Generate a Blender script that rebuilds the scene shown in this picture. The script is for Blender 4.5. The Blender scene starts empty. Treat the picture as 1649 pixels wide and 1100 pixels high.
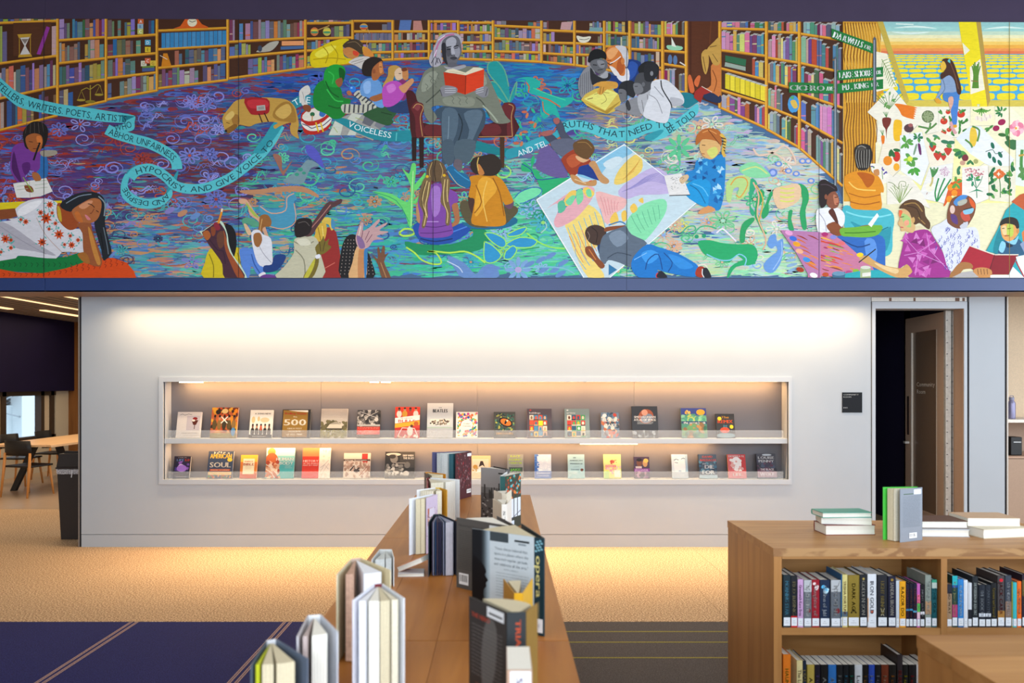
import bpy, bmesh, math, random
from mathutils import Vector, Matrix
random.seed(7)
S = bpy.context.scene
COL = S.collection
# ------------------------------------------------------------------ camera, world, light, exposure
EYE, FPX, VX, VY = 1.65, 1200.0, 806.0, 617.0      # eye height (m), focal length (px), vanishing point (px)
YW, YB = 7.5, 7.09                                  # wall face, face of the mural bulkhead
cd = bpy.data.cameras.new('camera'); cam = bpy.data.objects.new('camera', cd); COL.objects.link(cam)
cam.location = (0, 0, EYE); cam.rotation_euler = (math.pi/2, 0, 0)
cd.sensor_width = 36; cd.lens = 36*FPX/1649
cd.shift_x = (824.5-VX)/1649; cd.shift_y = (VY-550)/1649
cd.clip_start = .05; cd.clip_end = 200
cd.dof.use_dof = True; cd.dof.focus_distance = 6.6; cd.dof.aperture_fstop = 3.0
S.camera = cam
w = bpy.data.worlds.new('world'); S.world = w; w.use_nodes = True
bg = w.node_tree.nodes['Background']; bg.inputs[0].default_value = (.72, .86, 1, 1); bg.inputs[1].default_value = 2.2
S.view_settings.view_transform = 'Standard'; S.view_settings.look = 'None'
S.view_settings.exposure = 0.0; S.view_settings.gamma = 1; S.view_settings.use_curve_mapping = False

def area(name, loc, rot, sx, sy, power, col, spread=math.pi):
    l = bpy.data.lights.new(name, 'AREA'); l.shape = 'RECTANGLE'; l.size = sx; l.size_y = sy
    l.energy = power; l.color = col; l.spread = spread
    o = bpy.data.objects.new(name, l); COL.objects.link(o); o.location = loc; o.rotation_euler = rot
    return o
R = math.radians
# daylight through the window walls behind and to the right of the camera
area('daylight_back_windows', (1.6, -3.7, 2.7), (R(90), 0, R(4)), 11, 4.2, 560, (.86, .93, 1))
area('daylight_right_windows', (8.6, 2.0, 2.7), (R(90), 0, R(90)), 9, 4.2, 440, (.84, .92, 1))
# broad overhead fill, added out of view to brighten mural, wall and floor
area('overhead_fill_glow', (0, 2.2, 5.2), (0, 0, 0), 10, 5, 150, (1, .93, .84))
# linear wash lights in the soffit over the display wall
area('soffit_wash_glow', (-.1, 7.25, 2.505), (0, 0, 0), 7.5, .05, 88, (1, .77, .48), R(150))
area('soffit_floor_glow', (-.1, 7.2, 2.505), (R(-6), 0, 0), 6.2, .05, 46, (1, .78, .5), R(62))

# ------------------------------------------------------------------ colour and materials
def lin(h, k=1.0):
    if isinstance(h, (tuple, list)): r, g, b = [v/255 for v in h[:3]]
    else:
        h = h.lstrip('#')
        if len(h) == 3: h = ''.join(c*2 for c in h)
        r, g, b = [int(h[i:i+2], 16)/255 for i in (0, 2, 4)]
    f = lambda c: c/12.92 if c <= .04045 else ((c+.055)/1.055)**2.4
    return (f(r)*k, f(g)*k, f(b)*k, 1)
MATS = {}
def newmat(name):
    m = bpy.data.materials.new(name); m.use_nodes = True
    return m, m.node_tree.nodes, m.node_tree.links, m.node_tree.nodes['Principled BSDF']
def mat(col, rough=.55, metal=0, noise=.06, scale=60, bump=0, spec=.4, name=None):
    key = (str(col), rough, metal, noise, scale, bump, spec)
    if key in MATS: return MATS[key]
    m, N, L, B = newmat(name or 'paint_%s' % str(col))
    c = lin(col)
    B.inputs['Roughness'].default_value = rough; B.inputs['Metallic'].default_value = metal
    B.inputs['Specular IOR Level'].default_value = spec
    tc = N.new('ShaderNodeTexCoord'); n = N.new('ShaderNodeTexNoise'); n.inputs['Scale'].default_value = scale
    n.inputs['Detail'].default_value = 4
    L.new(tc.outputs['Object'], n.inputs['Vector'])
    r = N.new('ShaderNodeValToRGB'); r.color_ramp.elements[0].position = .3; r.color_ramp.elements[1].position = .7
    r.color_ramp.elements[0].color = tuple(v*(1-noise) for v in c[:3])+(1,)
    r.color_ramp.elements[1].color = tuple(min(1, v*(1+noise)) for v in c[:3])+(1,)
    L.new(n.outputs['Fac'], r.inputs['Fac']); L.new(r.outputs['Color'], B.inputs['Base Color'])
    if bump:
        b = N.new('ShaderNodeBump'); b.inputs['Strength'].default_value = bump; b.inputs['Distance'].default_value = .002
        L.new(n.outputs['Fac'], b.inputs['Height']); L.new(b.outputs['Normal'], B.inputs['Normal'])
    MATS[key] = m
    return m
def oak(name, c0, c1, sc, rough=.42, spread=.14, band=0):
    m, N, L, B = newmat(name)
    tc = N.new('ShaderNodeTexCoord'); mp = N.new('ShaderNodeMapping'); mp.inputs['Scale'].default_value = sc
    oi = N.new('ShaderNodeObjectInfo'); add = N.new('ShaderNodeVectorMath'); add.operation = 'ADD'
    mul = N.new('ShaderNodeVectorMath'); mul.operation = 'SCALE'; mul.inputs['Scale'].default_value = 37
    cmb = N.new('ShaderNodeCombineXYZ')
    for i in range(3): L.new(oi.outputs['Random'], cmb.inputs[i])
    L.new(cmb.outputs[0], mul.inputs[0]); L.new(mul.outputs[0], add.inputs[1])
    L.new(tc.outputs['Object'], mp.inputs['Vector']); L.new(mp.outputs[0], add.inputs[0])
    n1 = N.new('ShaderNodeTexNoise'); n1.inputs['Scale'].default_value = 1; n1.inputs['Detail'].default_value = 6
    n1.inputs['Distortion'].default_value = .6
    L.new(add.outputs[0], n1.inputs['Vector'])
    fac = n1.outputs['Fac']
    if band:
        wv = N.new('ShaderNodeMath'); wv.operation = 'MULTIPLY'; wv.inputs[1].default_value = band
        sn = N.new('ShaderNodeMath'); sn.operation = 'SINE'
        L.new(fac, wv.inputs[0]); L.new(wv.outputs[0], sn.inputs[0])
        mr = N.new('ShaderNodeMapRange'); mr.inputs['From Min'].default_value = -1
        L.new(sn.outputs[0], mr.inputs['Value']); fac = mr.outputs[0]
    r = N.new('ShaderNodeValToRGB'); e = r.color_ramp.elements
    e[0].position = .25; e[0].color = lin(c0); e[1].position = .75; e[1].color = lin(c1)
    L.new(fac, r.inputs['Fac'])
    h = N.new('ShaderNodeHueSaturation'); mv = N.new('ShaderNodeMapRange')
    mv.inputs['To Min'].default_value = 1-spread; mv.inputs['To Max'].default_value = 1+spread
    L.new(oi.outputs['Random'], mv.inputs['Value']); L.new(mv.outputs[0], h.inputs['Value'])
    L.new(r.outputs['Color'], h.inputs['Color']); L.new(h.outputs['Color'], B.inputs['Base Color'])
    B.inputs['Roughness'].default_value = rough; B.inputs['Specular IOR Level'].default_value = .35
    return m
def emit(col, s, name):
    m, N, L, B = newmat(name); c = lin(col)
    B.inputs['Base Color'].default_value = c; B.inputs['Emission Color'].default_value = c
    B.inputs['Emission Strength'].default_value = s
    return m
# print: colour comes from the flat shapes' own colour attribute, with faint brushwork
def printmat(name, rough, brush):
    m, N, L, B = newmat(name)
    a = N.new('ShaderNodeAttribute'); a.attribute_name = 'Col'
    tc = N.new('ShaderNodeTexCoord'); mp = N.new('ShaderNodeMapping'); mp.inputs['Scale'].default_value = (14, 1, 55)
    n = N.new('ShaderNodeTexNoise'); n.inputs['Scale'].default_value = 1; n.inputs['Detail'].default_value = 5; n.inputs['Distortion'].default_value = 1.2
    L.new(tc.outputs['Object'], mp.inputs['Vector']); L.new(mp.outputs[0], n.inputs['Vector'])
    mr = N.new('ShaderNodeMapRange'); mr.inputs['From Min'].default_value = .25; mr.inputs['From Max'].default_value = .75
    mr.inputs['To Min'].default_value = 1-brush; mr.inputs['To Max'].default_value = 1+brush
    L.new(n.outputs['Fac'], mr.inputs['Value'])
    v = N.new('ShaderNodeVectorMath'); v.operation = 'SCALE'
    L.new(a.outputs['Color'], v.inputs[0]); L.new(mr.outputs[0], v.inputs['Scale']); L.new(v.outputs[0], B.inputs['Base Color'])
    B.inputs['Roughness'].default_value = rough; B.inputs['Specular IOR Level'].default_value = .25
    return m
M_PRINT = printmat('printed_ink', .45, .03); M_MURAL = printmat('mural_paint', .6, .09)

# ------------------------------------------------------------------ object helpers
def link(name, me, m=None, parent=None):
    o = bpy.data.objects.new(name, me); COL.objects.link(o)
    if m and me and not me.materials: me.materials.append(m)
    if parent: o.parent = parent
    return o
def tag(o, label=None, cat=None, group=None, kind=None):
    if label: o['label'] = label
    if cat: o['category'] = cat
    if group: o['group'] = group
    if kind: o['kind'] = kind
    return o
def empty(name, loc=(0, 0, 0), rz=0, label=None, cat=None, group=None):
    o = bpy.data.objects.new(name, None); COL.objects.link(o); o.location = loc; o.rotation_euler = (0, 0, rz)
    o.empty_display_size = .05
    return tag(o, label, cat, group)
BOXF = [(0, 3, 2, 1), (4, 5, 6, 7), (0, 1, 5, 4), (1, 2, 6, 5), (2, 3, 7, 6), (3, 0, 4, 7)]
class MB:
    def __init__(s): s.v = []; s.f = []; s.mi = []; s.m = 0
    def box(s, x0, y0, z0, x1, y1, z1, tf=None):
        p = [(x0, y0, z0), (x1, y0, z0), (x1, y1, z0), (x0, y1, z0), (x0, y0, z1), (x1, y0, z1), (x1, y1, z1), (x0, y1, z1)]
        return s.raw(p, BOXF, tf)
    def raw(s, p, f, tf=None):
        k = len(s.v); s.v += [tuple(tf @ Vector(q)) if tf else tuple(q) for q in p]
        s.f += [tuple(i+k for i in q) for q in f]; s.mi += [s.m]*len(f); return s
    def prism(s, poly, z0, z1, tf=None):
        n = len(poly)
        a = sum(poly[i][0]*poly[(i+1) % n][1]-poly[(i+1) % n][0]*poly[i][1] for i in range(n))
        if a < 0: poly = poly[::-1]
        p = [(x, y, z0) for x, y in poly]+[(x, y, z1) for x, y in poly]
        return s.raw(p, [tuple(range(n-1, -1, -1)), tuple(range(n, 2*n))]+[(i, (i+1) % n, n+(i+1) % n, n+i) for i in range(n)], tf)
    def tube(s, pts, r, n=10):
        pts = [Vector(p) for p in pts]; rs = r if isinstance(r, (list, tuple)) else [r]*len(pts); P = []; F = []
        for i, p in enumerate(pts):
            d = (pts[min(i+1, len(pts)-1)]-pts[max(i-1, 0)]).normalized()
            u = d.orthogonal().normalized() if i == 0 else (u-d*u.dot(d)).normalized()
            q = d.cross(u)
            P += [p+(u*math.cos(t)+q*math.sin(t))*rs[i] for t in [2*math.pi*k/n for k in range(n)]]
        for i in range(len(pts)-1):
            F += [(i*n+k, i*n+(k+1) % n, (i+1)*n+(k+1) % n, (i+1)*n+k) for k in range(n)]
        F += [tuple(range(n-1, -1, -1)), tuple(range((len(pts)-1)*n, len(pts)*n))]
        return s.raw(P, F)
    def lathe(s, prof, n=24, c=(0, 0, 0)):
        P = []; F = []
        for r, z in prof: P += [(c[0]+r*math.cos(2*math.pi*k/n), c[1]+r*math.sin(2*math.pi*k/n), c[2]+z) for k in range(n)]
        for i in range(len(prof)-1): F += [(i*n+k, i*n+(k+1) % n, (i+1)*n+(k+1) % n, (i+1)*n+k) for k in range(n)]
        F += [tuple(range(n-1, -1, -1)), tuple(range((len(prof)-1)*n, len(prof)*n))]
        return s.raw(P, F)
    def build(s, name, m=None, parent=None, bevel=0, smooth=False):
        me = bpy.data.meshes.new(name); me.from_pydata(s.v, [], s.f); me.update()
        if isinstance(m, (list, tuple)):
            for q in m: me.materials.append(q)
            me.polygons.foreach_set('material_index', s.mi); m = None
        if smooth: me.polygons.foreach_set('use_smooth', [True]*len(me.polygons))
        o = link(name, me, m, parent)
        if bevel:
            b = o.modifiers.new('edge', 'BEVEL'); b.width = bevel; b.segments = 2; b.limit_method = 'ANGLE'
        return o
def bx(name, a, b, m, parent=None, bevel=0): return MB().box(*a, *b).build(name, m, parent, bevel)
def struct(o): o['kind'] = 'structure'; return o
def W(px, py, Y): return ((px-VX)*Y/FPX, Y, EYE-(py-VY)*Y/FPX)       # photo pixel + true distance -> place in the room
def WX(px, Y=YW): return (px-VX)*Y/FPX
def WZ(py, Y=YW): return EYE-(py-VY)*Y/FPX

# ------------------------------------------------------------------ lettering and flat print
GL = {}
def glyph(ch):
    if ch in GL: return GL[ch]
    cu = bpy.data.curves.new('glyph', 'FONT'); cu.body = ch; cu.resolution_u = 2; cu.size = 1
    ob = bpy.data.objects.new('glyph', cu); me = ob.to_mesh()
    v = [(p.co.x, p.co.y) for p in me.vertices]; f = [tuple(p.vertices) for p in me.polygons]
    ob.to_mesh_clear(); bpy.data.objects.remove(ob); bpy.data.curves.remove(cu)
    if v:
        x0 = min(p[0] for p in v); v = [(p[0]-x0, p[1]) for p in v]; a = max(p[0] for p in v)+.09
    else: a = .3
    GL[ch] = (v, f, a); return GL[ch]
class Paint:
    """flat painted shapes in 2D (u right, v up), each a hair above the one before"""
    def __init__(s, step=1e-5): s.v = []; s.f = []; s.c = []; s.z = 0; s.step = step
    def poly(s, pts, col, k=1.0):
        s.z += s.step; n = len(s.v); s.v += [(x, y, s.z) for x, y in pts]; s.f.append(tuple(range(n, n+len(pts)))); s.c.append(lin(col, k))
    def rect(s, x0, y0, x1, y1, col): s.poly([(x0, y0), (x1, y0), (x1, y1), (x0, y1)], col)
    def ell(s, cx, cy, rx, ry, col, n=14, a=0):
        ca, sa = math.cos(a), math.sin(a)
        s.poly([(cx+rx*math.cos(t)*ca-ry*math.sin(t)*sa, cy+rx*math.cos(t)*sa+ry*math.sin(t)*ca) for t in [2*math.pi*i/n for i in range(n)]], col)
    def star(s, cx, cy, r, col, n=8, q=.5):
        s.poly([(cx+r*(1 if i % 2 else q)*math.cos(math.pi*i/n), cy+r*(1 if i % 2 else q)*math.sin(math.pi*i/n)) for i in range(2*n)], col)
    def line(s, pts, wd, col, taper=0):
        n = len(pts)
        if n < 2: return
        a = []; b = []
        for i, (x, y) in enumerate(pts):
            x0, y0 = pts[max(i-1, 0)]; x1, y1 = pts[min(i+1, n-1)]
            d = math.hypot(x1-x0, y1-y0) or 1; h = wd/2
            if taper: h *= max(.12, math.sin(math.pi*(i+.35)/(n-.3)))
            nx, ny = -(y1-y0)/d*h, (x1-x0)/d*h; a.append((x+nx, y+ny)); b.append((x-nx, y-ny))
        s.z += s.step; k = len(s.v); c = lin(col)
        s.v += [(x, y, s.z) for x, y in a]+[(x, y, s.z) for x, y in b]
        for i in range(n-1): s.f.append((k+i, k+n+i, k+n+i+1, k+i+1)); s.c.append(c)
    def _g(s, ch, tf, c):
        v, f, a = glyph(ch); k = len(s.v)
        s.v += [tf(x, y)+(s.z,) for x, y in v]
        for q in f: s.f.append(tuple(i+k for i in q)); s.c.append(c)
        return a
    def text(s, t, cx, cy, h, col, width=None, rot=0, bold=0):
        """centred text, cap height h, squeezed to width if given, rot in radians"""
        s.z += s.step; c = lin(col); sy = h/.72; tot = sum(glyph(ch)[2] for ch in t)-.09
        sx = width/tot if width else sy*.9
        ca, sa = math.cos(rot), math.sin(rot)
        for o in ([0] if not bold else [-bold, 0, bold]):
            x = 0
            for ch in t:
                def tf(gx, gy, x=x):
                    u = (x+gx-tot/2)*sx+o*h; v = (gy-.36)*sy
                    return (cx+u*ca-v*sa, cy+u*sa+v*ca)
                x += s._g(ch, tf, c)
    def path_text(s, t, pts, h, col, bold=0):
        """text spread along a path of points"""
        s.z += s.step; c = lin(col); L = [0]
        for i in range(1, len(pts)): L.append(L[-1]+math.dist(pts[i-1], pts[i]))
        tot = sum(glyph(ch)[2] for ch in t)-.09; sx = L[-1]/tot; sy = h/.72
        def at(d):
            for i in range(1, len(pts)):
                if d <= L[i] or i == len(pts)-1:
                    q = (d-L[i-1])/max(1e-9, L[i]-L[i-1]); a, b = pts[i-1], pts[i]
                    return a[0]+(b[0]-a[0])*q, a[1]+(b[1]-a[1])*q, math.atan2(b[1]-a[1], b[0]-a[0])
        for o in ([0] if not bold else [-bold, bold]):
            x = 0
            for ch in t:
                a = glyph(ch)[2]; w_ = a-.09; px, py, an = at((x+w_/2)*sx); ca, sa = math.cos(an), math.sin(an)
                def tf(gx, gy):
                    u = (gx-w_/2)*sx+o*h; v = (gy-.36)*sy
                    return (px+u*ca-v*sa, py+u*sa+v*ca)
                x += s._g(ch, tf, c)
    def clip(s, w_, h): s.v = [(min(max(x, 0), w_), min(max(y, 0), h), z) for x, y, z in s.v]; return s
    def build(s, name, m, parent, tf):
        """tf: (u, v, z) -> 3D"""
        me = bpy.data.meshes.new(name); me.from_pydata([tf(*q) for q in s.v], [], s.f)
        at = me.color_attributes.new('Col', 'FLOAT_COLOR', 'CORNER'); buf = []
        g = .93 if m is M_MURAL else 1
        for p, c in zip(me.polygons, s.c): buf += [c[0]*g, c[1]*g, c[2]*g, 1]*p.loop_total
        at.data.foreach_set('color', buf); me.update()
        return link(name, me, m, parent)
def crom(P, closed=True, k=3):
    n = len(P); out = []
    if n < 3: return P
    for i in range(n if closed else n-1):
        g = (lambda j: P[j % n]) if closed else (lambda j: P[min(max(j, 0), n-1)])
        a, b, c, d = g(i-1), g(i), g(i+1), g(i+2)
        for j in range(k):
            t = j/k; t2 = t*t; t3 = t2*t
            out.append(tuple(.5*(2*b[q]+(c[q]-a[q])*t+(2*a[q]-5*b[q]+4*c[q]-d[q])*t2+(3*b[q]-a[q]-3*c[q]+d[q])*t3) for q in (0, 1)))
    if not closed: out.append(P[-1])
    return out
# ------------------------------------------------------------------ shared materials
M_WALL = mat('a8acb1', .6, noise=.015, scale=3, name='wall_panel')
M_FRAME = mat('adb1b7', .45, noise=.01, name='frame_white')
M_DARK = mat('14121a', .6, name='dark_reveal')
M_STEEL = mat('d4d2cc', .35, .35, noise=.12, scale=30, name='steel')
M_TAUPE = mat('ab8d76', .55, noise=.03, name='taupe_paint')
M_NAVY = mat('1d356a', .38, noise=.03, scale=4, spec=.5, name='blue_band')
M_PURPLE = mat('40344b', .5, noise=.05, scale=5, name='shade_tinted_band')  # blue paint tinted purple and darkened to carry warm light and ceiling shade
M_SOFFIT = mat('8a6a52', .5, noise=.06, scale=6, name='soffit_wood')
M_BLACK = mat('1d1a1a', .5, name='black_plastic')
M_PAPER = mat('e9e6dc', .8, noise=.05, scale=300, name='paper')
M_PAPER2 = mat('cfc4a6', .8, noise=.07, scale=300, name='aged_paper')
OAK_Y = oak('oak_along_depth', '985c26', 'b67838', (16, 1.3, 16))
OAK_X = oak('oak_along_width', 'a06c38', 'c4925a', (1.3, 16, 16))
OAK_Z = oak('oak_upright', '9c6a3a', 'b8844c', (16, 16, 1.2), spread=.09)
OAK_E = oak('oak_front_edge', '946a44', 'b48a5c', (3, 3, 7), spread=.05, band=26)
WOOD_D = oak('dark_wood', '5a3a20', '6e4a2a', (14, 14, 1.2))
WOOD_L = oak('chair_wood', 'c8803e', 'd99450', (14, 14, 1.2))
WOOD_T = oak('table_wood', 'd6aa7c', 'e2ba8c', (14, 1.2, 14))

def speck(name, c0, c1, c2, sc, bump):
    m, N, L, B = newmat(name)
    tc = N.new('ShaderNodeTexCoord'); n = N.new('ShaderNodeTexNoise'); n.inputs['Scale'].default_value = sc; n.inputs['Detail'].default_value = 3
    L.new(tc.outputs['Object'], n.inputs['Vector'])
    r = N.new('ShaderNodeValToRGB'); e = r.color_ramp.elements; e[0].position = .36; e[0].color = lin(c0); e[1].position = .66; e[1].color = lin(c2)
    q = e.new(.5); q.color = lin(c1)
    L.new(n.outputs['Fac'], r.inputs['Fac'])
    n2 = N.new('ShaderNodeTexNoise'); n2.inputs['Scale'].default_value = 1.1; L.new(tc.outputs['Object'], n2.inputs['Vector'])
    mx = N.new('ShaderNodeHueSaturation'); mr = N.new('ShaderNodeMapRange'); mr.inputs['To Min'].default_value = .9; mr.inputs['To Max'].default_value = 1.1
    L.new(n2.outputs['Fac'], mr.inputs['Value']); L.new(mr.outputs[0], mx.inputs['Value']); L.new(r.outputs['Color'], mx.inputs['Color'])
    L.new(mx.outputs['Color'], B.inputs['Base Color']); B.inputs['Roughness'].default_value = .75; B.inputs['Specular IOR Level'].default_value = .2
    b = N.new('ShaderNodeBump'); b.inputs['Strength'].default_value = bump; b.inputs['Distance'].default_value = .003
    L.new(n.outputs['Fac'], b.inputs['Height']); L.new(b.outputs['Normal'], B.inputs['Normal'])
    return m
M_CORK = speck('cork_sheet', '8a684a', 'bc9872', 'e8c8a2', 90, .05)
M_CARP = speck('navy_carpet', '14174a', '1b1f5a', '282c6c', 160, .5)
M_CARG = speck('grey_carpet', '453d3b', '524a48', '625a57', 160, .5)
M_POL = mat('b59a80', .3, noise=.06, scale=8, name='polished_floor')

# ------------------------------------------------------------------ room shell
fl = struct(bx('floor', (-12, -5, -.2), (10, 16, -.006), mat('6b5a4a', .8)))
ys = [5.156, 6.02, 7.94, 9.75]
for j in range(3):
    xs = [-8.5]+[-8.5+1.83*k+(.93, 1.27, .2)[j] for k in range(0, 10)]+[9]
    for a, b in zip(xs, xs[1:]):
        if b > a: bx('cork_sheet', (a+.0012, ys[j]+.0012, -.006), (b-.0012, ys[j+1]-.0012, 0), M_CORK, fl)
bx('polished_sheet', (-8.5, 9.752, -.006), (-2, 15, 0), M_POL, fl)
bx('cork_sheet', (3, 9.752, -.006), (9, 10.6, 0), M_CORK, fl)
# carpets
ca = tag(bx('carpet', (-8.5, -4, -.006), (-.25, 5.154, -.0012), M_CARP), 'navy blue carpet with paired pinkish diagonal lines, left of the long bookcase', 'carpet')
M_LINE = speck('carpet_line', '8a6a66', 'a88880', 'c0a49a', 200, .4)
for x in (-1.47, -2.53, -3.59, -4.65, -.41-.0):
    for dx in (-.027, -.014, .014, .027):
        MB().raw([(x+dx-.0045-.05*0, 5.15, -.0002), (x+dx+.0045, 5.15, -.0002), (x+dx-.03+.0045, 0, -.0002), (x+dx-.03-.0045, 0, -.0002)], [(3, 2, 1, 0)]).build('line', M_LINE, ca)
cg = tag(bx('carpet', (-.245, -4, -.006), (9, 5.154, -.0012), M_CARG), 'grey-brown carpet with thin yellow lines between the two bookcases', 'carpet')
M_YEL = speck('yellow_line', '6e6430', '8c7f3a', 'a5964a', 200, .3)
for y in (4.95, 4.748, 4.48, 4.0, 3.4):
    bx('line', (-.24, y-.009, -.0012), (9, y+.009, -.0002), M_YEL, cg)
# front wall with the display niche cut out
NX0, NX1, NZ0, NZ1 = WX(264), WX(1269), WZ(772), WZ(615)
XL, XD0, XD1, XR = WX(131), WX(1402.5), WX(1559), WX(1618)
wf = MB()
wf.box(XL, YW, .128, NX0, 7.8, 2.85).box(NX1, YW, .128, XD0, 7.8, 2.85)
wf.box(NX0, YW, .128, NX1, 7.8, NZ0).box(NX0, YW, NZ1, NX1, 7.8, 2.85).box(NX0, 7.68, NZ0, NX1, 7.8, NZ1)
wf.box(XD0, YW+.02, 2.47, XD1, 7.8, 2.85)
struct(wf.build('wall_front', M_WALL))
struct(bx('wall_right_of_door', (XD1+.012, YW, 0), (XR, 7.8, 2.85), M_WALL))
struct(bx('baseboard_front', (XL, YW+.001, 0), (XD0, 7.8, .123), M_WALL))
struct(bx('trim_1', (WX(128.2), YW+.004, 0), (WX(130.8), 7.8, 2.85), M_DARK))
struct(bx('trim_2', (WX(126.3), YW-.004, 0), (WX(128.1), 7.8, 2.85), mat('8c837c', .4, .4)))
struct(bx('trim_3', (XR+.002, YW+.01, 0), (XR+.022, 7.8, 2.85), M_DARK))
struct(bx('trim_4', (XR+.023, YW-.002, 0), (XR+.034, 7.8, 2.85), mat('c8c2ba', .4)))
# bulkhead that carries the mural
bk = struct(bx('wall_bulkhead', (-8.5, YB+.014, 2.53), (9, YW, 5.33), mat('5a5560', .6)))
sf = struct(bx('ceiling_soffit', (-8.5, YB+.002, 2.519), (9, YW, 2.531), M_SOFFIT))
SC = FPX/YB
MU = lambda px: (px-VX)/SC
MV = lambda py: EYE-(py-VY)/SC
seams = [-240, 72, 385, 697.5, 1009, 1318, 1624, 1936]
for a, b in ((-1000, 72.5), (72.5, 1009), (1009, 1936), (1936, 2600)):
    struct(bx('trim_5', (MU(a)+.0015, YB+.002, WZ(470, YB)), (MU(b)-.0015, YB+.016, WZ(448.5, YB)), M_NAVY))
    struct(MB().raw([(MU(a)+.001, YB+.004, MV(28+(a+500)*.004)), (MU(b)-.001, YB+.004, MV(28+(b+500)*.004)), (MU(b)-.001, YB+.004, 5.33), (MU(a)+.001, YB+.004, 5.33),
        (MU(a)+.001, YB+.016, 4.9), (MU(b)-.001, YB+.016, 4.9), (MU(b)-.001, YB+.016, 5.33), (MU(a)+.001, YB+.016, 5.33)], [(0, 1, 2, 3), (5, 4, 7, 6), (4, 5, 1, 0), (3, 2, 6, 7), (4, 0, 3, 7), (1, 5, 6, 2)]).build('trim_6', M_PURPLE))
# ceilings, far walls, window walls
struct(bx('ceiling', (-8.5, -4, 5.33), (9, 7.5, 5.5), mat('4a4038', .8)))
struct(bx('ceiling_right_alcove', (5, 7.5, 2.85), (9, 10.6, 2.95), mat('b8a088', .8)))
M_SIDE = mat('bdb8b2', .7)
lw = MB()
lw.box(-8.7, -4, 0, -8.5, 11.2, 5.33).box(-8.7, 11.2, 0, -8.5, 15, .62).box(-8.7, 11.2, 1.5, -8.5, 15, 2.95).box(-8.7, 14.25, .62, -8.5, 15, 1.5)
struct(lw.build('wall_left', mat('c2b49c', .7)))
struct(bx('wall_back_left', (-8.7, 14.9, 0), (-2, 15.1, 2.95), mat('8a8474', .7)))
rw = MB()
rw.box(9, -4, 0, 9.2, -2.5, 5.33).box(9, 6.5, 0, 9.2, 10.6, 5.33).box(9, -2.5, 0, 9.2, 6.5, .6).box(9, -2.5, 4.8, 9.2, 6.5, 5.33)
struct(rw.build('wall_right', M_SIDE))
bw = MB()
bw.box(-8.7, -4.2, 0, 9.2, -4, .6).box(-8.7, -4.2, 4.8, 9.2, -4, 5.33).box(-8.7, -4.2, .6, -6, -4, 4.8).box(7, -4.2, .6, 9.2, -4, 4.8)
struct(bw.build('wall_back', M_SIDE))
# right alcove
struct(bx('wall_alcove_back', (4.74, 8.62, 0), (9, 8.75, 2.85), mat('d9bfa0', .7)))
# dark room behind the open door
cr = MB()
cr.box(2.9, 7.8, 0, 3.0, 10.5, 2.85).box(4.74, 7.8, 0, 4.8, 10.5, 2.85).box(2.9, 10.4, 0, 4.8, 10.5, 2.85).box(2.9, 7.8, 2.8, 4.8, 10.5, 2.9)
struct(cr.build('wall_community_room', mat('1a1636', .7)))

# ------------------------------------------------------------------ niche with shelves
ni = empty('display_niche', (0, YW, NZ0), 0, 'long white framed wall niche with two lit shelves of face-out books', 'display shelf')
def nbox(name, a, b, m, bevel=0, parent=None):
    return bx(name, (a[0], a[1]-YW, a[2]-NZ0), (b[0], b[1]-YW, b[2]-NZ0), m, parent or ni, bevel)
FO = [WX(257), WX(1274), WZ(780), WZ(607)]
nbox('frame_rail', (FO[0], YW-.018, NZ1), (FO[1], YW+.02, FO[3]), M_FRAME, .001)
nbox('frame_rail', (FO[0], YW-.018, FO[2]), (FO[1], YW+.02, NZ0), M_FRAME, .001)
nbox('frame_stile', (FO[0], YW-.018, NZ0), (NX0, YW+.02, NZ1), M_FRAME, .001)
nbox('frame_stile', (NX1, YW-.018, NZ0), (FO[1], YW+.02, NZ1), M_FRAME, .001)
M_NB = mat('626065', .6, noise=.02, scale=3, name='niche_back')
for a, b in ((264, 517), (517, 769), (769, 1021), (1021, 1269)):
    nbox('back_panel', (max(NX0, WX(a, 7.66))+.001, 7.66, NZ0), (min(NX1, WX(b, 7.66))-.001, 7.675, NZ1), M_NB)
nbox('side_panel', (NX0, YW+.02, NZ0), (NX0+.003, 7.66, NZ1), M_FRAME)
nbox('side_panel', (NX1-.003, YW+.02, NZ0), (NX1, 7.66, NZ1), M_FRAME)
SH1, SH0 = WZ(706.5), WZ(714.5)
nbox('shelf', (NX0+.003, YW+.004, SH0), (NX1-.003, 7.66, SH1), M_FRAME, .0008)
def acrylic():
    m, N, L, B = newmat('acrylic'); out = N['Material Output']
    t = N.new('ShaderNodeBsdfTransparent'); t.inputs[0].default_value = (.96, .97, .97, 1)
    d = N.new('ShaderNodeBsdfDiffuse'); d.inputs[0].default_value = (.9, .9, .92, 1)
    mx = N.new('ShaderNodeMixShader'); mx.inputs[0].default_value = .13
    L.new(t.outputs[0], mx.inputs[1]); L.new(d.outputs[0], mx.inputs[2]); L.new(mx.outputs[0], out.inputs[0])
    return m
M_ACR = acrylic()
for z, y1 in ((SH1, 693), (NZ0, 759.5)):
    for a, b in ((270, 604), (604, 940), (940, 1262)):
        nbox('acrylic_lip', (WX(a)+.001, YW+.006, z), (WX(b)-.001, YW+.010, WZ(y1)), M_ACR)
M_LED = emit('ffe2b0', 9, 'warm_led')
def light_bar(a, b, z, power):
    o = nbox('light_bar', (WX(a), YW+.047, z-.0003), (WX(b), YW+.062, z+.001), M_LED)
    l = area('shelf_bar_glow', ((WX(a)+WX(b))/2, YW+.055, z-.004), (R(36), 0, 0), WX(b)-WX(a), .02, power, (1, .54, .2))
    return o
for a, b in ((287, 609), (612, 940), (944, 1256)): light_bar(a, b, NZ1, 15*(b-a)/325)
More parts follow.
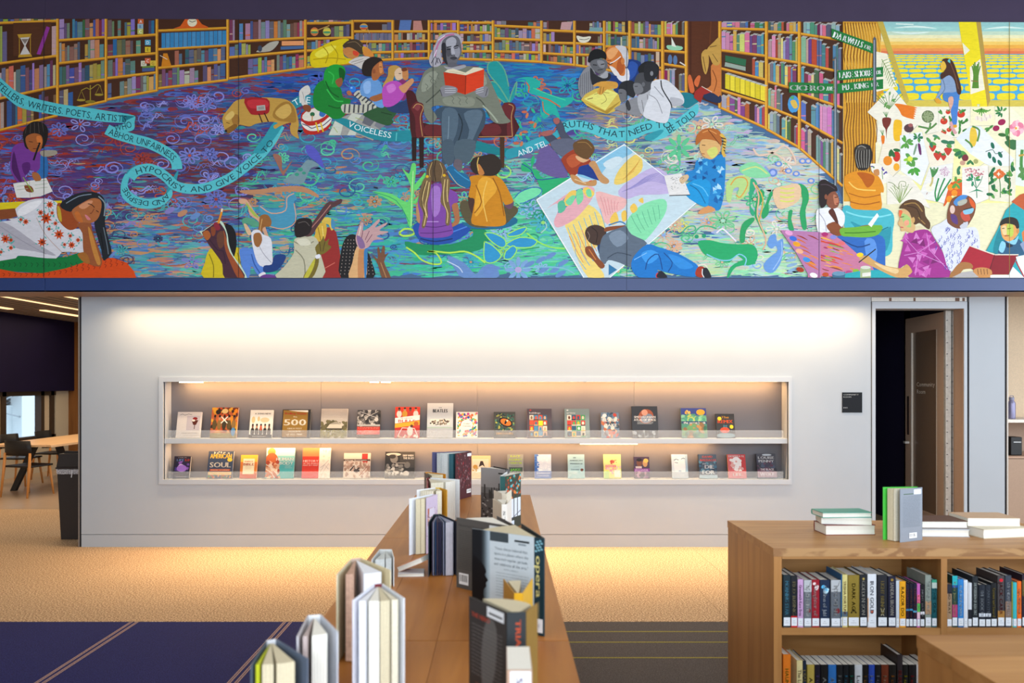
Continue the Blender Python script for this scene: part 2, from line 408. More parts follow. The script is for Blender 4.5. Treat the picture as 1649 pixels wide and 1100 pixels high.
for a, b in ((278, 606), (610, 930), (935, 1150)): light_bar(a, b, SH0, 11*(b-a)/325)

for a, b, z in ((287, 325, NZ1), (595, 609, NZ1), (613, 628, NZ1), (935, 1027, SH0)):
    nbox('light_bar_end', (WX(a), YW+.024, z-.010), (WX(b), YW+.04, z), M_LED)
# ------------------------------------------------------------------ door, sign
df = MB(); x0, x1 = WX(1404), WX(1557); i0, i1 = WX(1409.5), WX(1552); zt, zo = WZ(486), WZ(497)
df.box(x0, YW-.006, 0, i0, 7.7, zt).box(i1, YW-.006, 0, x1, 7.7, zt).box(i0, YW-.006, zo, i1, 7.7, zt)
d1 = struct(df.build('door_1', M_FRAME))
bx('jamb_lining', (i1-.004, YW+.004, 0), (i1, 7.7, zo), M_TAUPE, d1)
bx('jamb_lining', (i0, YW+.004, 0), (i0+.002, 7.7, zo), M_TAUPE, d1)
bx('reveal', (XD0-.001, YW+.01, 0), (x0, 7.6, 2.47), M_DARK, d1); bx('reveal', (x1, YW+.01, 0), (XD1+.012, 7.6, 2.47), M_DARK, d1)
tp = struct(bx('trim_7', (x0, YW+.004, WZ(485.2)), (x1, YW+.02, WZ(479)), mat('d8d4cc', .6)))
for px, wd in ((1434, 4), (1473, 3.5), (1542, 7), (1552, 4)):
    bx('scuff', (WX(px-wd/2), YW+.0035, WZ(485)), (WX(px+wd/2), YW+.006, WZ(479.5)), mat('6e5040', .7), tp)
# leaf swung into the dark room; hinge on the right jamb
hx, hy = i1-.035, 7.70
M_LEAF = mat('c9ad95', .55, noise=.03, name='leaf_paint')
leaf = empty('door_leaf', (hx, hy, 0), 0, 'taupe door standing open with a dark glass pane reading Community Room', 'door')
ang = math.atan2(.892, .09)          # leaf runs back and slightly right
Lw, Lt, Lh = .90, .045, zo-.012
tfm = Matrix.Rotation(ang, 4, 'Z')
def lp(name, u0, u1, z0, z1, m, t0=0, t1=Lt, par=None):
    b = MB(); b.box(u0, t0, z0, u1, t1, z1, tfm); return b.build(name, m, par or leaf)
lp('stile', 0, .15, .01, Lh, M_LEAF); lp('stile', Lw-.14, Lw, .01, Lh, M_LEAF)
lp('rail', .15, Lw-.14, Lh-.17, Lh, M_LEAF); lp('rail', .15, Lw-.14, .01, .25, M_LEAF)
gl = lp('glass_pane', .15, Lw-.14, .25, Lh-.17, mat('86705c', .25, noise=.03, name='brown_glass'), .016, .026)
for a in ((.15, .165, .25, Lh-.17), (Lw-.155, Lw-.14, .25, Lh-.17)):
    lp('glazing_bead', *a, mat('d8d0c4', .4), .026, .046)
p = Paint(2e-5)
p.text('Community', 0, .035, .047, 'fff6e6', .42); p.text('Room', -.105, -.045, .047, 'fff6e6', .2)
tz = WZ(624, 8.2)
p.build('lettering', M_PRINT, gl, lambda u, v, z: tuple(tfm @ Vector((Lw/2-.005-u, .027+z, tz+v))))
lp('lever_handle', Lw-.10, Lw-.05, .96, .985, M_STEEL, Lt, Lt+.045)
lp('lock_plate', Lw-.095, Lw-.05, 1.06, 1.5, mat('3a2a24', .5), Lt-.001, Lt+.004)
# continuous hinge
hg = tag(bx('continuous_hinge', (WX(1521.5, 7.68), 7.665, .02), (i1-.006, 7.70, zo-.005), M_STEEL), 'full height steel piano hinge between the open taupe door and its jamb', 'hinge')
kn = MB().tube([(WX(1533, 7.66), 7.661, .02), (WX(1533, 7.66), 7.661, zo-.006)], .006, 8).build('knuckle', mat('4a453e', .4, .7), hg)
for k in range(40):
    z = .05+k*(zo-.1)/40
    bx('screw' if k % 2 else 'knuckle_joint', (WX(1524.5, 7.66) if k % 2 else WX(1532, 7.66), 7.654, z), (WX(1526, 7.66) if k % 2 else WX(1534, 7.66), 7.666, z+.006), M_DARK, hg)
# room sign
sg = tag(bx('room_sign', (WX(1356), YW-.006, WZ(664.5)), (WX(1388), YW, WZ(632)), mat('101218', .6, noise=.02, spec=.2)), 'small square black room plaque on the white wall left of the doorway', 'sign')
p = Paint(2e-5)
p.text('COMMUNITY', WX(1370), WZ(635.6), .013, 'f0f0f0', WX(1382)-WX(1358), bold=.06); p.text('ROOM', WX(1364), WZ(639.3), .013, 'f0f0f0', WX(1370.5)-WX(1358), bold=.06)
p.text('145', WX(1361.3), WZ(656.6), .014, 'f0f0f0', WX(1364.5)-WX(1358), bold=.06)
p.build('lettering', M_PRINT, sg, lambda u, v, z: (u, YW-.0062-z, v))

# ------------------------------------------------------------------ right alcove: shelf, flask, box
sh = tag(MB().box(5.12, 8.02, WZ(680.5, 8.05), 7.2, 8.62, WZ(675.5, 8.05)).build('wall_counter', mat('e8ddd0', .5), None, .002), 'pale shelf at the right edge carrying a lilac flask', 'shelf')
bx('support_panel', (5.14, 8.58, WZ(734, 8.05)), (7.2, 8.6, WZ(680.5, 8.05)), M_TAUPE, sh)
cb = empty('cabinet', (5.12, 8.0, 0), 0, 'taupe low cabinet beneath the pale shelf at the right edge', 'cabinet')
zc = WZ(735, 8.0)
bx('body', (.02, .03, 0), (2, .5, zc-.02), M_TAUPE, cb); bx('top', (0, 0, zc-.02), (2.02, .52, zc), mat('b8937a', .5), cb)
bx('door_panel', (.03, .01, .08), (.62, .03, zc-.03), M_TAUPE, cb, .002); bx('door_panel', (.63, .01, .08), (1.22, .03, zc-.03), M_TAUPE, cb, .002)
fx, fz = WX(1629, 8.2), WZ(675.5, 8.05)
fk = empty('flask', (fx, 8.2, fz), 0, 'lilac metal drinking flask standing on the pale shelf at the right edge', 'bottle')
MB().lathe([(.0, 0), (.036, 0), (.038, .01), (.038, .165), (.034, .185), (.022, .2), (.022, .205)]).build('body', mat('8f8aa8', .35, .3), fk, 0, True)
MB().lathe([(.0, .205), (.026, .205), (.026, .235), (.022, .238), (0, .238)]).build('cap', mat('8c8aa0', .4), fk, 0, False)
MB().tube([(-.02, 0, .235), (-.018, 0, .252), (.018, 0, .252), (.02, 0, .235)], .004, 6).build('carry_loop', mat('7c7a90', .4), fk)
dp = empty('soap_dispenser_box', (WX(1631, 8.2), 8.15, zc), 0, 'small black box with a light slot below the pale shelf', 'box')
bx('body', (-.09, -.05, 0), (.035, .09, .20), M_BLACK, dp, .01); bx('slot', (-.06, -.052, .14), (.02, -.049, .15), mat('c8c8c8', .4), dp)

# ------------------------------------------------------------------ room seen at the left
for k in range(24):
    x = -8.4+k*.178
    struct(bx('ceiling_slat', (x, 7.52, 2.85), (x+.11, 14.9, 2.94), mat('8a7a6e', .6)))
struct(bx('ceiling_left_room', (-8.7, 7.5, 2.95), (-2, 15, 3.05), mat('2a2420', .8)))
M_LINEAR = emit('ffcf98', 1.7, 'linear_lamp')
for i, (x, ya, yb) in enumerate(((-6.87, 9.5, 14.3), (-7.94, 10.4, 12.0), (-7.55, 12.2, 13.6), (-6.0, 9.0, 14.3), (-8.43, 9, 14.8))):
    wd = .03 if i in (0, 3, 4) else .10
    o = tag(bx('linear_ceiling_lamp', (x, ya, 2.835), (x+wd, yb, 2.849), M_LINEAR),
        ('long thin lit strip in the slatted ceiling at far left', 'short lit panel in the slatted ceiling, the one nearer the left edge', 'short lit panel in the slatted ceiling beside the wall edge',
         'long thin lit strip in the slatted ceiling beside the wall edge', 'thin lit strip where slatted ceiling meets the dark panel')[i], 'lamp', 'lamps in the slatted ceiling')
area('left_room_glow', (-6.2, 11.5, 2.80), (0, 0, 0), 4, 5, 130, (1, .78, .52))
struct(bx('trim_8', (-8.5, 9, 1.5), (-8.38, 14.65, 2.85), mat('120a2a', .7, noise=.1, scale=2, spec=.15)))
struct(bx('trim_9', (-8.5, 14.66, 0), (-8.32, 14.9, 2.85), oak('post_wood', '6e4620', '8a5a2c', (14, 14, 1.2))))
# window in the left side wall
wn = MB()
for y in (11.2, 12.72, 13.79, 14.1): wn.box(-8.62, y, .62, -8.5, y+.1, 1.5)
wn.box(-8.62, 11.2, 1.42, -8.5, 14.25, 1.5).box(-8.62, 11.2, .62, -8.5, 14.25, .68)
w1 = struct(wn.build('window_1', mat('3a2a1c', .5)))
def glass():
    m, N, L, B = newmat('window_glass'); out = N['Material Output']
    t = N.new('ShaderNodeBsdfTransparent'); g = N.new('ShaderNodeBsdfGlossy'); g.inputs['Roughness'].default_value = .05
    mx = N.new('ShaderNodeMixShader'); mx.inputs[0].default_value = .05
    L.new(t.outputs[0], mx.inputs[1]); L.new(g.outputs[0], mx.inputs[2]); L.new(mx.outputs[0], out.inputs[0]); return m
M_GL = glass()
for a, b in ((11.3, 12.72), (12.82, 13.79), (13.89, 14.1)): bx('pane', (-8.58, a, .68), (-8.575, b, 1.42), M_GL, w1)
bx('roller_blind', (-8.545, 11.3, .68), (-8.54, 12.72, 1.42), mat('d8c090', .8), w1); bx('roller_blind', (-8.545, 13.9, .68), (-8.54, 14.1, 1.42), mat('cdb89a', .8), w1)
# building outside the window
ob = empty('building', (-13, 12, 0), 0, 'pale grey building with dark louvres and a diagonal brace outside the window', 'building')
bx('wall', (-1, -3, -.2), (0, 12, 1.06), mat('b9c4c8', .7), ob); bx('column', (-.2, 7.85, -.2), (.25, 9.5, 3.5), mat('ccd6da', .7), ob)
for k in range(7): bx('louvre', (-.6, -3, 1.1+k*.09), (-.05, 12, 1.15+k*.09), mat('3c4248', .6), ob)
bx('louvre_back', (-1, -3, 1.06), (-.62, 12, 3), mat('22262a', .7), ob)
for a, b in (((0.15, 5.6, .72), (.15, 8.6, 1.6)), ((.2, 6.0, 1.12), (.2, 8.6, .6)), ((.15, 5.2, .98), (.15, 7.9, 1.75))):
    MB().tube([a, b], .022, 6).build('brace', mat('8a949a', .4, .4), ob)

def chair(x, y, rz, label):
    """+Y is where the sitter looks"""
    c = empty('side_chair', (x, y, 0), rz, label, 'chair', 'chairs around the wooden table')
    st = MB(); n = 10; P = []
    for z in (.43, .455):
        for i in range(n+1):
            for j in range(n+1):
                u = -1+2*i/n; v = -1+2*j/n
                P.append((u*.225*(1-.06*v), v*.21, z-.02*(1-u*u)*(1-v*v)))
    F = []
    m = (n+1)**2
    for i in range(n):
        for j in range(n):
            a = i*(n+1)+j; F += [(a, a+1, a+n+2, a+n+1), (m+a, m+a+n+1, m+a+n+2, m+a+1)]
    for i in range(n):
        F += [(i, m+i, m+i+1, i+1), (n*(n+1)+i, n*(n+1)+i+1, m+n*(n+1)+i+1, m+n*(n+1)+i)]
        a = i*(n+1); b = a+n+1; F += [(a, b, m+b, m+a), (a+n, m+a+n, m+b+n, b+n)]
    st.raw(P, F).build('seat', M_BLACK, c, 0, True)
    bk_ = MB(); P = []; F = []
    for k in (0, 1):
        for i in range(9):
            u = -1+i/4
            for z, s_ in ((.60, 1.0), (.82, .93)):
                P.append((u*.24*s_, -.235+.05*(1-u*u)*-1-(z-.6)*.12+.05+k*.014, z))
    for i in range(8):
        a = i*2; b = 18+i*2; F += [(a, a+2, a+3, a+1), (b, b+1, b+3, b+2), (a+1, a+3, b+3, b+1), (a, b, b+2, a+2)]
    F += [(0, 1, 19, 18), (16, 34, 35, 17)]
    bk_.raw(P, F).build('backrest', M_BLACK, c, 0, True)
    for sx in (-1, 1):
        MB().tube([(sx*.235, -.26, 0), (sx*.225, -.215, .42), (sx*.22, -.20, .64)], [.013, .02, .017], 8).build('leg', WOOD_L, c, 0, True)
        MB().tube([(sx*.225, .21, 0), (sx*.19, .165, .435)], [.013, .02], 8).build('leg', WOOD_L, c, 0, True)
    return c
chair(-6.93, 10.96, R(-14), 'black and light wood chair at the near end of the table, back to us')
chair(-7.78, 12.1, R(-90), 'black chair with its back edge showing just above the table, under the window')
chair(-7.75, 12.95, R(-90), 'black chair farthest along the table, showing only its back top')
chair(-6.32, 11.75, R(90), 'black seated wooden-legged chair mostly hidden between table and waste bin')
tb = empty('meeting_table', (-7, 12.4, 0), 0, 'long light wood table on slanted black legs at far left', 'table')
pl = crom([(-.5, -1.32), (-.35, -1.5), (.35, -1.5), (.5, -1.32), (.5, 1.32), (.35, 1.5), (-.35, 1.5), (-.5, 1.32)], True, 4)
MB().prism(pl, .715, .745).build('tabletop', WOOD_T, tb)
for s_ in (-1, 1):
    for sy in (-1, 1):
        MB().raw([(s_*.46-.04, sy*.98-.03, 0), (s_*.46+.04, sy*.98-.03, 0), (s_*.46+.04, sy*.98+.03, 0), (s_*.46-.04, sy*.98+.03, 0),
              (s_*.18-.05, sy*.9-.03, .7), (s_*.18+.05, sy*.9-.03, .7), (s_*.18+.05, sy*.9+.03, .7), (s_*.18-.05, sy*.9+.03, .7)], BOXF).build('leg', M_BLACK, tb)
bx('cross_beam', (-.05, -.95, .65), (.05, .95, .714), M_BLACK, tb)
MB().lathe([(0, .7455), (.028, .7455), (.028, .748), (0, .748)], 16, (.12, -.2, 0)).build('cable_grommet', M_BLACK, tb)
# waste bin
bn = empty('waste_bin', (-4.47, 7.98, 0), 0, 'tall black waste bin with a clear liner beside the wall end', 'bin')
def frus(name, w0, w1, z0, z1, m, d0=.7, par=bn):
    return MB().raw([(-w0, -w0*d0, z0), (w0, -w0*d0, z0), (w0, w0*d0, z0), (-w0, w0*d0, z0), (-w1, -w1*d0, z1), (w1, -w1*d0, z1), (w1, w1*d0, z1), (-w1, w1*d0, z1)], BOXF).build(name, m, par, .006)
M_BIN = mat('2b2422', .5, noise=.08, scale=80, name='bin_plastic')
frus('body', .170, .200, 0, .765, M_BIN); frus('rim', .212, .212, .745, .765, M_BIN)
def liner():
    m, N, L, B = newmat('clear_liner'); out = N['Material Output']
    t = N.new('ShaderNodeBsdfTransparent'); d = N.new('ShaderNodeBsdfPrincipled'); d.inputs['Base Color'].default_value = (.75, .72, .74, 1); d.inputs['Roughness'].default_value = .25
    mx = N.new('ShaderNodeMixShader'); n = N.new('ShaderNodeTexNoise'); n.inputs['Scale'].default_value = 24; n.inputs['Detail'].default_value = 3
    rr = N.new('ShaderNodeMapRange'); rr.inputs['From Min'].default_value = .35; rr.inputs['From Max'].default_value = .65
    L.new(n.outputs['Fac'], rr.inputs['Value']); L.new(rr.outputs[0], mx.inputs[0])
    L.new(t.outputs[0], mx.inputs[1]); L.new(d.outputs[0], mx.inputs[2]); L.new(mx.outputs[0], out.inputs[0]); return m
frus('liner', .203, .206, .69, .744, liner())
MB().tube([(-.03, -.15, .735), (-.025, -.165, .70), (-.035, -.158, .66)], .005, 6).build('liner_knot', mat('d8d4d6', .4), bn)
frus('lid', .205, .185, .765, .905, M_BIN)
MB().raw([(-.15, -.10, .904), (.15, -.10, .904), (.15, .10, .904), (-.15, .10, .904), (-.13, -.09, .93), (.13, -.09, .93), (.13, .09, .915), (-.13, .09, .915)], BOXF).build('flap', M_BIN, bn)
# ------------------------------------------------------------------ mural (flat painted panels)
mural = empty('mural', (0, YB, MV(448)), 0, 'wide colourful painted mural of people reading in a curved library above the display wall', 'mural')
MTF = lambda u, v, z: (MU(u), -z, MV(-v)-MV(448))
TOPY = lambda px: 28+(px+500)*.004                       # the painted field's top edge
for a, b in zip(seams, seams[1:]):
    MB().raw([(MU(a)+.001, 0, 0), (MU(b)-.001, 0, 0), (MU(b)-.001, 0, MV(TOPY(b))-MV(448)), (MU(a)+.001, 0, MV(TOPY(a))-MV(448)),
        (MU(a)+.001, .013, 0), (MU(b)-.001, .013, 0), (MU(b)-.001, .013, MV(TOPY(b))-MV(448)), (MU(a)+.001, .013, MV(TOPY(a))-MV(448))],
        [(0, 1, 2, 3), (5, 4, 7, 6), (4, 5, 1, 0), (3, 2, 6, 7), (4, 0, 3, 7), (1, 5, 6, 2)]).build('panel', mat('40506a', .6), mural)
CR = {'T1': (0, 0, 4.582), 'T2': (260, 0, 4.582), 'T3': (520, 0, 4.582), 'T4': (780, 0, 4.582), 'T5': (1040, 0, 4.582), 'T6': (1300, 0, 4.585),
      'B1': (0, 230, 4.4), 'B2': (260, 230, 4.4), 'B3': (520, 230, 4.4), 'B4': (780, 230, 4.4), 'B5': (1040, 230, 4.4), 'B6': (1300, 230, 4.401), 'G': (1440, 150, 6.11), 'P': (0, 0, 1)}
BASE = [3e-4]; PP = [None]; CC = ['P']
def begin(c='P'):
    p = Paint(5e-6); p.z = BASE[0]; PP[0] = p; CC[0] = c; return p
def done(name, label=None):
    p = PP[0]; BASE[0] = p.z+1e-5; p.v = [(x, max(-447.6, min(y, -TOPY(x))), z) for x, y, z in p.v]; o = p.build(name, M_MURAL, mural, MTF)
    if label: o['label'] = label
def pt(s, c=None):
    x0, y0, k = CR[c or CC[0]]; n = [float(q) for q in s.split()]
    return [(x0+n[i]/k, -(y0+n[i+1]/k)) for i in range(0, len(n), 2)]
def f(col, s, sm=3, c=None):
    P = pt(s, c); PP[0].poly(crom(P, True, sm) if sm else P, col)
def l(col, wd, s, sm=3, c=None, taper=0):
    P = pt(s, c); PP[0].line(crom(P, False, sm) if sm and len(P) > 2 else P, wd, col, taper)
def e(col, cx, cy, rx, ry, a=0, c=None):
    x0, y0, k = CR[c or CC[0]]; PP[0].ell(x0+cx/k, -(y0+cy/k), rx/k, ry/k, col, 14, a)
RND = random.Random(11)
def jit(col, d=14):
    h = col; return tuple(min(255, max(0, int(h[i:i+2], 16)+RND.randint(-d, d))) for i in (0, 2, 4))

# ---- rug: thousands of short brush strokes, colours chosen by place
ANCH = [(-150, 260, 'b03a28 4a3a70 7a3040 503a68'), (40, 260, 'a83428 4d3c74 6b3350 5a6ab0'), (150, 200, '4c3a6a 5a3458 7d3038 44407c'), (120, 320, '50386e 7a3848 5e3f78 4a4a80'), (280, 180, '503a66 45407a 8a3434 5a70b8'),
    (330, 280, '6a3040 4a3a68 7c3838 3f3a70'), (300, 350, '5a5080 4a5c94 a85c48 587aa8'), (230, 400, '5a8ab8 50a0a8 c08a68 4a78b0'), (300, 435, '5cb8ac 6a90c0 c09a80 4aa89a'), (430, 170, '2f5ca0 7a3a58 2a4a94 4a3a78'),
    (440, 120, '2f5aa0 8a3a44 24509a 3a62b4'), (470, 240, '4a78a8 5a5a90 3f8a9a 6a5080'), (450, 320, '3f94a0 4aa88c c08a60 3a7ab0'), (480, 400, '50b0a0 4a90c0 b8987c 3ca888'), (600, 130, '2c58a0 8c4048 2f6ab0 44509a'),
    (600, 260, '3f80b0 5a6a9a 4a98a8 6a5880'), (620, 340, '3ca0a0 40b088 4a8ac0 58b8a0'), (600, 430, '3fa8b8 48b890 4a8ad0 3cc0a0'), (700, 280, '7a3a44 50406a 803c50 4a5890'), (740, 420, '38b888 48c894 58c8b0 4a90c8'),
    (830, 130, '1f78b8 2a64a8 2088a8 2a58a0'), (880, 180, '2a6cb0 3a5a9c 4a4a84 2c88a8'), (920, 130, '2a7cc0 2f6cb4 5a3f6a 2f8cc0'), (880, 240, '5a6a98 8a5a6a 4a8aa8 6a6a90'), (850, 300, '48b890 7a6a90 58c0a0 8ab0b0'),
    (840, 380, '50d098 60c8b0 4ac088 78d8b0'), (850, 430, '58d0a0 60c0b8 70b8c8 50c890'), (960, 200, '4a70a8 8a7a88 6a8ab0 a88a70'), (1010, 210, '7a8ab0 a89080 6a98a8 8ab0a0'), (1100, 240, '98b8c0 b0c8a8 a0a8d0 c8b8a0'),
    (1180, 230, '8ab0d0 a8c8b8 b8a8c8 98c0a8'), (1160, 370, 'a8d0b0 c0c8b8 98b8d8 d0b8a8'), (1230, 260, 'b0c0c8 c8c0a8 a8c0d8 d0c4b0'), (1270, 320, 'c0ccb8 b8d4b8 b8c8d8 d8c0a8'), (1130, 420, '98d8b0 b8d8a8 a8c8d0 c8d0b0'), (1230, 420, 'a8e0b0 c8dcb0 b8d0d0 98d8a8')]
ANCH = [(x, y, s.split()) for x, y, s in ANCH]
def rugcol(x, y):
    ws = [1/((x-a)**2+((y-b)*1.4)**2+300)**2 for a, b, _ in ANCH]
    r = RND.random()*sum(ws)
    for q, an in zip(ws, ANCH):
        r -= q
        if r <= 0: return jit(RND.choice(an[2]), 12)
    return jit(ANCH[0][2][0])
rp = begin()
rp.poly([(-238, -300), (-60, -220), (0, -205), (93, -180), (253, -144), (492, -106), (632, -95), (800, -95), (930, -103), (1067, -128), (1159, -170), (1290, -236), (1330, -262), (1362, -330), (1362, -447.5), (-238, -447.5)], '4a6a90')
def border(x):
    K = [(-240, 232), (0, 208), (93, 182), (253, 146), (492, 108), (632, 97), (800, 97), (930, 105), (1067, 132), (1159, 173), (1290, 238), (1330, 264), (1365, 340)]
    for (a, b), (c, d) in zip(K, K[1:]):
        if a <= x <= c: return b+(d-b)*(x-a)/(c-a)
    return 340
z0 = rp.z
def big(n, L0, L1, t0, t1):
    for i in range(n):
        x = RND.uniform(-237, 1360); y = RND.uniform(border(x)+4, 442); L = RND.uniform(L0, L1); t = RND.uniform(t0, t1)
        if x+L > 1363 or border(x+L)+t/2 > y or border(x)+t/2 > y or y+t/2 > 446.5: continue
        rp.z = z0+(i % 60)*5e-6
        rp.line([(x, -y), (x+L*.3, -y+RND.uniform(-1, 1)), (x+L*.7, -y+RND.uniform(-1, 1)), (x+L, -y)], t, rugcol(x, y), 1)
    rp.z = z0+62*5e-6
big(5200, 16, 50, 5, 9)
z0 = rp.z
for i in range(9000):
    x = RND.uniform(-235, 1365); y0 = border(x)+2; y = RND.uniform(y0, 446)
    L = RND.uniform(8, 38); t = RND.uniform(.9, 3.2); a = RND.uniform(-.10, .10)
    xe = x+L
    if xe > 1364 or border(xe) > y-2 or y+a*L > 446: continue
    rp.z = z0+(i % 60)*5e-6
    m = (x+L/2, y+a*L/2+RND.uniform(-1.5, 1.5))
    if m[1] > 446 or m[1] < border(m[0])+1: continue
    rp.line([(x, -y), (m[0], -m[1]), (xe, -(y+a*L))], t, rugcol(x, y), 1)
rp.z = z0+70*5e-6; z0 = rp.z
def acc(x, y):
    if x < 400: return RND.choice(['7f84d0', '9a98dc', '6a74c0', 'a03a34', 'c04a30', '8a8ad8'] if y < 330 else ['6a90d0', '4ab0b0', 'c88a60', '8a80c8', '3a4a70'])
    if x < 560 and y < 200: return RND.choice(['2f74c0', '4a64c0', 'a04038', '3a88c8'])
    if x < 780: return RND.choice(['3aa8c0', '48c090', '5a88d0', '2a5a90', 'c09068', '60d0a0'] if y > 200 else ['2f7cc8', 'a84a40', '3aa0c0'])
    if x < 960: return RND.choice(['20a0b0', '30b890', '2a80d0', 'c86a48', '1a4a88'] if y < 230 else ['68e0a8', '48b0c8', 'a0e070', '90b8e0', '2a9a78'])
    return RND.choice(['78c890', '58c088', 'e8e0d0', '88a8dc', 'e0b090', 'd8d878', 'a8dcc0'])
def curl(x, y, r, kind):
    """one scroll, petal ring or wave"""
    P = []; col = acc(x, y); wd = RND.uniform(1.5, 3.0)
    if kind == 0:
        a0 = RND.uniform(0, 6.28); s_ = RND.choice((-1, 1)); tn = RND.uniform(1.3, 2.1)
        for i in range(22):
            q = i/21; P.append((x+r*(1-q*.9)*math.cos(a0+s_*q*tn*6.28), -(y+.7*r*(1-q*.9)*math.sin(a0+s_*q*tn*6.28))))
        rp.line(P, wd, col, 1)
    elif kind == 1:
        n = RND.randint(5, 8); a0 = RND.uniform(0, 6)
        for k in range(n):
            a = a0+k*6.28/n; ca, sa = math.cos(a), math.sin(a)
            Q = [(x+ca*r*u-sa*r*v, -(y+.75*(sa*r*u+ca*r*v))) for u, v in ((.2, 0), (.5, .16), (.85, .16), (1, 0), (.85, -.16), (.5, -.16), (.2, 0))]
            rp.line(crom(Q, False, 2), wd*.9, col)
        rp.ell(x, -y, r*.16, r*.13, acc(x, y), 8)
    else:
        a = RND.uniform(-.7, .7); L = r*RND.uniform(1.6, 2.6)
        for o in (0, RND.uniform(2.5, 4.5)):
            P = [(x+(q-.5)*L*math.cos(a), -(y+o+(q-.5)*L*math.sin(a)*.6+math.sin(q*RND.choice((6, 7, 9)))*r*.28)) for q in [i/13 for i in range(14)]]
            rp.line(P, wd*.8, col, 1)
for i in range(900):
    x = RND.uniform(-220, 1330); y = RND.uniform(130, 438); r = RND.uniform(7, 22)
    if y-r < border(max(-239, x-r))+3 or y-r < border(min(1364, x+r))+3 or y+r > 446: continue
    rp.z = z0+(i % 50)*3e-5
    curl(x, y, r, RND.choice((0, 0, 0, 1, 2, 2)))
rp.z = z0+52*3e-5
# named creatures and plants woven into the rug
PP[0] = rp
CC[0] = 'T4'
for s in ('180 780 100 720 40 640 60 600 120 640 170 720', '185 760 110 640 30 540 30 470 90 450 150 520 180 640', '180 770 200 690 240 600 230 700'): f('1f9a98', s); l('d0603a', 1.6, s); l('28c098', 1.2, s)
f('22b0a0', '225 600 270 575 340 570 410 600 410 640 380 660 440 680 560 720 650 720 640 760 560 800 520 760 560 880 500 840 440 880 410 820 420 740 340 700 290 660 300 610')
l('d0643c', 2, '300 600 330 640 330 690 420 720 480 740 560 790'); l('d0643c', 1.6, '430 750 440 820 480 850'); l('1a6fc0', 1.6, '225 600 300 590 310 680 400 720 430 830'); l('40d0a0', 1.5, '360 650 480 700 600 740')
for cx, cy in ((230, 930), (300, 1000), (330, 830), (260, 1040), (380, 900)):
    for k in range(5): e(('c86a4a', '2a9ac8', '28b88a', '2068a8', 'd07a50')[k], cx+34*math.cos(k*1.26+cx), cy+26*math.sin(k*1.26+cx), 22, 10, k*1.1)
CC[0] = 'B3'
for s in ('630 150 660 160 650 300 630 590 610 590 560 470 420 380 350 345 480 360 600 420 620 300 560 180 610 220', '650 300 700 240 725 210 720 260 660 340', '640 420 700 360 670 430'): f('6ad870', s)
l('b8f0a0', 1.5, '625 590 630 400 640 200'); l('2aa070', 1.2, '360 350 520 410 610 560')
f('18905c', '580 700 700 720 900 720 1060 660 1050 600 1130 600 1180 680 1110 760 900 790 650 790')
l('b8e850', 3, '540 640 580 610 640 620 640 650 570 660 540 640'); l('b8e850', 2.6, '590 740 650 780 700 830 780 860 840 850 800 780 740 770 800 770 900 780 1000 770 1080 800 1150 850')
f('6a90c8', '880 800 1000 850 1080 930 1130 880 1200 860 1240 900 1230 958 1000 958 940 900'); l('c8d8f0', 1.6, '880 840 960 880 990 920'); e('e8f0f8', 1180, 890, 14, 9)
CC[0] = 'B4'
f('28b070', '265 150 290 140 330 170 330 120 350 90 355 130 340 180 380 200 420 250 600 250 500 320 420 380 400 330 360 240 330 210 265 200'); l('2a4a98', 1.5, '265 150 330 190 370 260 500 250 600 240')
f('6a5a94', '360 160 420 0 480 40 560 140 590 240 500 245 420 215')
f('78e0a8', '220 380 260 350 340 320 400 330 400 370 300 410 260 440 220 420'); l('2a68b8', 1.4, '215 390 260 345 350 315 405 330 390 370 300 420 250 430')
for s in ('160 650 240 610 300 600 260 650 180 665', '150 720 250 670 370 690 330 740 200 740', '0 640 60 640 140 680 150 730 110 740 40 690', '0 700 60 730 120 800 60 850 0 830', '150 770 200 730 230 760 190 820 140 820'): f('2f98cc', s); l('a0e868', 1.8, s+' '+' '.join(s.split()[:2]))
for k in range(8): e('80a8d8', 240+58*math.cos(k*.785), 900+58*math.sin(k*.785), 36, 15, -k*.785)
e('b8a8d8', 240, 900, 24, 22)
for x, y in ((320, 860), (400, 830), (470, 800), (420, 900), (500, 900), (560, 850), (540, 930)): e('6a90c8', x, y, 42, 16, .5)
l('8ac0d8', 1.6, '270 890 400 880 560 890 640 930'); f('6a8cc8', '0 880 40 860 120 890 70 910 60 950 0 950')
l('30a060', 2, '260 760 330 750 390 740'); l('98e860', 2.4, '300 640 380 700 470 740 570 750'); l('a0d0c8', 2, '430 560 440 600 400 640')
CC[0] = 'B5'
f('b8d888', '570 290 610 250 680 230 740 250 740 320 690 390 640 400 660 320 620 330 600 420 570 400'); l('e0a048', 2, '600 300 640 250 700 250 720 300 670 385 640 370')
f('30a878', '740 260 790 290 760 360 740 440 770 490 760 520 735 470'); 
for s in ('800 340 840 350 820 420 790 470 800 520 830 610 860 640 830 640 790 560 770 500', '880 350 900 360 870 430 870 500 830 540 820 500 850 430', '1080 290 1140 320 1155 400 1130 480 1140 600 1110 610 1090 500 1110 400', '1010 490 1040 480 1030 540 1050 620 1010 610', '680 580 750 530 770 550 710 620 700 700 665 700'): f('2aa060', s)
f('e8c49c', '900 340 1000 300 1090 300 1090 400 1000 460 930 460'); l('e0b090', 2.4, '760 280 800 380 790 520 850 680 830 760'); l('d8b048', 2, '780 300 830 400 800 560')
for y in (320, 350, 380, 410): l('d8e060', 2, f'950 {y} 1000 {y+8} 1050 {y}')
f('22a868', '370 700 450 690 540 710 650 720 750 720 790 770 780 840 720 870 690 830 640 800 590 850 520 830 430 800 390 760'); f('22a868', '690 830 760 840 770 860 640 880 590 950 575 950 600 880')
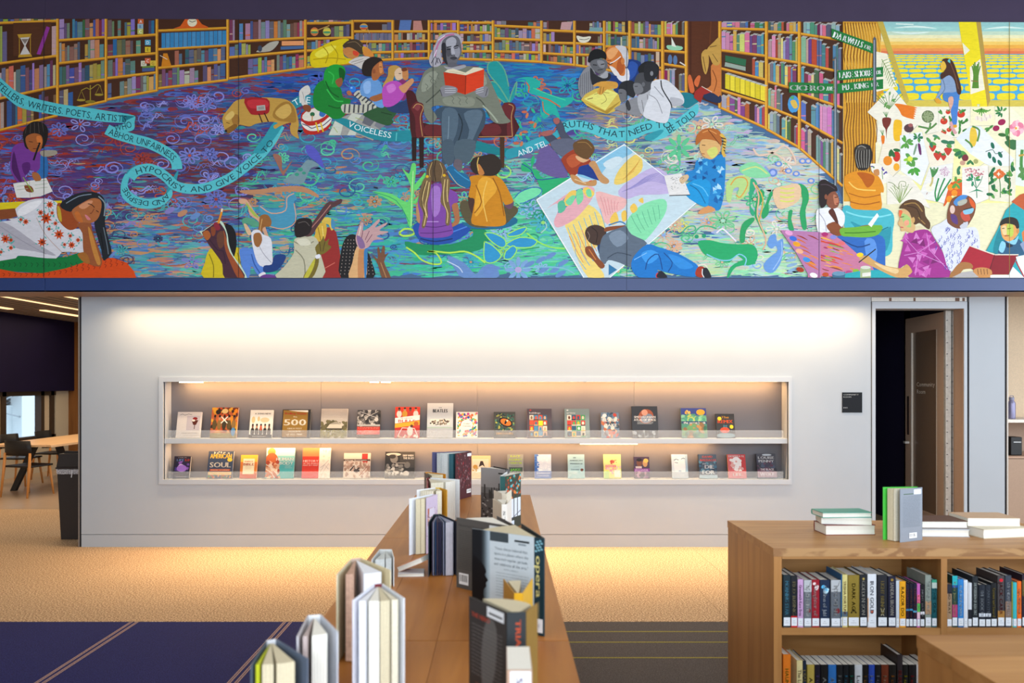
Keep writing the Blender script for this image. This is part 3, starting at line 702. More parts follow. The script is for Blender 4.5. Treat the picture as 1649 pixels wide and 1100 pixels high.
for x, y in ((360, 665), (412, 660)): e('1f9a70', x, y, 15, 14)
l('40b080', 2, '250 650 290 600 340 590 350 620 300 640 330 660 380 600 440 590 500 610'); l('f0e8f0', 2.4, '500 640 540 610 580 640 640 700'); l('80c8e0', 2, '430 790 520 830 600 830 660 790 710 820 700 870')
f('6a9ad8', '860 720 880 660 920 650 930 700 970 680 970 780 950 860 900 920 850 910 835 860 890 800 930 770 920 730 890 750'); l('a0c0e8', 1.5, '960 700 960 800 900 900')
for k in range(6): e('8ab0d0', 1010+k*6, 730+k*34, 40, 11, -.2+.12*k)
e('6a88d0', 900, 212, 32, 30); e('a8b8e8', 900, 212, 18, 17)
for x, y in ((940, 150), (1010, 200), (1065, 220), (1110, 130), (1170, 270), (1150, 130)): e('6a90d8', x, y, 26, 20); e('d8c8c0', x, y, 14, 11)
l('e8c8b0', 3, '760 40 800 90 900 70 980 20 1040 80 1060 150 1000 140 940 90 860 60'); l('90a8e0', 2, '930 250 1040 280 1150 290'); f('8ad8a0', '660 190 700 150 780 140 860 200 880 240 780 250 700 230'); l('d8e080', 2, '680 200 780 170 860 220')
for k in range(8): e('60c890', 235+62*math.cos(k*.785), 35+55*math.sin(k*.785), 40, 15, -k*.785)
e('40b080', 235, 35, 16, 16); l('58c090', 2.4, '230 90 240 160 170 200 150 225')
for k in range(3): CC[0] = 'B2'; e(('8a80c0', 'c08a68', '6a90c8')[k], 60+k*90, 480+k*20, 40, 20, .5)
for s in ('500 200 510 250 520 300', ): pass
f('7a98a0', '860 270 920 230 990 170 1040 120 1120 160 1060 180 1030 240 1000 290 920 290'); e('3a9a80', 985, 190, 18, 14); e('3a9a80', 960, 225, 16, 12); e('3a9a80', 1010, 215, 14, 10); f('c08a64', '550 340 700 330 860 310 1000 310 1100 360 1110 390 1000 350 800 350 640 370')
f('a06a58', '860 230 820 150 790 80 850 100 860 200 930 120 880 210'); f('5a5ac0', '1020 20 1080 30 1130 100 1150 180 1090 130 1040 90'); f('4a98b8', '690 440 760 470 860 460 880 390 930 350 960 400 940 420 960 520 900 600 800 600 720 540'); l('e0a884', 1.6, '700 450 780 500 880 480 890 390 940 360'); l('e0a884', 1.4, '940 430 950 560 860 610 760 590')
done('painted_rug')

# ---- bookcases
BK = ['7a4048', 'c8b0a0', '6a5c68', '8a9090', '5a6a80', '9a80b8', 'd0784c', '788070', '7a5468', '98a848', '4a6a50', 'a89098', '55687c', '3f5f90', 'b8a048', '6f8a80', '8f4450', '5f7a94', 'a0685a', '44506a', 'c0a890', '7a6a90', '5a8a70', 'd09a60', '587ca8', '8a6a50']
BKR = ['c8b060', 'd088b0', '4f8a70', '5a7ca8', 'b84a3c', 'e0a040', '9aa8b0', '7a4a80', 'd8d080', '5a90a8', '6a6a78', 'c09a80', '8a2f54', '4a6a4a', 'd06a8a', '88a890']
sp = begin(); zz = sp.z
def shelves(xl, xr, tops, rows, pal, fill=.92, side=0, gap=None):
    """xl, xr: uprights; rows: (y at xl, y at xr) of each shelf board, lowest last"""
    t0 = (TOPY(xl), TOPY(xr))
    sp.z = zz; sp.poly([(xl, -t0[0]), (xr, -t0[1]), (xr, -rows[-1][1]), (xl, -rows[-1][0])], '4a2a1a')
    prev = t0
    for ri, (a, b) in enumerate(rows):
        Y = lambda x: a+(b-a)*(x-xl)/(xr-xl); PY = lambda x: prev[0]+(prev[1]-prev[0])*(x-xl)/(xr-xl)
        x = xl+3; sp.z = zz+1e-5
        while x < xr-5:
            wd = RND.uniform(3.4, 8.5)*(1.0 if xr-xl > 60 else .75)
            if x+wd > xr-2: wd = xr-2-x
            if gap and any(g[0] == ri and g[1] < x+wd and x < g[2] for g in gap): x += wd; continue
            if RND.random() < fill:
                H = (Y(x)-PY(x))
                h = H*RND.uniform(.66, .93) if ri or H > 16 else H
                if ri == 0: h = H*RND.uniform(.75, 1.0)
                c = RND.choice(pal); z_ = sp.z
                tl = min(h, Y(x)-TOPY(x)-.5)
                sp.poly([(x, -Y(x)), (x+wd-.35, -Y(x+wd)), (x+wd-.35, -(Y(x+wd)-tl)), (x, -(Y(x)-tl))], jit(c, 16)); sp.z = z_
                if wd > 4.2 and h > 9 and RND.random() < .5:
                    q = Y(x)-h*RND.uniform(.2, .8); sp.z = z_+1e-5; sp.poly([(x, -q), (x+wd-.35, -q), (x+wd-.35, -q+RND.uniform(1, 3)), (x, -q+1.6)], jit(RND.choice(pal), 20)); sp.z = z_
                if side: sp.z = z_+1.2e-5; sp.poly([(x, -(Y(x)-tl)), (x+wd-.35, -(Y(x+wd)-tl)), (x+wd-.35+3, -(Y(x+wd)-tl-2.2)), (x+3, -(Y(x)-tl-2.2))], 'b0aca4'); sp.z = z_
            x += wd
        prev = (a, b)
    sp.z = zz+4e-5
    for a, b in rows:
        sp.line([(xl, -a), (xr, -b)], 4.4, 'b8741c'); sp.line([(xl, -a+.7), (xr, -b+.7)], 2.4, 'e8a830')
    sp.z = zz+7e-5
def upright(x, y1, wd=4.6):
    sp.line([(x, -TOPY(x)), (x, -y1)], wd, 'c07c20'); sp.line([(x-.8, -TOPY(x)), (x-.8, -y1)], wd*.5, 'eaae38')
SECT = [(-239, 93, [(46, 34), (135, 90), (210, 139), (272, 186)], BK, [(1, 22, 80)]),
    (93, 171, [(65.5, 60), (102.5, 94), (140, 128), (180, 163)], BK, [(3, 120, 170)]), (171, 253, [(62, 56), (93, 86), (126.5, 117), (161, 146)], BK, [(0, 219, 235), (1, 231, 252), (2, 225, 252)]),
    (253, 367, [(50, 45.5), (80, 73), (110, 99), (143, 129)], BK, [(0, 253, 367), (1, 253, 367), (2, 256, 280)]), (367, 492, [(68, 61), (93, 82), (127, 110)], BK, [(1, 405, 492), (2, 370, 396)]),
    (492, 568, [(38, 37), (63, 61), (82, 80), (109, 102)], BK, [(1, 495, 532)]), (568, 632.5, [(34, 34), (51, 51), (67, 67), (86, 84), (99, 96)], BK, [(1, 570, 608)]), (632.5, 691, [(51, 51), (67, 66), (84, 83), (96, 94)], BK, [(0, 635, 690)]),
    (691, 738, [(35, 35), (51, 51), (67, 67), (83, 83), (95, 95)], BK, None), (738, 794, [(37, 37), (52.5, 53), (69, 69), (83, 83), (95, 97)], BK, None), (793.5, 872, [(41.5, 45), (62, 65), (83, 85), (96, 100)], BK, [(0, 818, 850)]),
    (872, 925, [(49, 51), (69, 70), (86, 89), (100, 105)], BK, [(1, 897, 924), (0, 888, 900)]), (925, 973, [(51, 53), (70, 72), (88, 90), (105, 112)], BK, [(0, 926, 945), (1, 926, 958)]), (973, 1014, [(52, 55), (75, 77), (98, 104), (112, 120)], BK, None),
    (1014, 1067, [(56, 59), (79, 82), (107, 110), (120, 132)], BK, None), (1067, 1105, [(57, 59), (82, 85), (103, 109), (142, 150)], BKR, [(1, 1069, 1099), (2, 1069, 1104)]),
    (1159, 1234, [(46, 48), (81, 90.5), (110, 129), (145, 168), (173, 207)], BKR, [(2, 1160, 1202), (3, 1163, 1234)]), (1234, 1287, [(51, 53.5), (93, 101.5), (131, 146), (171, 192), (208, 238)], BKR, [(3, 1264, 1287)]),
    (1287, 1357, [(54.5, 65), (101.5, 117), (150.6, 174), (192, 231), (238, 300)], BKR, None)]
sp.poly([(1105, -TOPY(1105)), (1159, -TOPY(1159)), (1159, -172), (1105, -150)], '5c2f18')
for i, (a, b, rows, pal, gap) in enumerate(SECT): shelves(a, b, None, rows, pal, .93, i >= 15, gap)
sp.z = zz+2e-4
for x, y in ((-140, 245), (93, 184), (171, 164), (253, 147), (367, 129), (492, 110), (568, 102), (632.5, 97), (691, 96), (738, 96), (794, 98), (872, 101), (925, 106), (973, 112), (1014, 120), (1067, 132), (1105, 150), (1159, 174), (1234, 208), (1287, 240)): upright(x, y, 4.6 if x < 1000 else 5.4)
PP[0] = sp
# things standing on the painted shelves
CC[0] = 'T1'
f('5a3420', '100 170 380 165 380 400 100 415', 0); f('c89a30', '130 255 235 250 225 275 140 280', 0); f('c89a30', '140 405 230 400 240 420 135 425', 0); f('d8d0c8', '150 280 220 275 190 340 225 400 150 405 182 340', 0); f('8a7a70', '160 290 212 288 186 325', 0); f('9a3a98', '345 195 370 205 300 405 272 400', 0)
l('c89a30', 1, '145 275 145 410'); l('c89a30', 1, '226 270 226 405')
for cx, cy, col, ch, tc in ((1040, 160, 'd8642c', 'A', 'ffffff'), (1037, 197, '9ab8c8', 'B', '40609a'), (1037, 234, 'c8c868', 'C', 'ffffff'), (1092, 315, '5aa8c8', 'D', 'ffffff'), (1092, 367, 'e0c030', 'E', '3a3020'), (1062, 470, 'd8d0b8', 'D', '808060'), (1092, 450, 'd8643c', 'C', 'ffffff'), (1130, 468, 'd8b840', 'G', '8a6020')):
    f(col, f'{cx-21} {cy-20} {cx+21} {cy-20} {cx+21} {cy+20} {cx-21} {cy+20}', 0); x, y = pt(f'{cx} {cy}')[0]; sp.text(ch, x, y, 5, tc)
f('6a8a38', '1050 490 1140 485 1140 500 1050 503', 0); f('4a5a8a', '1050 505 1142 500 1142 525 1050 530', 0)
l('a89030', 1.5, '668 630 668 750'); l('a89030', 1.2, '600 670 640 650 668 660 720 625 745 640'); e('a89030', 600, 740, 32, 9); e('a89030', 732, 700, 32, 9); e('8a7828', 668, 752, 38, 12); l('a89030', .6, '600 675 575 738'); l('a89030', .6, '605 675 630 738'); l('a89030', .6, '735 640 705 698'); l('a89030', .6, '742 640 760 698')
CC[0] = 'T2'
f('e0601c', '90 212 140 195 175 135 270 135 300 180 345 200 345 210', 0); e('f0e4c0', 228, 165, 36, 34); l('303030', 1, '205 155 228 165 255 155', 0)
for k in range(15): f(('3a86b8', '4a90c0')[k % 2], f'{2+k*32} {246-k*1.3:.0f} {31+k*32} {245-k*1.3:.0f} {31+k*32} {355-k*1.8:.0f} {2+k*32} {357-k*1.8:.0f}', 0)
f('d8841c', '15 395 45 395 75 490 0 495', 0); l('f0e8d8', .8, '-10 410 45 440')
f('b8b0a0', '700 385 750 350 800 315 865 305 850 340 800 380', 3); e('40485a', 728, 360, 16, 24); f('f0a068', '888 305 1050 302 1050 335 888 338', 0); f('4a6a98', '880 345 1050 338 1050 360 880 368', 0)
for x, c_ in ((1130, 'd87a40'), (1222, 'c8b858')): e(c_, x, 235, 30, 32); e('4a9a68', x, 240, 28, 8); e('e8d040', x, 225, 28, 6)
l('c89a50', 1.5, '1150 225 1240 190')
CC[0] = 'T3'
e('d8a040', 302, 200, 30, 26); e('4a88b8', 302, 196, 30, 9); e('c84a38', 302, 212, 26, 7); l('d8a868', 1, '330 215 345 260 325 320 330 350'); f('5a78b0', '570 150 655 150 645 225 560 225', 0); f('c8887a', '668 155 725 155 738 225 665 225', 0)
for k in range(9): f('6f6a7c' if k % 2 else '7a7488', f'{242+k*30} 248 {268+k*30} 246 {268+k*30} 298 {242+k*30} 300', 0)
CC[0] = 'T4'
f('e8e0c8', '680 265 730 275 785 270 770 305 730 318 695 305'); l('303030', .8, '700 290 740 295 775 285'); f('7aa0a0', '780 205 870 205 870 235 770 232', 0); f('c89a98', '570 165 650 160 635 222 560 218', 0)
CC[0] = 'T5'
f('98d0a8', '158 335 265 345 255 372 170 368'); f('e8e8d8', '188 275 225 350 190 340', 0); e('5a78a0', 178, 440, 16, 36); e('5a78a0', 216, 445, 16, 36); l('d8d0c8', 2, '250 460 290 485')
for k in range(8): f('f0d838' if k % 2 else 'e0c828', f'{585+k*37} {545+k*12} {619+k*37} {556+k*12} {619+k*37} {665+k*12} {585+k*37} {654+k*12}', 0); f('b8b8b0', f'{585+k*37} {545+k*12} {619+k*37} {556+k*12} {640+k*37} {548+k*12} {606+k*37} {537+k*12}', 0)
f('2f6a48', '585 410 740 440 735 490 585 455', 0); f('9aa89a', '585 460 735 495 735 525 580 490', 0)
e('4a98d0', 1088, 770, 42, 66); f('e0b850', '1065 750 1100 740 1120 790 1090 800'); f('58a868', '1060 720 1090 710 1085 735'); e('303038', 1098, 842, 22, 14)
l('4a2010', 2, '330 160 330 560'); l('6e3a1c', 2, '480 160 470 330')
done('painted_bookcases')

# ---- ribbon of words
begin('T1'); RC, RD, RDK = '58c4cc', '2f9aa8', '1a7a88'
def rib(col, s, c): f(col, s, 3, c)
rib(RC, '-60 500 0 570 60 625 130 680 220 715 330 745 480 775 640 795 800 820 940 842 1000 862 960 905 830 905 720 895 600 880 440 855 300 830 220 815 130 785 60 730 0 680 -60 620', 'T1')
f(RDK, '900 850 1000 860 900 905', 0); rib(RC, '1000 862 995 900 990 955 930 975 850 965 800 925 830 940 900 920 960 890', 'T1')
CC[0] = 'T1'; l(RC, 17, '790 955 850 985 920 1008 1000 1032 1090 1055 1180 1095 1262 1145 1300 1195 1308 1250', 4)
CC[0] = 'B2'
f(RD, '120 195 110 260 80 340 40 400 0 450 -30 440 30 360 70 270', 3)
CC[0] = 'B1'; f(RD, '900 210 960 165 1000 160 960 215 920 250 905 300 880 330', 3); rib(RC, '890 220 860 290 860 370 900 420 970 460 1080 468 1160 440 1220 380 1215 330 1170 370 1080 395 1000 390 930 350 905 300 915 245', 'B1')
l(RC, 16, '925 250 965 205 1045 183 1115 202 1180 245 1235 298 1300 322 1400 328 1490 312 1610 262 1690 210 1830 98 1885 40 1940 -40 1985 -125', 4, 'B1')
CC[0] = 'T2'; rib(RD, '690 1100 760 1010 830 905 900 905 860 985 790 1080 760 1130 680 1130', 'T2'); rib('2a8c9c', '940 770 1000 715 1070 700 1160 715 1160 775 1060 775 1000 800 960 830', 'T2')
CC[0] = 'T3'; rib('1f8c98', '100 860 180 880 300 930 400 955 500 970 660 965 660 1035 500 1045 380 1030 240 975 140 920 80 890', 'T3')
CC[0] = 'B4'; rib('128088', '-120 -20 0 0 110 40 170 40 170 100 60 80 -130 40', 'B4'); rib('2a98a8', '160 50 280 20 440 -50 480 -10 380 40 260 90 160 115', 'B4')
CC[0] = 'T4'; rib('38a8b8', '300 1060 420 1010 500 990 560 940 620 900 600 970 520 1030 400 1090 320 1110', 'T4')
rib(RC, '560 960 590 910 650 885 740 895 840 930 950 950 1080 930 1190 895 1300 880 1410 885 1410 960 1300 965 1200 985 1100 1030 1000 1045 900 1030 800 990 700 960 640 960 590 985', 'T4')
CC[0] = 'T5'; f(RDK, '250 690 330 690 390 740 360 770 300 800 260 760', 3); rib(RC, '380 765 385 830 340 880 260 930 150 1010 60 1040 0 1020 130 940 240 870 320 810', 'T5'); f(RD, '0 1000 100 960 130 970 60 1030 0 1035')
def rt(t, s, c, h=9.5, col='1c3c48', bold=0): PP[0].path_text(t, crom(pt(s, c), False, 6), h, col, bold)
rt('TELLERS, WRITERS. POETS, ARTISTS', '-10 622 50 672 120 725 190 758 300 788 420 812 560 832 700 855 820 868 935 880', 'T1', 11); rt('WHO', '845 945 905 935 970 915', 'T1', 11)
rt('ABHOR UNFAIRNESS.', '808 968 850 985 920 1008 1000 1032 1090 1055 1180 1095 1262 1145 1296 1185', 'T1', 10.5)
rt('HYPOCRISY. AND GIVE VOICE TO', '965 205 1045 183 1115 202 1180 245 1235 298 1300 322 1400 328 1490 312 1610 262 1690 210 1830 98 1885 40 1925 -15', 'B1', 9.5)
rt('AND DESPISE', '1195 365 1150 412 1080 430 1000 425 930 395 880 325', 'B1', 8.5)
rt('THE', '975 765 1030 738 1100 740', 'T2', 10, 'e8f4f4'); rt('VOICELESS', '190 915 260 945 340 965 420 985 505 1000', 'T3', 9.5, 'e8f4f4')
rt('AND TEL', '235 78 330 45 440 0', 'B4', 10, 'e8f4f4'); rt('TRUTHS THAT NEED TO', '535 960 590 930 660 915 740 920 820 945 900 975 990 990 1080 980 1170 945 1260 925 1375 920', 'T4', 10.5); rt('BE TOLD', '160 965 260 905 358 830', 'T5', 11)
done('painted_ribbon', 'turquoise ribbon with hand lettered words')

# ---- figures
def fig(c): begin(c)
SK = ('8a4a28', 'a8602f', 'c07a40', 'd89860')
fig('B1')   # girl writing
f('7a3a94', '95 30 160 0 260 20 300 60 290 180 260 210 215 190 180 240 200 270 160 315 110 260 75 190 80 100'); f('2f6fb0', '290 90 330 95 345 170 335 240 290 250 260 210 285 180'); f('a59a88', '290 60 395 55 400 85 310 100')
f('5a2470', '160 150 210 140 215 190 185 230 165 200'); f('4f1f60', '100 60 130 180 160 290 120 250 85 180'); f('e8e4de', '95 290 330 250 375 345 290 380 210 390 120 390', 0); l('b8b8b0', 1, '210 272 215 388'); f('b06a3a', '230 215 270 215 295 260 260 275 235 250'); f(SK[0], '175 300 225 310 240 350 190 345'); l('8ab040', 1.5, '165 245 235 350')
for y in (285, 310, 335): l('a8b898', .7, f'120 {y} 200 {y-10}'); l('a8b898', .7, f'250 {y-10} 340 {y-20}')
CC[0] = 'T1'; f('241d1b', '175 970 230 905 300 900 350 940 355 1010 330 1080 300 1100 200 1100 175 1030'); f('a85f30', '195 1010 250 985 305 1000 318 1050 300 1110 270 1125 225 1115 195 1060'); f('d87a38', '270 1010 305 1010 312 1060 285 1075'); l('3a1c10', 1, '215 1045 245 1050'); l('3a1c10', 1, '275 1058 300 1055'); l('6a2818', 1.2, '245 1098 280 1098')
for k in range(5): l('5a5048', .7, f'{200+k*28} 905 {190+k*34} 985')
CC[0] = 'B1'; l('1e1a18', 3, '285 0 262 60 240 125')
done('painted_girl')
fig('B1')   # reclining woman
f('e8d020', '-900 430 0 425 200 415 440 410 440 450 100 480 0 480 -900 500', 0); f('0f7a3c', '-900 800 0 835 150 800 300 815 470 810 560 780 640 860 450 895 300 925 100 912 -900 890', 1); f('d84a14', '-900 890 0 895 120 918 300 925 470 890 620 840 800 815 900 850 950 910 968 957 -900 957', 1)
for k in range(26):
    x = -60+k*40; yy = 935 if x < 300 else 935-(x-300)*.14
    l('8a2810', 1.1, f'{x} {yy-12} {x+16} {yy-5} {x+6} {yy+12}', 0)
    if x < 560: l('0a4a28', 1, f'{x} 850 {x+14} 860 {x+4} 880', 0)
    if x > 480: l('8a2810', 1, f'{x} {yy-40} {x+14} {yy-34} {x+5} {yy-20}', 0)
f(SK[0], '-900 480 0 475 110 465 130 520 60 540 0 545 -900 560', 1)
f('dcdae0', '110 470 200 410 310 395 400 420 430 480 440 560 480 610 560 610 605 640 605 770 540 775 440 775 400 820 250 810 130 800 0 838 -900 830 -900 570 0 560 60 540 130 530', 2)
f('b4b0ba', '0 560 100 600 240 700 400 800 250 770 100 740 0 640'); f('f4f2f4', '130 480 210 425 300 410 250 470 150 520'); l('a09ca8', 1.2, '0 590 150 690 330 790'); l('c8b0a8', 1.2, '260 530 330 660 440 775')
f('a04a20', '405 440 440 430 520 480 560 560 550 600 500 620 450 590 410 530'); f('c8a830', '408 450 430 470 440 560 415 530'); f('20242a', '425 445 500 380 600 350 690 355 740 400 752 480 745 560 765 660 792 760 780 800 735 835 720 760 690 660 670 560 700 480 690 420 640 400 560 440 500 490')
f('b0683a', '515 475 580 430 650 395 705 400 722 440 705 520 670 560 610 575 550 558 520 515'); f('d8926a', '560 450 630 410 660 420 600 470'); f('c86e30', '530 500 560 490 590 560 555 555'); l('3a1c14', 1.3, '625 432 652 440 672 460'); l('3a1c14', 1.3, '682 480 702 492'); l('7a3a20', 1.2, '668 470 650 500 640 498'); f('d88088', '603 510 625 520 645 545 620 545')
f('9a5630', '545 575 640 570 655 620 690 720 725 820 715 875 660 870 610 840 590 740 585 640'); f('c8863c', '625 600 650 630 690 760 715 850 690 860 650 740'); f('a9692c', '550 790 610 780 640 850 600 850'); l('8a98a0', 2, '700 380 745 430 740 520'); l('8090a0', 1.5, '470 430 560 380 650 365'); l('6a7884', 1.5, '735 600 760 720 770 790'); l('10141a', 2, '715 640 735 760')
for x, y, r in ((330, 535, 46), (355, 440, 30), (420, 650, 40), (300, 705, 36), (185, 560, 25), (290, 495, 24), (395, 572, 20), (510, 725, 30), (500, 660, 18), (350, 612, 17), (40, 682, 36), (555, 690, 20), (460, 722, 17), (372, 498, 18), (150, 545, 16), (80, 690, 18), (10, 775, 16), (80, 745, 20)):
    for k in range(5): a = RND.uniform(0, 6.28); e('5ab0a8', x+r*1.15*math.cos(a), y+r*1.15*math.sin(a), 9, 4, a)
    x_, y_ = pt(f'{x} {y}')[0]; PP[0].star(x_, y_, r/4.4, 'd04c18', 8, .5); PP[0].ell(x_, y_, r/18, r/18, '6a2010', 8)
done('painted_reclining_woman')
fig('T2')   # dog
f('c79a45', '455 860 500 800 550 745 620 730 720 720 850 725 930 740 985 790 1003 850 1015 920 1005 980 1015 1025 960 990 950 940 955 905 880 930 840 952 828 930 860 908 790 900 700 915 650 935 580 922 560 940 500 985 470 960 455 910')
f('a87a30', '820 850 860 780 930 750 980 800 995 900 930 900 860 890'); f('d8ae58', '840 840 880 790 940 770 960 830 900 880'); f('a67430', '520 855 565 848 578 900 548 935 525 905'); f('8a5e22', '470 960 500 985 560 940 545 915 500 940'); l('5a3a14', 1, '480 905 505 912'); e('2a1a10', 478, 968, 9, 9); f('e0bc68', '470 870 520 820 540 850 500 890')
f('a81f24', '615 730 780 728 800 800 780 842 690 850 650 830'); f('c83038', '640 742 770 740 785 790 660 800'); f('b4b0a8', '703 782 765 776 770 815 705 820', 0); l('4a4038', .8, '715 795 758 792'); l('4a4038', .8, '715 806 758 803'); l('3a1414', 1.8, '720 840 745 905'); l('3a1414', 1.8, '760 835 790 900'); l('203050', 1.4, '690 715 740 722')
done('painted_dog')
fig('T2')   # drum
f('c0281e', '1030 860 1060 820 1150 790 1230 790 1255 900 1215 965 1130 995 1060 985 1040 930'); f('ece6dc', '1033 895 1090 930 1180 910 1245 860 1252 900 1190 955 1100 968 1045 935'); e('e8e0d0', 1135, 845, 100, 46, .28); l('4a3a60', 1.4, '1040 915 1080 930 1110 948 1150 935 1190 930 1250 880')
for x in (1150, 1185): l('e8c020', 2.4, f'{x-10} 905 {x+10} 975')
e('2a6a40', 1115, 845, 18, 16); l('c88a48', 1.6, '1112 895 1115 855'); f('3a70b8', '1165 850 1180 800 1210 800 1220 830 1195 865')
done('painted_drum')
fig('T3')   # checkered mat
f('a4a29c', '40 1000 90 890 220 836 330 850 470 920 400 970 370 1040 280 1000 180 1000', 0)
for s in ('90 895 150 920 130 1000 45 1000', '215 838 290 850 240 900 180 880', '310 860 390 885 350 935 290 910', '400 890 470 920 420 955 380 930', '200 960 250 975 240 1000 180 1000'): f(RND.choice(('6a6a72', 'd0d4c4', '808088')), s, 0)
l('a8b850', 1, '240 870 300 890'); l('a8b850', 1, '80 940 110 980')
done('painted_mat')
begin('T3'); rib('1f8c98', '120 872 180 880 300 930 400 955 500 970 660 965 660 1035 500 1045 380 1030 240 975 140 920 90 890', 'T3'); rt('VOICELESS', '190 912 260 942 340 962 420 982 505 1000', 'T3', 9.5, 'e8f4f4'); l('60c8c8', 1.5, '545 980 540 1040')
done('painted_ribbon', 'darker teal ribbon piece reading voiceless')
fig('T3')   # yellow hoodie
f('e8cc10', '-95 425 -75 380 0 340 60 310 150 288 195 298 150 350 160 420 215 440 175 472 100 482 0 500 -80 495'); f('f8e84a', '-60 400 20 350 100 340 60 390 -20 430'); l('b89a08', 1.6, '0 345 40 400 20 470'); l('b89a08', 1.4, '60 330 110 400 100 470'); l('b89a08', 1.4, '-70 440 60 430 170 440')
f('4a3a2a', '145 340 200 295 270 300 302 350 292 402 250 385 190 365'); l('8a7050', 1, '180 320 240 310 285 350'); f('d08848', '150 370 195 350 265 390 255 425 205 435 160 405'); f('e04a30', '225 375 265 390 255 415 225 405'); f('e8cc10', '295 345 340 362 330 400 300 400'); f('e0903a', '300 350 345 365 378 415 330 420 300 402'); f('d8d0c8', '190 460 270 420 355 430 305 512 240 485'); l('8a8078', .8, '210 462 300 435'); l('8a8078', .8, '230 475 320 445')
done('painted_child')
fig('T3')   # green hood
f('178530', '-40 620 20 590 60 625 130 650 150 720 205 735 190 790 150 865 80 880 20 840 -60 800 -70 700'); f('1fa238', '20 515 80 478 145 488 168 530 150 605 118 645 50 640 8 600'); f('0e5c20', '120 500 165 530 150 600 125 580'); l('0f6022', 2, '20 600 60 680 120 720'); l('0f6022', 2, '40 780 110 800 170 780'); l('38c050', 2, '40 530 80 560 70 620'); l('38c050', 2, '30 660 90 740 150 750'); f('9a5a38', '92 600 138 575 145 620 118 645')
f('ddd8cf', '-170 670 -110 630 -90 685 -135 720 -110 775 -145 785 -170 730'); l('a8a49c', 1, '-150 680 -130 760'); f(SK[0], '-145 780 -110 775 -85 800 -100 830 -140 810')
f('c9c7b4', '145 772 300 778 430 785 432 832 250 838 155 835'); f('c9c7b4', '228 700 275 668 335 745 398 752 400 788 300 792 270 740')
for k in range(8): l('4a4a4e', 2.6, f'{165+k*34} 772 {160+k*34} 834')
for k in range(6): l('4a4a4e', 2.4, f'{236+k*26} {718+k*14} {270+k*26} {686+k*14}')
f('2f5a34', '300 840 430 788 530 810 542 840 510 882 522 902 480 928 400 905 330 870'); l('1c3c20', 1.4, '430 830 510 850'); e('2f80e0', 220, 660, 24, 25); e('8ac0f8', 212, 650, 8, 7); f('b87048', '175 680 200 670 215 700 190 705')
done('painted_child')
fig('T3')   # blue shirt, pink girls
f('2a3f6a', '470 790 560 760 660 735 660 830 520 832'); f('6c9fd8', '275 645 310 590 370 578 425 610 442 680 432 720 452 792 400 788 340 725 285 705'); f('94bcec', '300 620 350 600 350 680 310 690'); f('2a201c', '288 505 310 450 370 422 430 435 442 470 400 490 390 545 350 565 300 555'); f('b56a3a', '385 485 435 452 446 510 452 545 425 560 400 592 365 590 362 525'); f('e09050', '415 470 436 470 442 530 420 540'); l('2a1410', 1, '418 495 435 497'); e('9a5430', 378, 528, 12, 17); f('a86438', '345 722 430 690 480 655 497 690 440 732 380 752')
f('c79a4a', '440 640 480 560 485 500 540 483 575 515 530 560 512 612 480 640'); f('e8c4a0', '528 535 565 500 592 530 588 580 545 592'); f('d08a50', '588 520 622 505 632 560 622 592 592 585'); f('7a3a20', '580 510 610 500 625 520 590 530'); f('8a2f70', '560 610 600 590 640 640 620 720 580 740'); f('c050b8', '440 655 480 610 550 600 602 650 592 720 520 782 452 787 440 720'); f('d878d0', '470 640 520 620 540 660 490 690'); f('d89868', '560 645 600 620 655 580 672 605 640 645 600 690'); l('3a2018', 1, '560 545 578 545')
done('painted_child')
fig('T3')   # armchair
f('4a171b', '612 690 650 668 680 695 705 760 720 900 900 925 1150 925 1290 890 1330 780 1340 760 1400 760 1425 800 1410 860 1412 1010 760 1017 655 1012 640 850', 2); f('6a2428', '650 800 690 752 735 755 755 800 735 860 748 1010 690 1010 680 870'); f('8a3c40', '668 790 700 765 720 790 700 820'); f('6a2428', '1180 930 1290 920 1310 990 1180 1000'); f('6a2428', '760 925 880 930 880 1000 760 1000')
f('6a2428', '1310 810 1345 762 1395 765 1422 795 1402 860 1408 1005 1360 1005 1355 860'); l('d0a060', 1, '665 800 690 770 725 775 740 800 718 870 735 1008', 3); l('d0a060', 1, '745 1012 880 1012'); l('d0a060', 1, '1150 1012 1400 1008'); l('d0a060', 1, '1370 770 1405 790 1390 860 1398 1005')
for x in (655, 710): f('2a1512', f'{x} 1015 {x+36} 1015 {x+34} {1190 if x < 700 else 1240} {x+4} {1190 if x < 700 else 1240}', 0)
f('4a2c18', '1305 1012 1340 1012 1338 1240 1308 1240', 0)
done('painted_armchair')
fig('T3')   # seated reader
f('3e5060', '845 805 950 780 1060 800 1150 790 1197 830 1192 930 1150 1000 1110 1110 1040 1190 960 1190 945 1130 920 1195 880 1200 872 900 830 875'); f('566a7a', '880 830 960 800 1000 860 980 1000 920 1100 890 1100'); f('5c7080', '1040 840 1140 810 1180 850 1130 980 1080 1080 1050 1080 1080 960'); l('22303a', 2, '1000 840 1030 920 1000 1040 960 1120'); l('8296a4', 1.2, '930 860 925 1000 905 1180')
CC[0] = 'B3'; f('4a5c6a', '850 -10 925 -10 925 140 880 155 850 100'); f('50626e', '945 -10 1082 -10 1042 135 940 120'); f('6a6068', '935 120 985 130 980 200 930 190'); f('1a6a98', '878 182 920 165 960 205 1010 222 1050 270 1042 310 1010 325 960 305 900 252'); l('3a98c8', 1.6, '930 190 990 240 1040 270'); l('c8b888', 1, '885 200 950 290 1010 322')
CC[0] = 'T3'; f('7c8070', '688 685 720 600 760 520 850 488 920 480 1000 490 1045 488 1180 510 1235 600 1290 720 1345 850 1385 900 1300 915 1240 885 1200 805 1130 800 1060 800 950 790 850 780 800 800 842 865 800 912 750 850 740 770 700 750', 3)
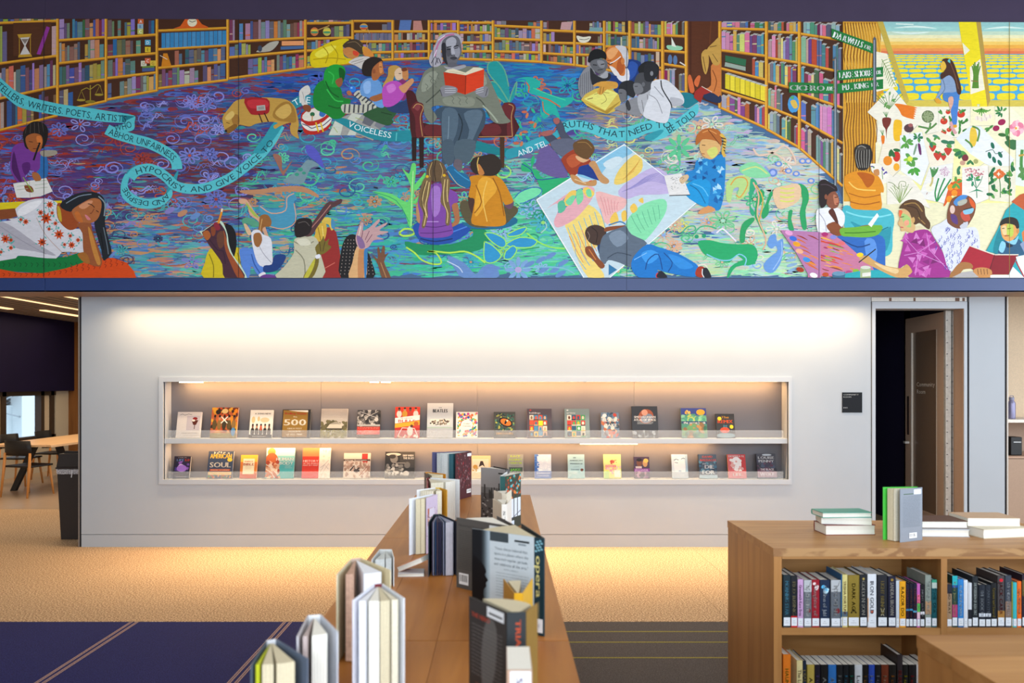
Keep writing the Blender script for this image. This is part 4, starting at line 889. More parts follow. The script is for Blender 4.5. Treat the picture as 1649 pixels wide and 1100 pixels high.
f('989c8a', '740 580 800 530 850 540 800 640 730 680'); f('9a9e8c', '1060 530 1170 530 1210 620 1130 640'); f('8e9280', '900 720 1100 720 1110 780 1000 790 900 770'); l('52564a', 2, '760 760 830 700 870 660'); l('52564a', 2, '1130 720 1180 760 1230 860'); l('a8b09a', 2.5, '1180 780 1250 850 1290 905')
for x, y in ((800, 590), (770, 650), (830, 620), (960, 740), (1010, 750), (1060, 740), (1130, 580), (1160, 600), (850, 560)): l('6a6e60', 1, f'{x-15} {y-30} {x+6} {y-12} {x-6} {y+8} {x+8} {y+28}')
f('b8b2ba', '800 490 785 430 830 330 865 265 940 243 1005 258 1028 310 1000 335 900 300 870 400 885 455 850 492'); l('c878a0', 3, '825 420 850 330 900 270 970 255'); l('6a6670', 1.6, '800 470 830 420 850 470'); l('f0eef4', 1.2, '810 440 840 370'); l('55505a', 1.6, '830 480 850 430 870 470'); l('e8e4ec', 1.2, '850 300 900 265')
f('6c6a70', '878 390 880 310 930 268 990 270 1018 320 1022 400 992 455 972 495 930 492 898 455'); f('b4b2ba', '910 300 955 275 985 300 972 345 918 352'); f('2e2c32', '876 330 905 325 912 440 930 490 895 455 880 400'); f('9c9aa2', '960 360 1005 350 1012 400 990 430 968 400'); f('55535a', '910 365 945 360 950 400 920 420'); l('1c1a20', 1.6, '912 352 950 345'); l('1c1a20', 1.6, '968 345 1000 338'); l('1c1a20', 1.4, '915 368 945 366'); l('1c1a20', 1.4, '970 360 998 354'); f('b8b6be', '945 350 962 350 975 405 950 408'); l('2a282e', 1.2, '945 410 975 408'); f('4a484e', '938 432 965 418 992 430 966 446'); l('201e24', 1, '940 432 990 431')
f('66646c', '920 470 980 470 1010 500 940 512'); f('a8a6ac', '890 490 950 500 1040 480 1050 500 950 525')
f('ece0c0', '898 532 960 508 1052 538 1110 500 1188 510 1120 540 1052 560 980 545', 2); f('c8340e', '890 535 1055 557 1050 700 905 655', 0); f('e4401a', '1055 557 1190 512 1185 645 1050 700', 0); l('8a2408', 1.3, '1055 557 1050 700'); l('c8b890', .8, '930 528 1040 545')
f('8a888e', '865 660 900 632 985 648 985 685 920 712 880 712'); f('8a888e', '1122 672 1180 640 1218 650 1218 705 1180 722 1130 692')
for y in (655, 670, 685): l('c4c2c8', 1.1, f'900 {y} 980 {y-2}'); l('c4c2c8', 1.1, f'1130 {y+6} 1185 {y-8}')
l('3a383e', 1, '865 665 880 710'); l('3a383e', 1, '1215 655 1200 710')
done('painted_reader')
fig('B2')   # children with raised hands
f('d8c020', '302 957 310 850 340 760 420 735 520 740 557 760 562 860 602 940 602 957'); l('8a7a10', 1.6, '340 790 370 870 370 955'); l('8a7a10', 1.4, '540 780 560 860'); f('18161a', '445 590 490 583 527 640 532 740 510 812 480 722 455 640'); f('5a88d8', '555 755 640 752 682 800 735 912 680 932 640 872 622 957 590 957 570 860'); l('2f58a8', 1.8, '640 790 660 860 700 925'); f('e8e4e8', '690 935 730 915 742 945 705 955'); f('6a3a8a', '700 955 742 932 812 945 808 957')
f('c8e0c8', '282 645 300 622 350 588 405 552 440 570 470 650 480 720 510 800 570 880 608 957 590 957 480 800'); f('4a2a38', '290 642 302 625 350 592 400 560 440 600 462 650 468 720 498 800 555 880 590 957 450 957 432 860 380 780 330 712'); f('a0502a', '440 620 462 680 478 760 540 860 588 955 540 955 480 830 450 740'); f('b0602c', '294 640 330 622 352 660 322 692'); f('8a4428', '352 600 385 600 382 650 360 660'); f('6a4030', '400 640 440 630 445 720 415 750 395 700'); f('902838', '370 575 400 565 420 610 390 620'); l('3a2030', 2, '345 690 400 760 440 770 455 860'); l('e89020', 3.4, '405 572 430 485'); l('f0e0c0', 3, '428 490 432 466')
f('d8a888', '548 402 600 400 632 440 662 490 722 560 745 620 762 672 735 660 690 560 628 512 608 442 560 432'); f('a8c050', '600 420 640 470 690 530 660 520 620 470'); f('58a080', '573 545 620 530 700 570 725 600 640 590 602 572 642 640 612 657 583 592'); f('e0b890', '585 580 605 580 640 640 615 655'); f('9a6430', '700 522 750 510 780 552 772 592 722 602 718 660 722 732 682 742 658 692 690 602'); l('d8a868', 1.2, '715 540 700 620 685 720'); f('e4e4ea', '638 640 690 618 722 650 777 680 787 780 782 872 700 872 658 780'); l('a8a8b4', 1.2, '680 700 720 780 780 850'); f('1f3f80', '728 872 782 862 802 800 860 790 884 810 852 872 800 912 728 917'); f('a06838', '655 650 700 640 715 690 690 740 660 720')
f('9a2c28', '1140 640 1180 600 1240 640 1275 860 1275 957 1110 957 1085 700'); l('d87060', 1.4, '1150 760 1200 740'); l('d87060', 1.2, '1140 900 1230 850'); f('e0c050', '1140 535 1200 535 1225 600 1205 622 1185 580 1142 570'); f('4a90b8', '1205 540 1230 560 1228 610 1205 600'); f('d8b040', '1098 582 1160 568 1172 622 1150 695 1082 695 1092 640'); l('8a6a18', 1.2, '1110 600 1130 690'); l('f4e080', 1.2, '1140 590 1150 680')
f('c8c4a8', '945 682 1060 660 1112 700 1132 800 1142 957 818 957 870 880 940 780'); l('8a8870', 1.8, '950 760 1010 830 1020 950'); l('8a8870', 1.6, '940 700 1010 730 1080 700'); f('e0dcc4', '960 690 1030 680 1060 720 990 730'); f('5a3a3c', '998 650 1070 570 1168 430 1222 420 1245 410 1275 398 1278 425 1230 455 1200 472 1110 592 1060 662'); l('b87a70', 1.4, '1040 630 1120 540 1200 440'); f('241c1c', '943 612 958 550 1010 533 1062 545 1067 602 1040 652 960 672'); l('6a605c', 1, '970 570 1020 560 1050 590')
f('7a6a28', '1005 957 1050 880 1100 800 1090 742 1135 690 1150 660 1160 700 1190 680 1180 720 1205 740 1160 782 1122 802 1112 870 1070 957'); f('c8c040', '1010 957 1060 860 1090 820 1080 880 1040 957'); f('e8e8f0', '1092 800 1122 790 1125 815 1098 822'); l('4a3020', 1, '1120 700 1130 770'); l('4a3020', 1, '1160 700 1145 770')
CC[0] = 'B3'; f('1c1a1c', '130 957 128 780 160 680 210 648 262 680 322 780 352 860 357 957')
for k in range(9):
    for j in range(12): x_ = 145+k*24+(j-4)*(k-4)*.8; y_ = 690+j*24; (e('a89a90', x_, y_, 3, 4) if y_ > 660+abs(x_-210)*.9 and y_ < 940 else None)
f('e0b078', '185 957 210 850 240 740 300 740 312 850 302 957'); f('c88a58', '255 760 295 750 290 957 250 957'); f('3a80b8', '292 770 318 755 308 957 296 957'); f('c8a0a0', '233 692 240 640 268 570 290 572 285 622 330 602 395 543 402 560 370 602 448 568 452 580 400 622 457 628 455 640 380 662 434 684 360 692 322 742 260 752'); l('7a4860', 1.2, '285 620 270 700'); l('7a4860', 1, '330 625 300 690'); l('7a4860', 1, '350 650 310 710'); l('e8e0d0', 1.2, '270 590 255 660'); f('8a6a98', '240 660 280 680 300 740 260 745')
f('7a5038', '348 790 388 822 386 755 398 740 410 785 424 733 440 738 440 792 467 780 434 845 482 957 420 957 390 862'); l('b88a58', 1.4, '410 850 450 957')
done('painted_raised_hands')
fig('B3')   # pigtails
f('1f4fa8', '640 590 680 565 720 600 900 600 980 570 1042 575 1047 612 1000 662 900 712 780 722 690 692 650 640'); l('4a80d8', 2, '900 640 980 610 1030 590'); l('12306a', 2, '690 680 800 700 920 680'); f('c08a60', '663 430 692 440 692 565 665 545'); f('b07048', '912 440 952 425 968 520 962 572 905 602 888 590 935 550'); f('8248a4', '672 420 700 350 760 300 840 290 900 330 950 360 958 420 915 442 910 560 922 642 850 672 720 672 678 642 690 540'); f('a878c8', '770 330 830 320 830 480 780 520'); l('5c2c7c', 1.5, '700 590 800 600 900 580'); l('5c2c7c', 1.5, '690 640 800 640 915 620'); l('c8a0e0', 1.2, '720 560 820 560')
f('6a5238', '732 205 760 145 800 122 852 148 874 200 852 262 800 278 748 252'); l('3a2a1a', 1.6, '800 125 790 200 800 275'); l('c8a868', 1, '775 140 755 200 760 245'); l('c8a868', 1, '830 145 850 200 840 250'); f('7a6240', '728 245 766 258 762 340 742 430 745 520 722 602 700 592 712 500 678 420 698 300'); f('7a6240', '838 252 882 230 902 290 890 400 905 480 897 582 868 572 872 480 833 420 845 330')
for s in ('740 270 715 350 705 430 730 500 715 590', '755 280 740 380 725 450 740 530', '865 260 855 350 860 430 885 500 880 570', '885 260 880 350 885 420'): l('e0c480', 1.4, s)
l('3a2c18', 1.2, '725 290 700 400 725 520'); e('e8b820', 740, 240, 11, 10); e('e8b820', 860, 232, 11, 10)
done('painted_girl')
fig('B4')   # yellow shirt boy
f('1a6a90', '150 540 220 530 230 570 120 610 -90 610 -160 560 0 590', 2); f('5c5238', '140 440 222 452 237 490 190 542 120 592 -50 602 -130 562 -172 470 -160 412 -110 420 -90 500 0 592 100 592 150 540'); f('6a4a60', '150 400 197 400 207 440 180 472 143 445'); f('4a3028', '-112 380 -73 385 -68 450 -88 502 -112 440'); f('d08814', '-105 245 -50 230 60 230 130 268 192 380 202 422 150 442 130 420 155 560 110 592 0 592 -90 572 -80 480 -70 400 -112 382 -95 290'); f('eaa830', '-40 270 40 250 90 330 20 420 -50 520 -70 480'); l('9a5c08', 1.8, '-60 300 -20 420 -70 500'); l('9a5c08', 1.8, '60 250 110 360 140 520'); l('f4c860', 1.5, '20 270 -10 400 20 560')
f('32261e', '-10 92 60 83 112 120 122 172 92 222 40 237 -60 222 -98 172 -80 112'); f('c88040', '-40 150 -12 188 0 222 -34 230 -48 190'); l('e8c060', 1.5, '-40 105 -50 150 -42 200')
done('painted_boy')
fig('B4')   # map sheet
P_ = [(864, -322), (1005, -233), (1122.5, -325.5), (982, -447.3), (940, -447.3)]; PP[0].poly(P_, 'c8dce4')
f('8ac4e0', '640 210 760 150 900 60 990 25 1050 70 980 110 940 160 860 180 800 260 700 250'); f('d4e4ea', '840 150 930 100 980 120 900 190'); f('f0cf68', '955 190 1060 88 1112 110 1112 200 1000 282 918 292'); f('c4b4dc', '948 340 1100 220 1232 178 1360 300 1300 362 1100 372 1000 402'); f('88e0ac', '1005 560 1100 450 1232 400 1290 420 1272 520 1150 682 1090 692 1020 622'); f('f0b8b4', '790 350 900 370 1002 400 992 460 930 500 870 582 820 480')
f('f4d878', '570 570 640 540 740 440 852 560 832 700 750 780 800 860 850 955 735 955 640 782 600 660'); f('e8acb4', '440 470 510 430 522 480 492 560 522 602 640 542 742 430 782 340 740 308 640 338 560 380'); f('4a90b8', '520 500 600 440 700 330 640 340 560 400'); f('f0c860', '560 420 600 350 650 340 640 390 590 450'); f('7ad8a0', '575 420 620 375 645 385 610 445'); f('f4d060', '695 340 730 315 780 360 740 395'); f('7ad8a0', '720 340 750 330 760 380 730 380'); f('5abc98', '520 430 560 410 575 470 530 500'); f('7ad8a0', '650 350 690 330 700 400 660 440')
f('f4c858', '890 540 930 490 950 560 900 585'); f('f4c858', '970 500 1000 480 1010 540 980 560'); f('f4c858', '1030 460 1060 430 1085 470 1050 500'); f('f4c858', '1090 410 1120 390 1125 430'); l('2a78b0', 2, '880 585 960 560 1000 580'); f('2f78a8', '880 860 940 900 880 940', 0)
for k in range(7): l('7ab4d0', 1.2, f'{590+k*38} {600-k*22} {640+k*36} {720-k*20} {650+k*36} {800-k*26} {720+k*26} {900-k*30}'); l('e88850', 1, f'{600+k*30} {660-k*14} {650+k*28} {760-k*14} {700+k*24} {850-k*20}')
for k in range(8): l('9a90c8', .9, f'{970+k*10} {350-k*4} {1080+k*10} {310-k*10} {1180+k*10} {270-k*8} {1300-k*4} {300-k*8}')
for k in range(6): l('e08890', .8, f'{820+k*26} {380+k*8} {840+k*20} {440} {860+k*16} {520-k*8}'); l('58b088', .8, f'{1040+k*38} {520-k*16} {1070+k*34} {580-k*14} {1110+k*26} {640-k*20}'); l('d89a40', .8, f'{980+k*20} {260-k*20} {1060+k*8} {200-k*16}')
PP[0].line(P_[:1]+P_[1:4], 1.8, 'f4f8f8'); PP[0].line([P_[4], P_[0]], 1.8, 'f4f8f8')
done('painted_map')
fig('B4')   # boy lying at the map's top
CC[0] = 'T4'; f('44485a', '430 1000 485 982 570 1060 610 1110 545 1110'); f('4a4e60', '522 905 562 888 602 980 665 1050 650 1110 600 1100'); f('a8605a', '412 982 492 962 502 992 440 1008'); f('a8605a', '508 882 548 872 553 908 523 918')
CC[0] = 'B4'; f('1a3a88', '640 180 760 130 800 200 840 270 780 260 700 230 650 220'); f('62667a', '465 0 600 -30 650 20 560 105'); f('a03c20', '548 110 610 60 665 48 755 130 742 152 672 172 657 222 610 232 558 152'); f('c05830', '580 120 640 80 690 130 620 180'); f('e0b080', '650 92 720 120 752 115 700 142 655 118'); f('6a4a28', '635 0 720 -25 778 30 768 80 722 118 662 92 632 50'); l('a07840', 1.2, '660 0 720 0 760 40'); f('c89058', '608 230 652 235 700 278 760 268 792 265 790 302 740 308 640 288'); f('c89460', '738 152 782 130 832 220 882 265 870 292 820 278 770 192'); l('e8c898', 1.4, '640 260 720 290'); l('e85a30', 1.4, '740 275 760 268')
done('painted_boy')
fig('B4')   # boy lying at the bottom
f('1a3a6a', '800 725 850 700 860 760 820 800'); f('48342c', '712 640 738 595 800 583 862 620 845 692 800 728 738 702'); l('a08878', .8, '730 630 745 660 735 690'); l('2a1c18', 1.4, '760 600 800 640 790 710'); f('5f6d7e', '828 685 870 640 960 600 1000 588 1042 650 1152 712 1062 802 1042 882 960 852 880 832 850 862 813 802'); f('8090a2', '880 660 960 620 1020 680 940 740'); l('3c4858', 1.4, '870 820 940 780 1040 800'); f('8a4a28', '715 742 760 738 802 810 853 870 822 892 770 832 722 792'); f('8a4a28', '860 600 960 588 1000 588 862 632'); l('d8843c', 1.4, '740 755 790 830')
f('1878c8', '1040 882 1062 800 1152 720 1232 740 1300 760 1380 790 1500 860 1512 902 1482 952 1300 922 1225 902 1240 955 1095 955'); f('3a9ae8', '1110 790 1180 760 1240 800 1160 860'); f('2f8edc', '1300 790 1400 820 1480 880 1380 890'); l('0c4a90', 1.8, '1140 900 1160 830 1230 790 1260 900'); l('0c4a90', 1.6, '1270 780 1330 850 1300 915'); l('8ac8f8', 1, '1060 830 1150 780')
CC[0] = 'B5'; f('c83a30', '70 935 85 920 90 955 72 955'); f('20202c', '82 930 110 908 152 955 80 955'); f('a83820', '348 922 370 880 412 884 402 952 360 947'); f('20202c', '395 900 432 888 462 955 408 955'); l('f0f0f0', 1.4, '400 895 398 930 412 955')
done('painted_boy')
fig('B5')   # girl in blue with a book
f('1898d8', '288 292 400 250 460 280 445 400 435 452 380 442 280 372'); l('0c6aa0', 1.6, '310 300 370 340 420 430'); l('60c0f0', 1.6, '330 290 400 320 440 380'); f('1f84c8', '360 125 460 110 530 85 562 120 558 300 542 420 512 482 440 442 462 300 400 255 300 270 278 212 340 190')
for k in range(46):
    x = RND.uniform(310, 540); y = RND.uniform(120, 440)
    if y > 260 and x < 460 or x < 380 and (y < 190): continue
    a = RND.uniform(0, 6.28); f(RND.choice(('8accf0', '1462a8', '58b8e8', '0e4a88', 'b8e0f4')), ' '.join(f'{x+20*math.cos(a+t):.0f} {y+20*math.sin(a+t):.0f}' for t in (0, 2.1, 4.2)), 0)
f('b8682c', '355 20 360 -50 420 -100 510 -90 535 -40 530 30 480 0 430 -10 400 -20'); f('e0b070', '378 20 400 -22 480 -15 520 10 525 60 470 118 412 102 385 62'); f('d8d870', '430 60 490 30 510 70 470 112'); l('5a3018', 1.2, '395 18 420 20'); l('b05838', 1.4, '395 78 415 82'); l('e8a058', 1.2, '400 -70 450 -85 500 -60'); l('7a3c14', 1.4, '440 -90 480 -40 520 10')
l('e0b44c', 5, '528 -60 560 -20 552 30 545 70 560 100'); 
for k in range(5): l('3a2410', 1.6, f'{530+k*5} {-35+k*22} {565-k} {-25+k*22}')
f('d89860', '370 492 440 448 492 480 400 507'); f('e8e4e0', '128 235 250 218 312 370 165 376', 0); f('d8b890', '240 250 290 225 302 250 262 292 240 280'); l('3a3a3a', 1.4, '165 376 312 371'); 
for k in range(26): x = RND.uniform(175, 285); y = RND.uniform(240, 350); l('6a6a66', .6, f'{x} {y} {x+RND.uniform(-12,12)} {y+RND.uniform(-10,10)}')
done('painted_girl')
fig('T4')   # old man and four boys with a book
f('1a3878', '1060 440 1152 460 1142 520 1115 600 1015 605 992 705 948 705 958 630 918 580 920 540 962 560 1050 500'); f('2c54a4', '1070 460 1130 480 1110 560 1060 590'); f('e4e0e4', '975 555 1055 505 1068 592 1010 605'); f('d87c38', '896 382 920 350 980 335 1040 360 1056 420 1040 500 1030 562 970 545 930 512 908 482 893 432'); f('f0a868', '900 390 940 355 990 360 960 420 920 440'); f('b85a24', '985 450 1020 430 1030 520 1000 555 975 520'); f('d4d0d2', '965 342 1040 348 1062 420 1052 500 1030 470 1015 410 990 372'); e('d8803c', 1020, 455, 14, 25); f('e8e0dc', '922 490 960 505 1000 560 965 560 935 520'); l('f0ece8', 1.4, '925 470 960 455 1005 420'); l('3a2418', 1.4, '905 465 925 478 945 470'); l('5a2a14', 1, '905 450 935 448')
f('8c8c90', '697 585 740 510 792 490 832 560 902 522 922 582 832 632 790 702 722 732 693 655'); 
for k in range(7): l('55555a', .8, f'{710+k*14} {560-k*8} {705+k*16} 700')
f('28282c', '780 500 832 562 922 542 922 592 832 612 792 625'); f('a8a8ac', '800 540 850 565 900 525 910 570 870 580'); f('161618', '763 455 780 390 830 363 892 390 898 442 860 430 790 462'); f('66666a', '780 462 830 438 888 442 908 472 892 525 850 548 800 515'); f('88888c', '830 450 880 455 885 500 850 500'); l('1a1a1c', 1.4, '800 480 830 485'); l('1a1a1c', 1.4, '858 480 885 474'); l('2a2a2c', 1.2, '835 520 872 515')
f('d8b850', '713 738 885 640 1012 742 905 845'); f('ece478', '732 732 885 655 985 692 890 818', 0); f('b08c30', '890 820 1012 742 905 845 713 745', 0); l('9a8a40', .9, '810 700 870 690 900 740 860 770'); l('7a4a30', 1.2, '760 735 800 725'); l('9a8a40', .9, '850 680 920 690'); f('d89c40', '798 637 860 604 972 608 978 652 905 662 862 702 830 684 850 642'); l('8a5a1c', 1, '860 640 850 695'); l('8a5a1c', 1, '880 645 872 690')
f('8c8c90', '958 802 1040 760 1132 720 1152 842 1132 862 1000 822'); f('3a3a3e', '1040 770 1060 740 1080 800 1060 820'); f('28282c', '988 652 1020 605 1092 600 1122 650 1102 722 1060 705 1010 690'); f('6e6e72', '988 665 1040 668 1052 722 1020 760 1000 740'); l('18181a', 1, '995 690 1015 690')
f('202022', '1133 505 1180 460 1242 458 1288 500 1272 565 1220 585 1150 555'); f('b8b8bc', '1128 722 1180 680 1262 650 1300 715 1315 862 1220 884 1150 832'); l('707074', 1, '1160 740 1180 860'); l('707074', 1, '1200 700 1220 870'); l('707074', 1, '1250 680 1270 870'); f('4a4a4e', '1102 622 1130 550 1190 540 1238 580 1242 642 1180 692 1120 692'); f('78787c', '1098 622 1150 620 1172 672 1135 698 1110 690'); l('1c1c1e', 1, '1108 640 1130 640'); e('6a6a6e', 1172, 625, 12, 17)
CC[0] = 'T5'; f('26262a', '-10 480 50 458 87 510 72 572 40 605 -10 590'); e('88888c', 42, 545, 12, 18); f('dcdce0', '45 605 130 588 190 620 272 710 272 772 190 784 172 862 140 912 20 882 -20 840 30 690'); f('b8b8be', '180 720 270 740 260 780 190 782'); l('38383c', 2, '110 595 120 660 180 760 190 800'); l('909096', 1.2, '20 700 80 740 120 840'); l('909096', 1.2, '60 640 130 720')
done('painted_reading_group')
fig('T5')   # girl in the window recess
f('24304f', '418 702 500 678 548 700 548 762 450 742'); f('d07a3c', '478 492 520 468 548 478 548 702 500 692 425 662 478 632'); l('8a4418', 1.4, '490 520 520 600 500 680'); f('c89a48', '448 370 500 312 545 285 548 462 500 482 468 420'); f('c89a48', '408 402 450 368 464 460 442 552 418 505'); l('6a4a1c', 1.2, '470 350 520 340'); l('6a4a1c', 1.2, '420 420 440 530'); l('6a4a1c', 1, '490 400 530 460'); f('a02c24', '358 680 410 638 485 682 425 702 402 762 353 722', 0); l('e8dcc8', 1, '410 640 485 682'); f('d86a38', '308 580 330 558 358 672 325 682'); f('d86a38', '353 612 380 563 402 570 380 645')
done('painted_girl')

# ---- right end: pillar, street signs, window wall of botanical sheets
fig('T6')
PP[0].poly([(1357, -TOPY(1357)), (1940, -TOPY(1940)), (1940, -447.3), (1357, -447.3)], 'e8e0b8')
f('d89a2c', '260 162 515 162 590 400 660 600 740 800 500 900 510 1100 500 1490 265 1490', 0)
for k in range(12):
    x = 275+k*20; l('8a5418' if k % 3 else '6e4010', 1.6, f'{x} 170 {x+10+k*3} 300 {x-8+k*4} 420 {x+22} 540 {x+6} 680 {x+16-k*2} 820 {x+k*2-6} 960 {x+6} 1100 {x} 1300')
    l('f0bc50', 1.4, f'{x+9} 180 {x+20+k*2} 320 {x+4+k*3} 460 {x+26} 600 {x+14} 760')
SKYC = [(162, '98c8c4'), (200, 'a0d0c8'), (235, 'c8dcc0'), (262, 'f0e8b8'), (285, 'f8e098'), (310, 'f8cc68'), (335, 'f4b048'), (360, 'f09850'), (380, 'e87a4c'), (402, 'e87a4c')]
for (a, c1), (b, _) in zip(SKYC, SKYC[1:]): f(c1, f'540 {a} 2900 {a} 2900 {b+1} 540 {b+1}', 0)
f('4aa8d0', '560 402 2900 402 2900 775 560 775', 0)
y = 408; k = 0
while y < 760:
    h = 10+(y-400)*.14; x = 560-RND.uniform(0, 60)
    while x < 2860:
        wd = (60+(y-400)*.22)*RND.uniform(.8, 1.2); g = 3+(y-400)*.045
        f('f0d828', f'{x} {y+h*.15:.0f} {x+wd*.5:.0f} {y:.0f} {x+wd} {y+h*.1:.0f} {x+wd} {y+h*.85:.0f} {x+wd*.5:.0f} {y+h:.0f} {x} {y+h*.9:.0f}', 2); x += wd+g*1.6
    y += h+g
for s in ('640 210 800 200 950 215', '620 240 760 250 900 240', '1300 220 1450 205 1600 215', '650 180 780 185'): l('e0f0e4', 3, s, 3, None, 1); 
f('f4eec0', '-10 0 0 0 0 0', 0)
f('c8ac48', '512 162 556 162 748 745 722 790 665 610', 0); f('f4dc20', '1112 162 1242 162 1330 770 1210 775 1150 400', 0); f('b89848', '1242 162 1276 162 1346 745 1325 795', 0); f('d8c050', '715 800 748 742 1205 742 1212 795', 0); f('d8c050', '1325 795 1346 742 2900 742 2900 795', 0)
f('f0e8c0', '720 790 1210 790 2900 790 2900 1500 500 1500 500 1060', 0); f('f0e898', '760 1290 900 1300 1500 1290 2900 1250 2900 1500 700 1500', 0)
f('f4ecd0', '505 385 585 400 640 590 660 640 510 680 470 660', 0); l('6a8a38', 1, '545 440 600 540 625 600 650 640')
for k in range(9): l('7a9a48', .9, f'{552+k*10} {455+k*20} {590+k*8} {440+k*22}'); l('7a9a48', .9, f'{552+k*10} {455+k*20} {545+k*8} {500+k*20}')
f('f0ead0', '1140 318 1195 375 1155 412', 0); f('f4ead0', '1195 500 1272 440 1305 665 1200 700', 0)
for k in range(7): l('5a8a30', 2, f'{1215+k*7} 655 {1225+k*5} 560 {1212+k*10} {490-(k%3)*14}')
l('8a6a38', 1.5, '1205 600 1255 605')
# loose botanical sheets
def sheet(s, col='f0e8d4'): f('c8c0ac', ' '.join(str(float(v)+(5 if i % 2 else 4)) for i, v in enumerate(s.split())), 0); f(col, s, 0)
sheet('440 830 620 640 740 790 820 790 800 885 600 850 520 900'); sheet('520 830 700 850 800 885 830 900 700 1040 690 1120 560 1120 510 1040')
def leaves(x, y, n, r, col='3a7a3c', w=14, a0=None):
    for k in range(n):
        a = (a0 if a0 is not None else RND.uniform(0, 6.28))+k*6.28/n; q = r*RND.uniform(.6, 1.1); e(col if RND.random() < .7 else '5a9a48', x+q*math.cos(a), y+q*math.sin(a), w, w*.45, -a)
def stems(x, y, n, h, col='4a8a40'):
    for k in range(n): l(col, .9, f'{x} {y} {x+(k-n/2)*h*.14} {y-h*.5} {x+(k-n/2)*h*.3} {y-h}')
stems(600, 810, 8, 110, '5a8a40'); leaves(600, 740, 12, 50, '6a9a50', 14)
for k in range(6): f('e8781c', f'{640+k*8} {775+k*8} {680} {770+k*4} {810-k*4} {800+k*16} {700} {810+k*10}')
f('7a2f24', '552 875 612 875 608 920 585 960 580 1030 574 960 555 930'); stems(580, 870, 4, 40); f('f0b820', '635 900 660 885 695 905 690 1000 680 1040 640 1040 630 980'); e('5a3a3c', 745, 950, 36, 32); e('a05a58', 758, 928, 18, 14); f('e8781c', '540 1010 568 1010 556 1090'); stems(553, 1005, 3, 40)
CC[0] = 'G'
sheet('235 140 425 140 430 380 300 410 200 290'); e('6a7a50', 325, 235, 62, 62); 
for k in range(22): a = k*2.4; e('98a478', 325+9*math.sqrt(k)*math.cos(a)*1.2, 235+9*math.sqrt(k)*math.sin(a)*1.2, 12, 8, a)
l('5a8a48', 3, '350 295 340 350 300 400'); l('5a8a48', 3, '230 330 300 345 350 350 410 300')
sheet('430 140 740 140 740 435 430 440'); 
for x, y, r in ((523, 190, 24), (482, 280, 36), (650, 210, 40), (480, 390, 28), (532, 365, 24)): e('d03a24', x, y, r, r*.9); e('f07858', x-r*.3, y-r*.3, r*.3, r*.22); leaves(x, y-r*.8, 5, r*.5, '3a7a3c', r*.35)
for x, y in ((460, 205), (690, 170), (545, 260), (640, 370), (700, 360), (640, 300), (690, 285), (560, 400)): leaves(x, y, 3, 18, '3f7f34', 24)
sheet('745 150 980 130 985 320 740 325', 'f4eac0'); 
for k in range(9): l('5a9a3c', 1.8, f'850 190 {790+k*15} {150-abs(4-k)*-8} {765+k*22} {230-abs(4-k)*16}')
for x, y in ((810, 250), (850, 262), (895, 258), (930, 235), (880, 225)): e('f0e0d0', x, y, 24, 22); l('c8a898', .8, f'{x} {y-20} {x+6} {y+18}')
sheet('985 140 1140 140 1300 300 1300 460 1180 470 985 330', 'f4eecc'); leaves(1050, 190, 10, 48, '2f7a44', 22); e('a02050', 1050, 290, 40, 30, .4); e('a02050', 995, 350, 34, 28, .3); leaves(930, 350, 4, 22, '4a8a40', 26)
f('e0e4ea', '740 330 840 330 1160 650 1110 790 740 630 600 450', 0); sheet('840 340 1170 650 1100 795 745 630', 'e8e8ea'); l('4a6a50', 1.2, '890 580 960 560 990 600 1060 580')
for x, y in ((960, 520), (930, 615), (975, 660), (1030, 690), (1035, 610)): e('1f6a50', x, y, 34, 18, -1.0+x*.003)
f('e8c040', '745 350 790 350 810 440 780 530 735 480'); l('5a8a40', 3, '760 330 830 370 810 480'); l('5a8a40', 3, '690 460 740 500 760 540')
for k in range(9): a = k*.7; e(('f0a0b0', 'f4c0c8', 'e88098')[k % 3], 1200+48*math.cos(a), 350+50*math.sin(a), 34, 24, a)
e('e8a040', 1190, 350, 12, 12); leaves(1100, 420, 4, 46, '3a6a34', 40); f('3a7040', '1080 480 1190 465 1185 560 1120 540')
sheet('50 420 265 385 335 690 255 910 60 770', 'eaeaea'); leaves(110, 490, 8, 44, '5aa040', 30); leaves(225, 440, 8, 36, '2f7a50', 22); f('6a2a60', '225 505 250 510 262 605 240 600'); f('7a9a78', '205 510 220 515 195 605 180 600'); leaves(150, 650, 6, 44, '98c838', 34); e('d8e050', 150, 650, 26, 26); leaves(190, 740, 7, 54, '48a038', 36)
sheet('275 430 440 380 580 450 590 690 350 740', 'f0e4cc'); 
for x, y, r in ((372, 545, 36), (420, 625, 42), (522, 578, 40), (478, 640, 28)): f('c83c2c', f'{x-r} {y-r*.6:.0f} {x} {y-r} {x+r} {y-r*.6:.0f} {x+r*.5:.0f} {y+r*.5:.0f} {x} {y+r} {x-r*.5:.0f} {y+r*.5:.0f}'); leaves(x, y-r, 5, 14, '3a7a40', 14)
leaves(350, 490, 3, 26, '3a7a58', 34); leaves(520, 490, 4, 36, '3a7a58', 40); leaves(410, 430, 3, 20, '4a8a68', 28)
sheet('590 450 740 600 880 690 660 830 565 820', 'f4e8a8'); leaves(660, 580, 6, 52, '2f7048', 44); e('7a2f38', 692, 640, 32, 34); e('c89a80', 665, 690, 28, 24); e('a8a868', 795, 675, 24, 24); leaves(740, 670, 3, 24, '3a7a48', 28); leaves(620, 760, 3, 22, '3a7a58', 32)
sheet('340 735 570 690 560 850 500 1090 230 1030', 'e8e4dc')
for k in range(5): l('4a8a48', 2.2, f'370 830 {360+k*12} 780 {350+k*18} {735+k%2*14}')
e('f0e8d0', 340, 930, 40, 44); l('c8b870', 3, '370 830 365 880 345 920'); l('a0583c', 1, '320 980 310 1000')
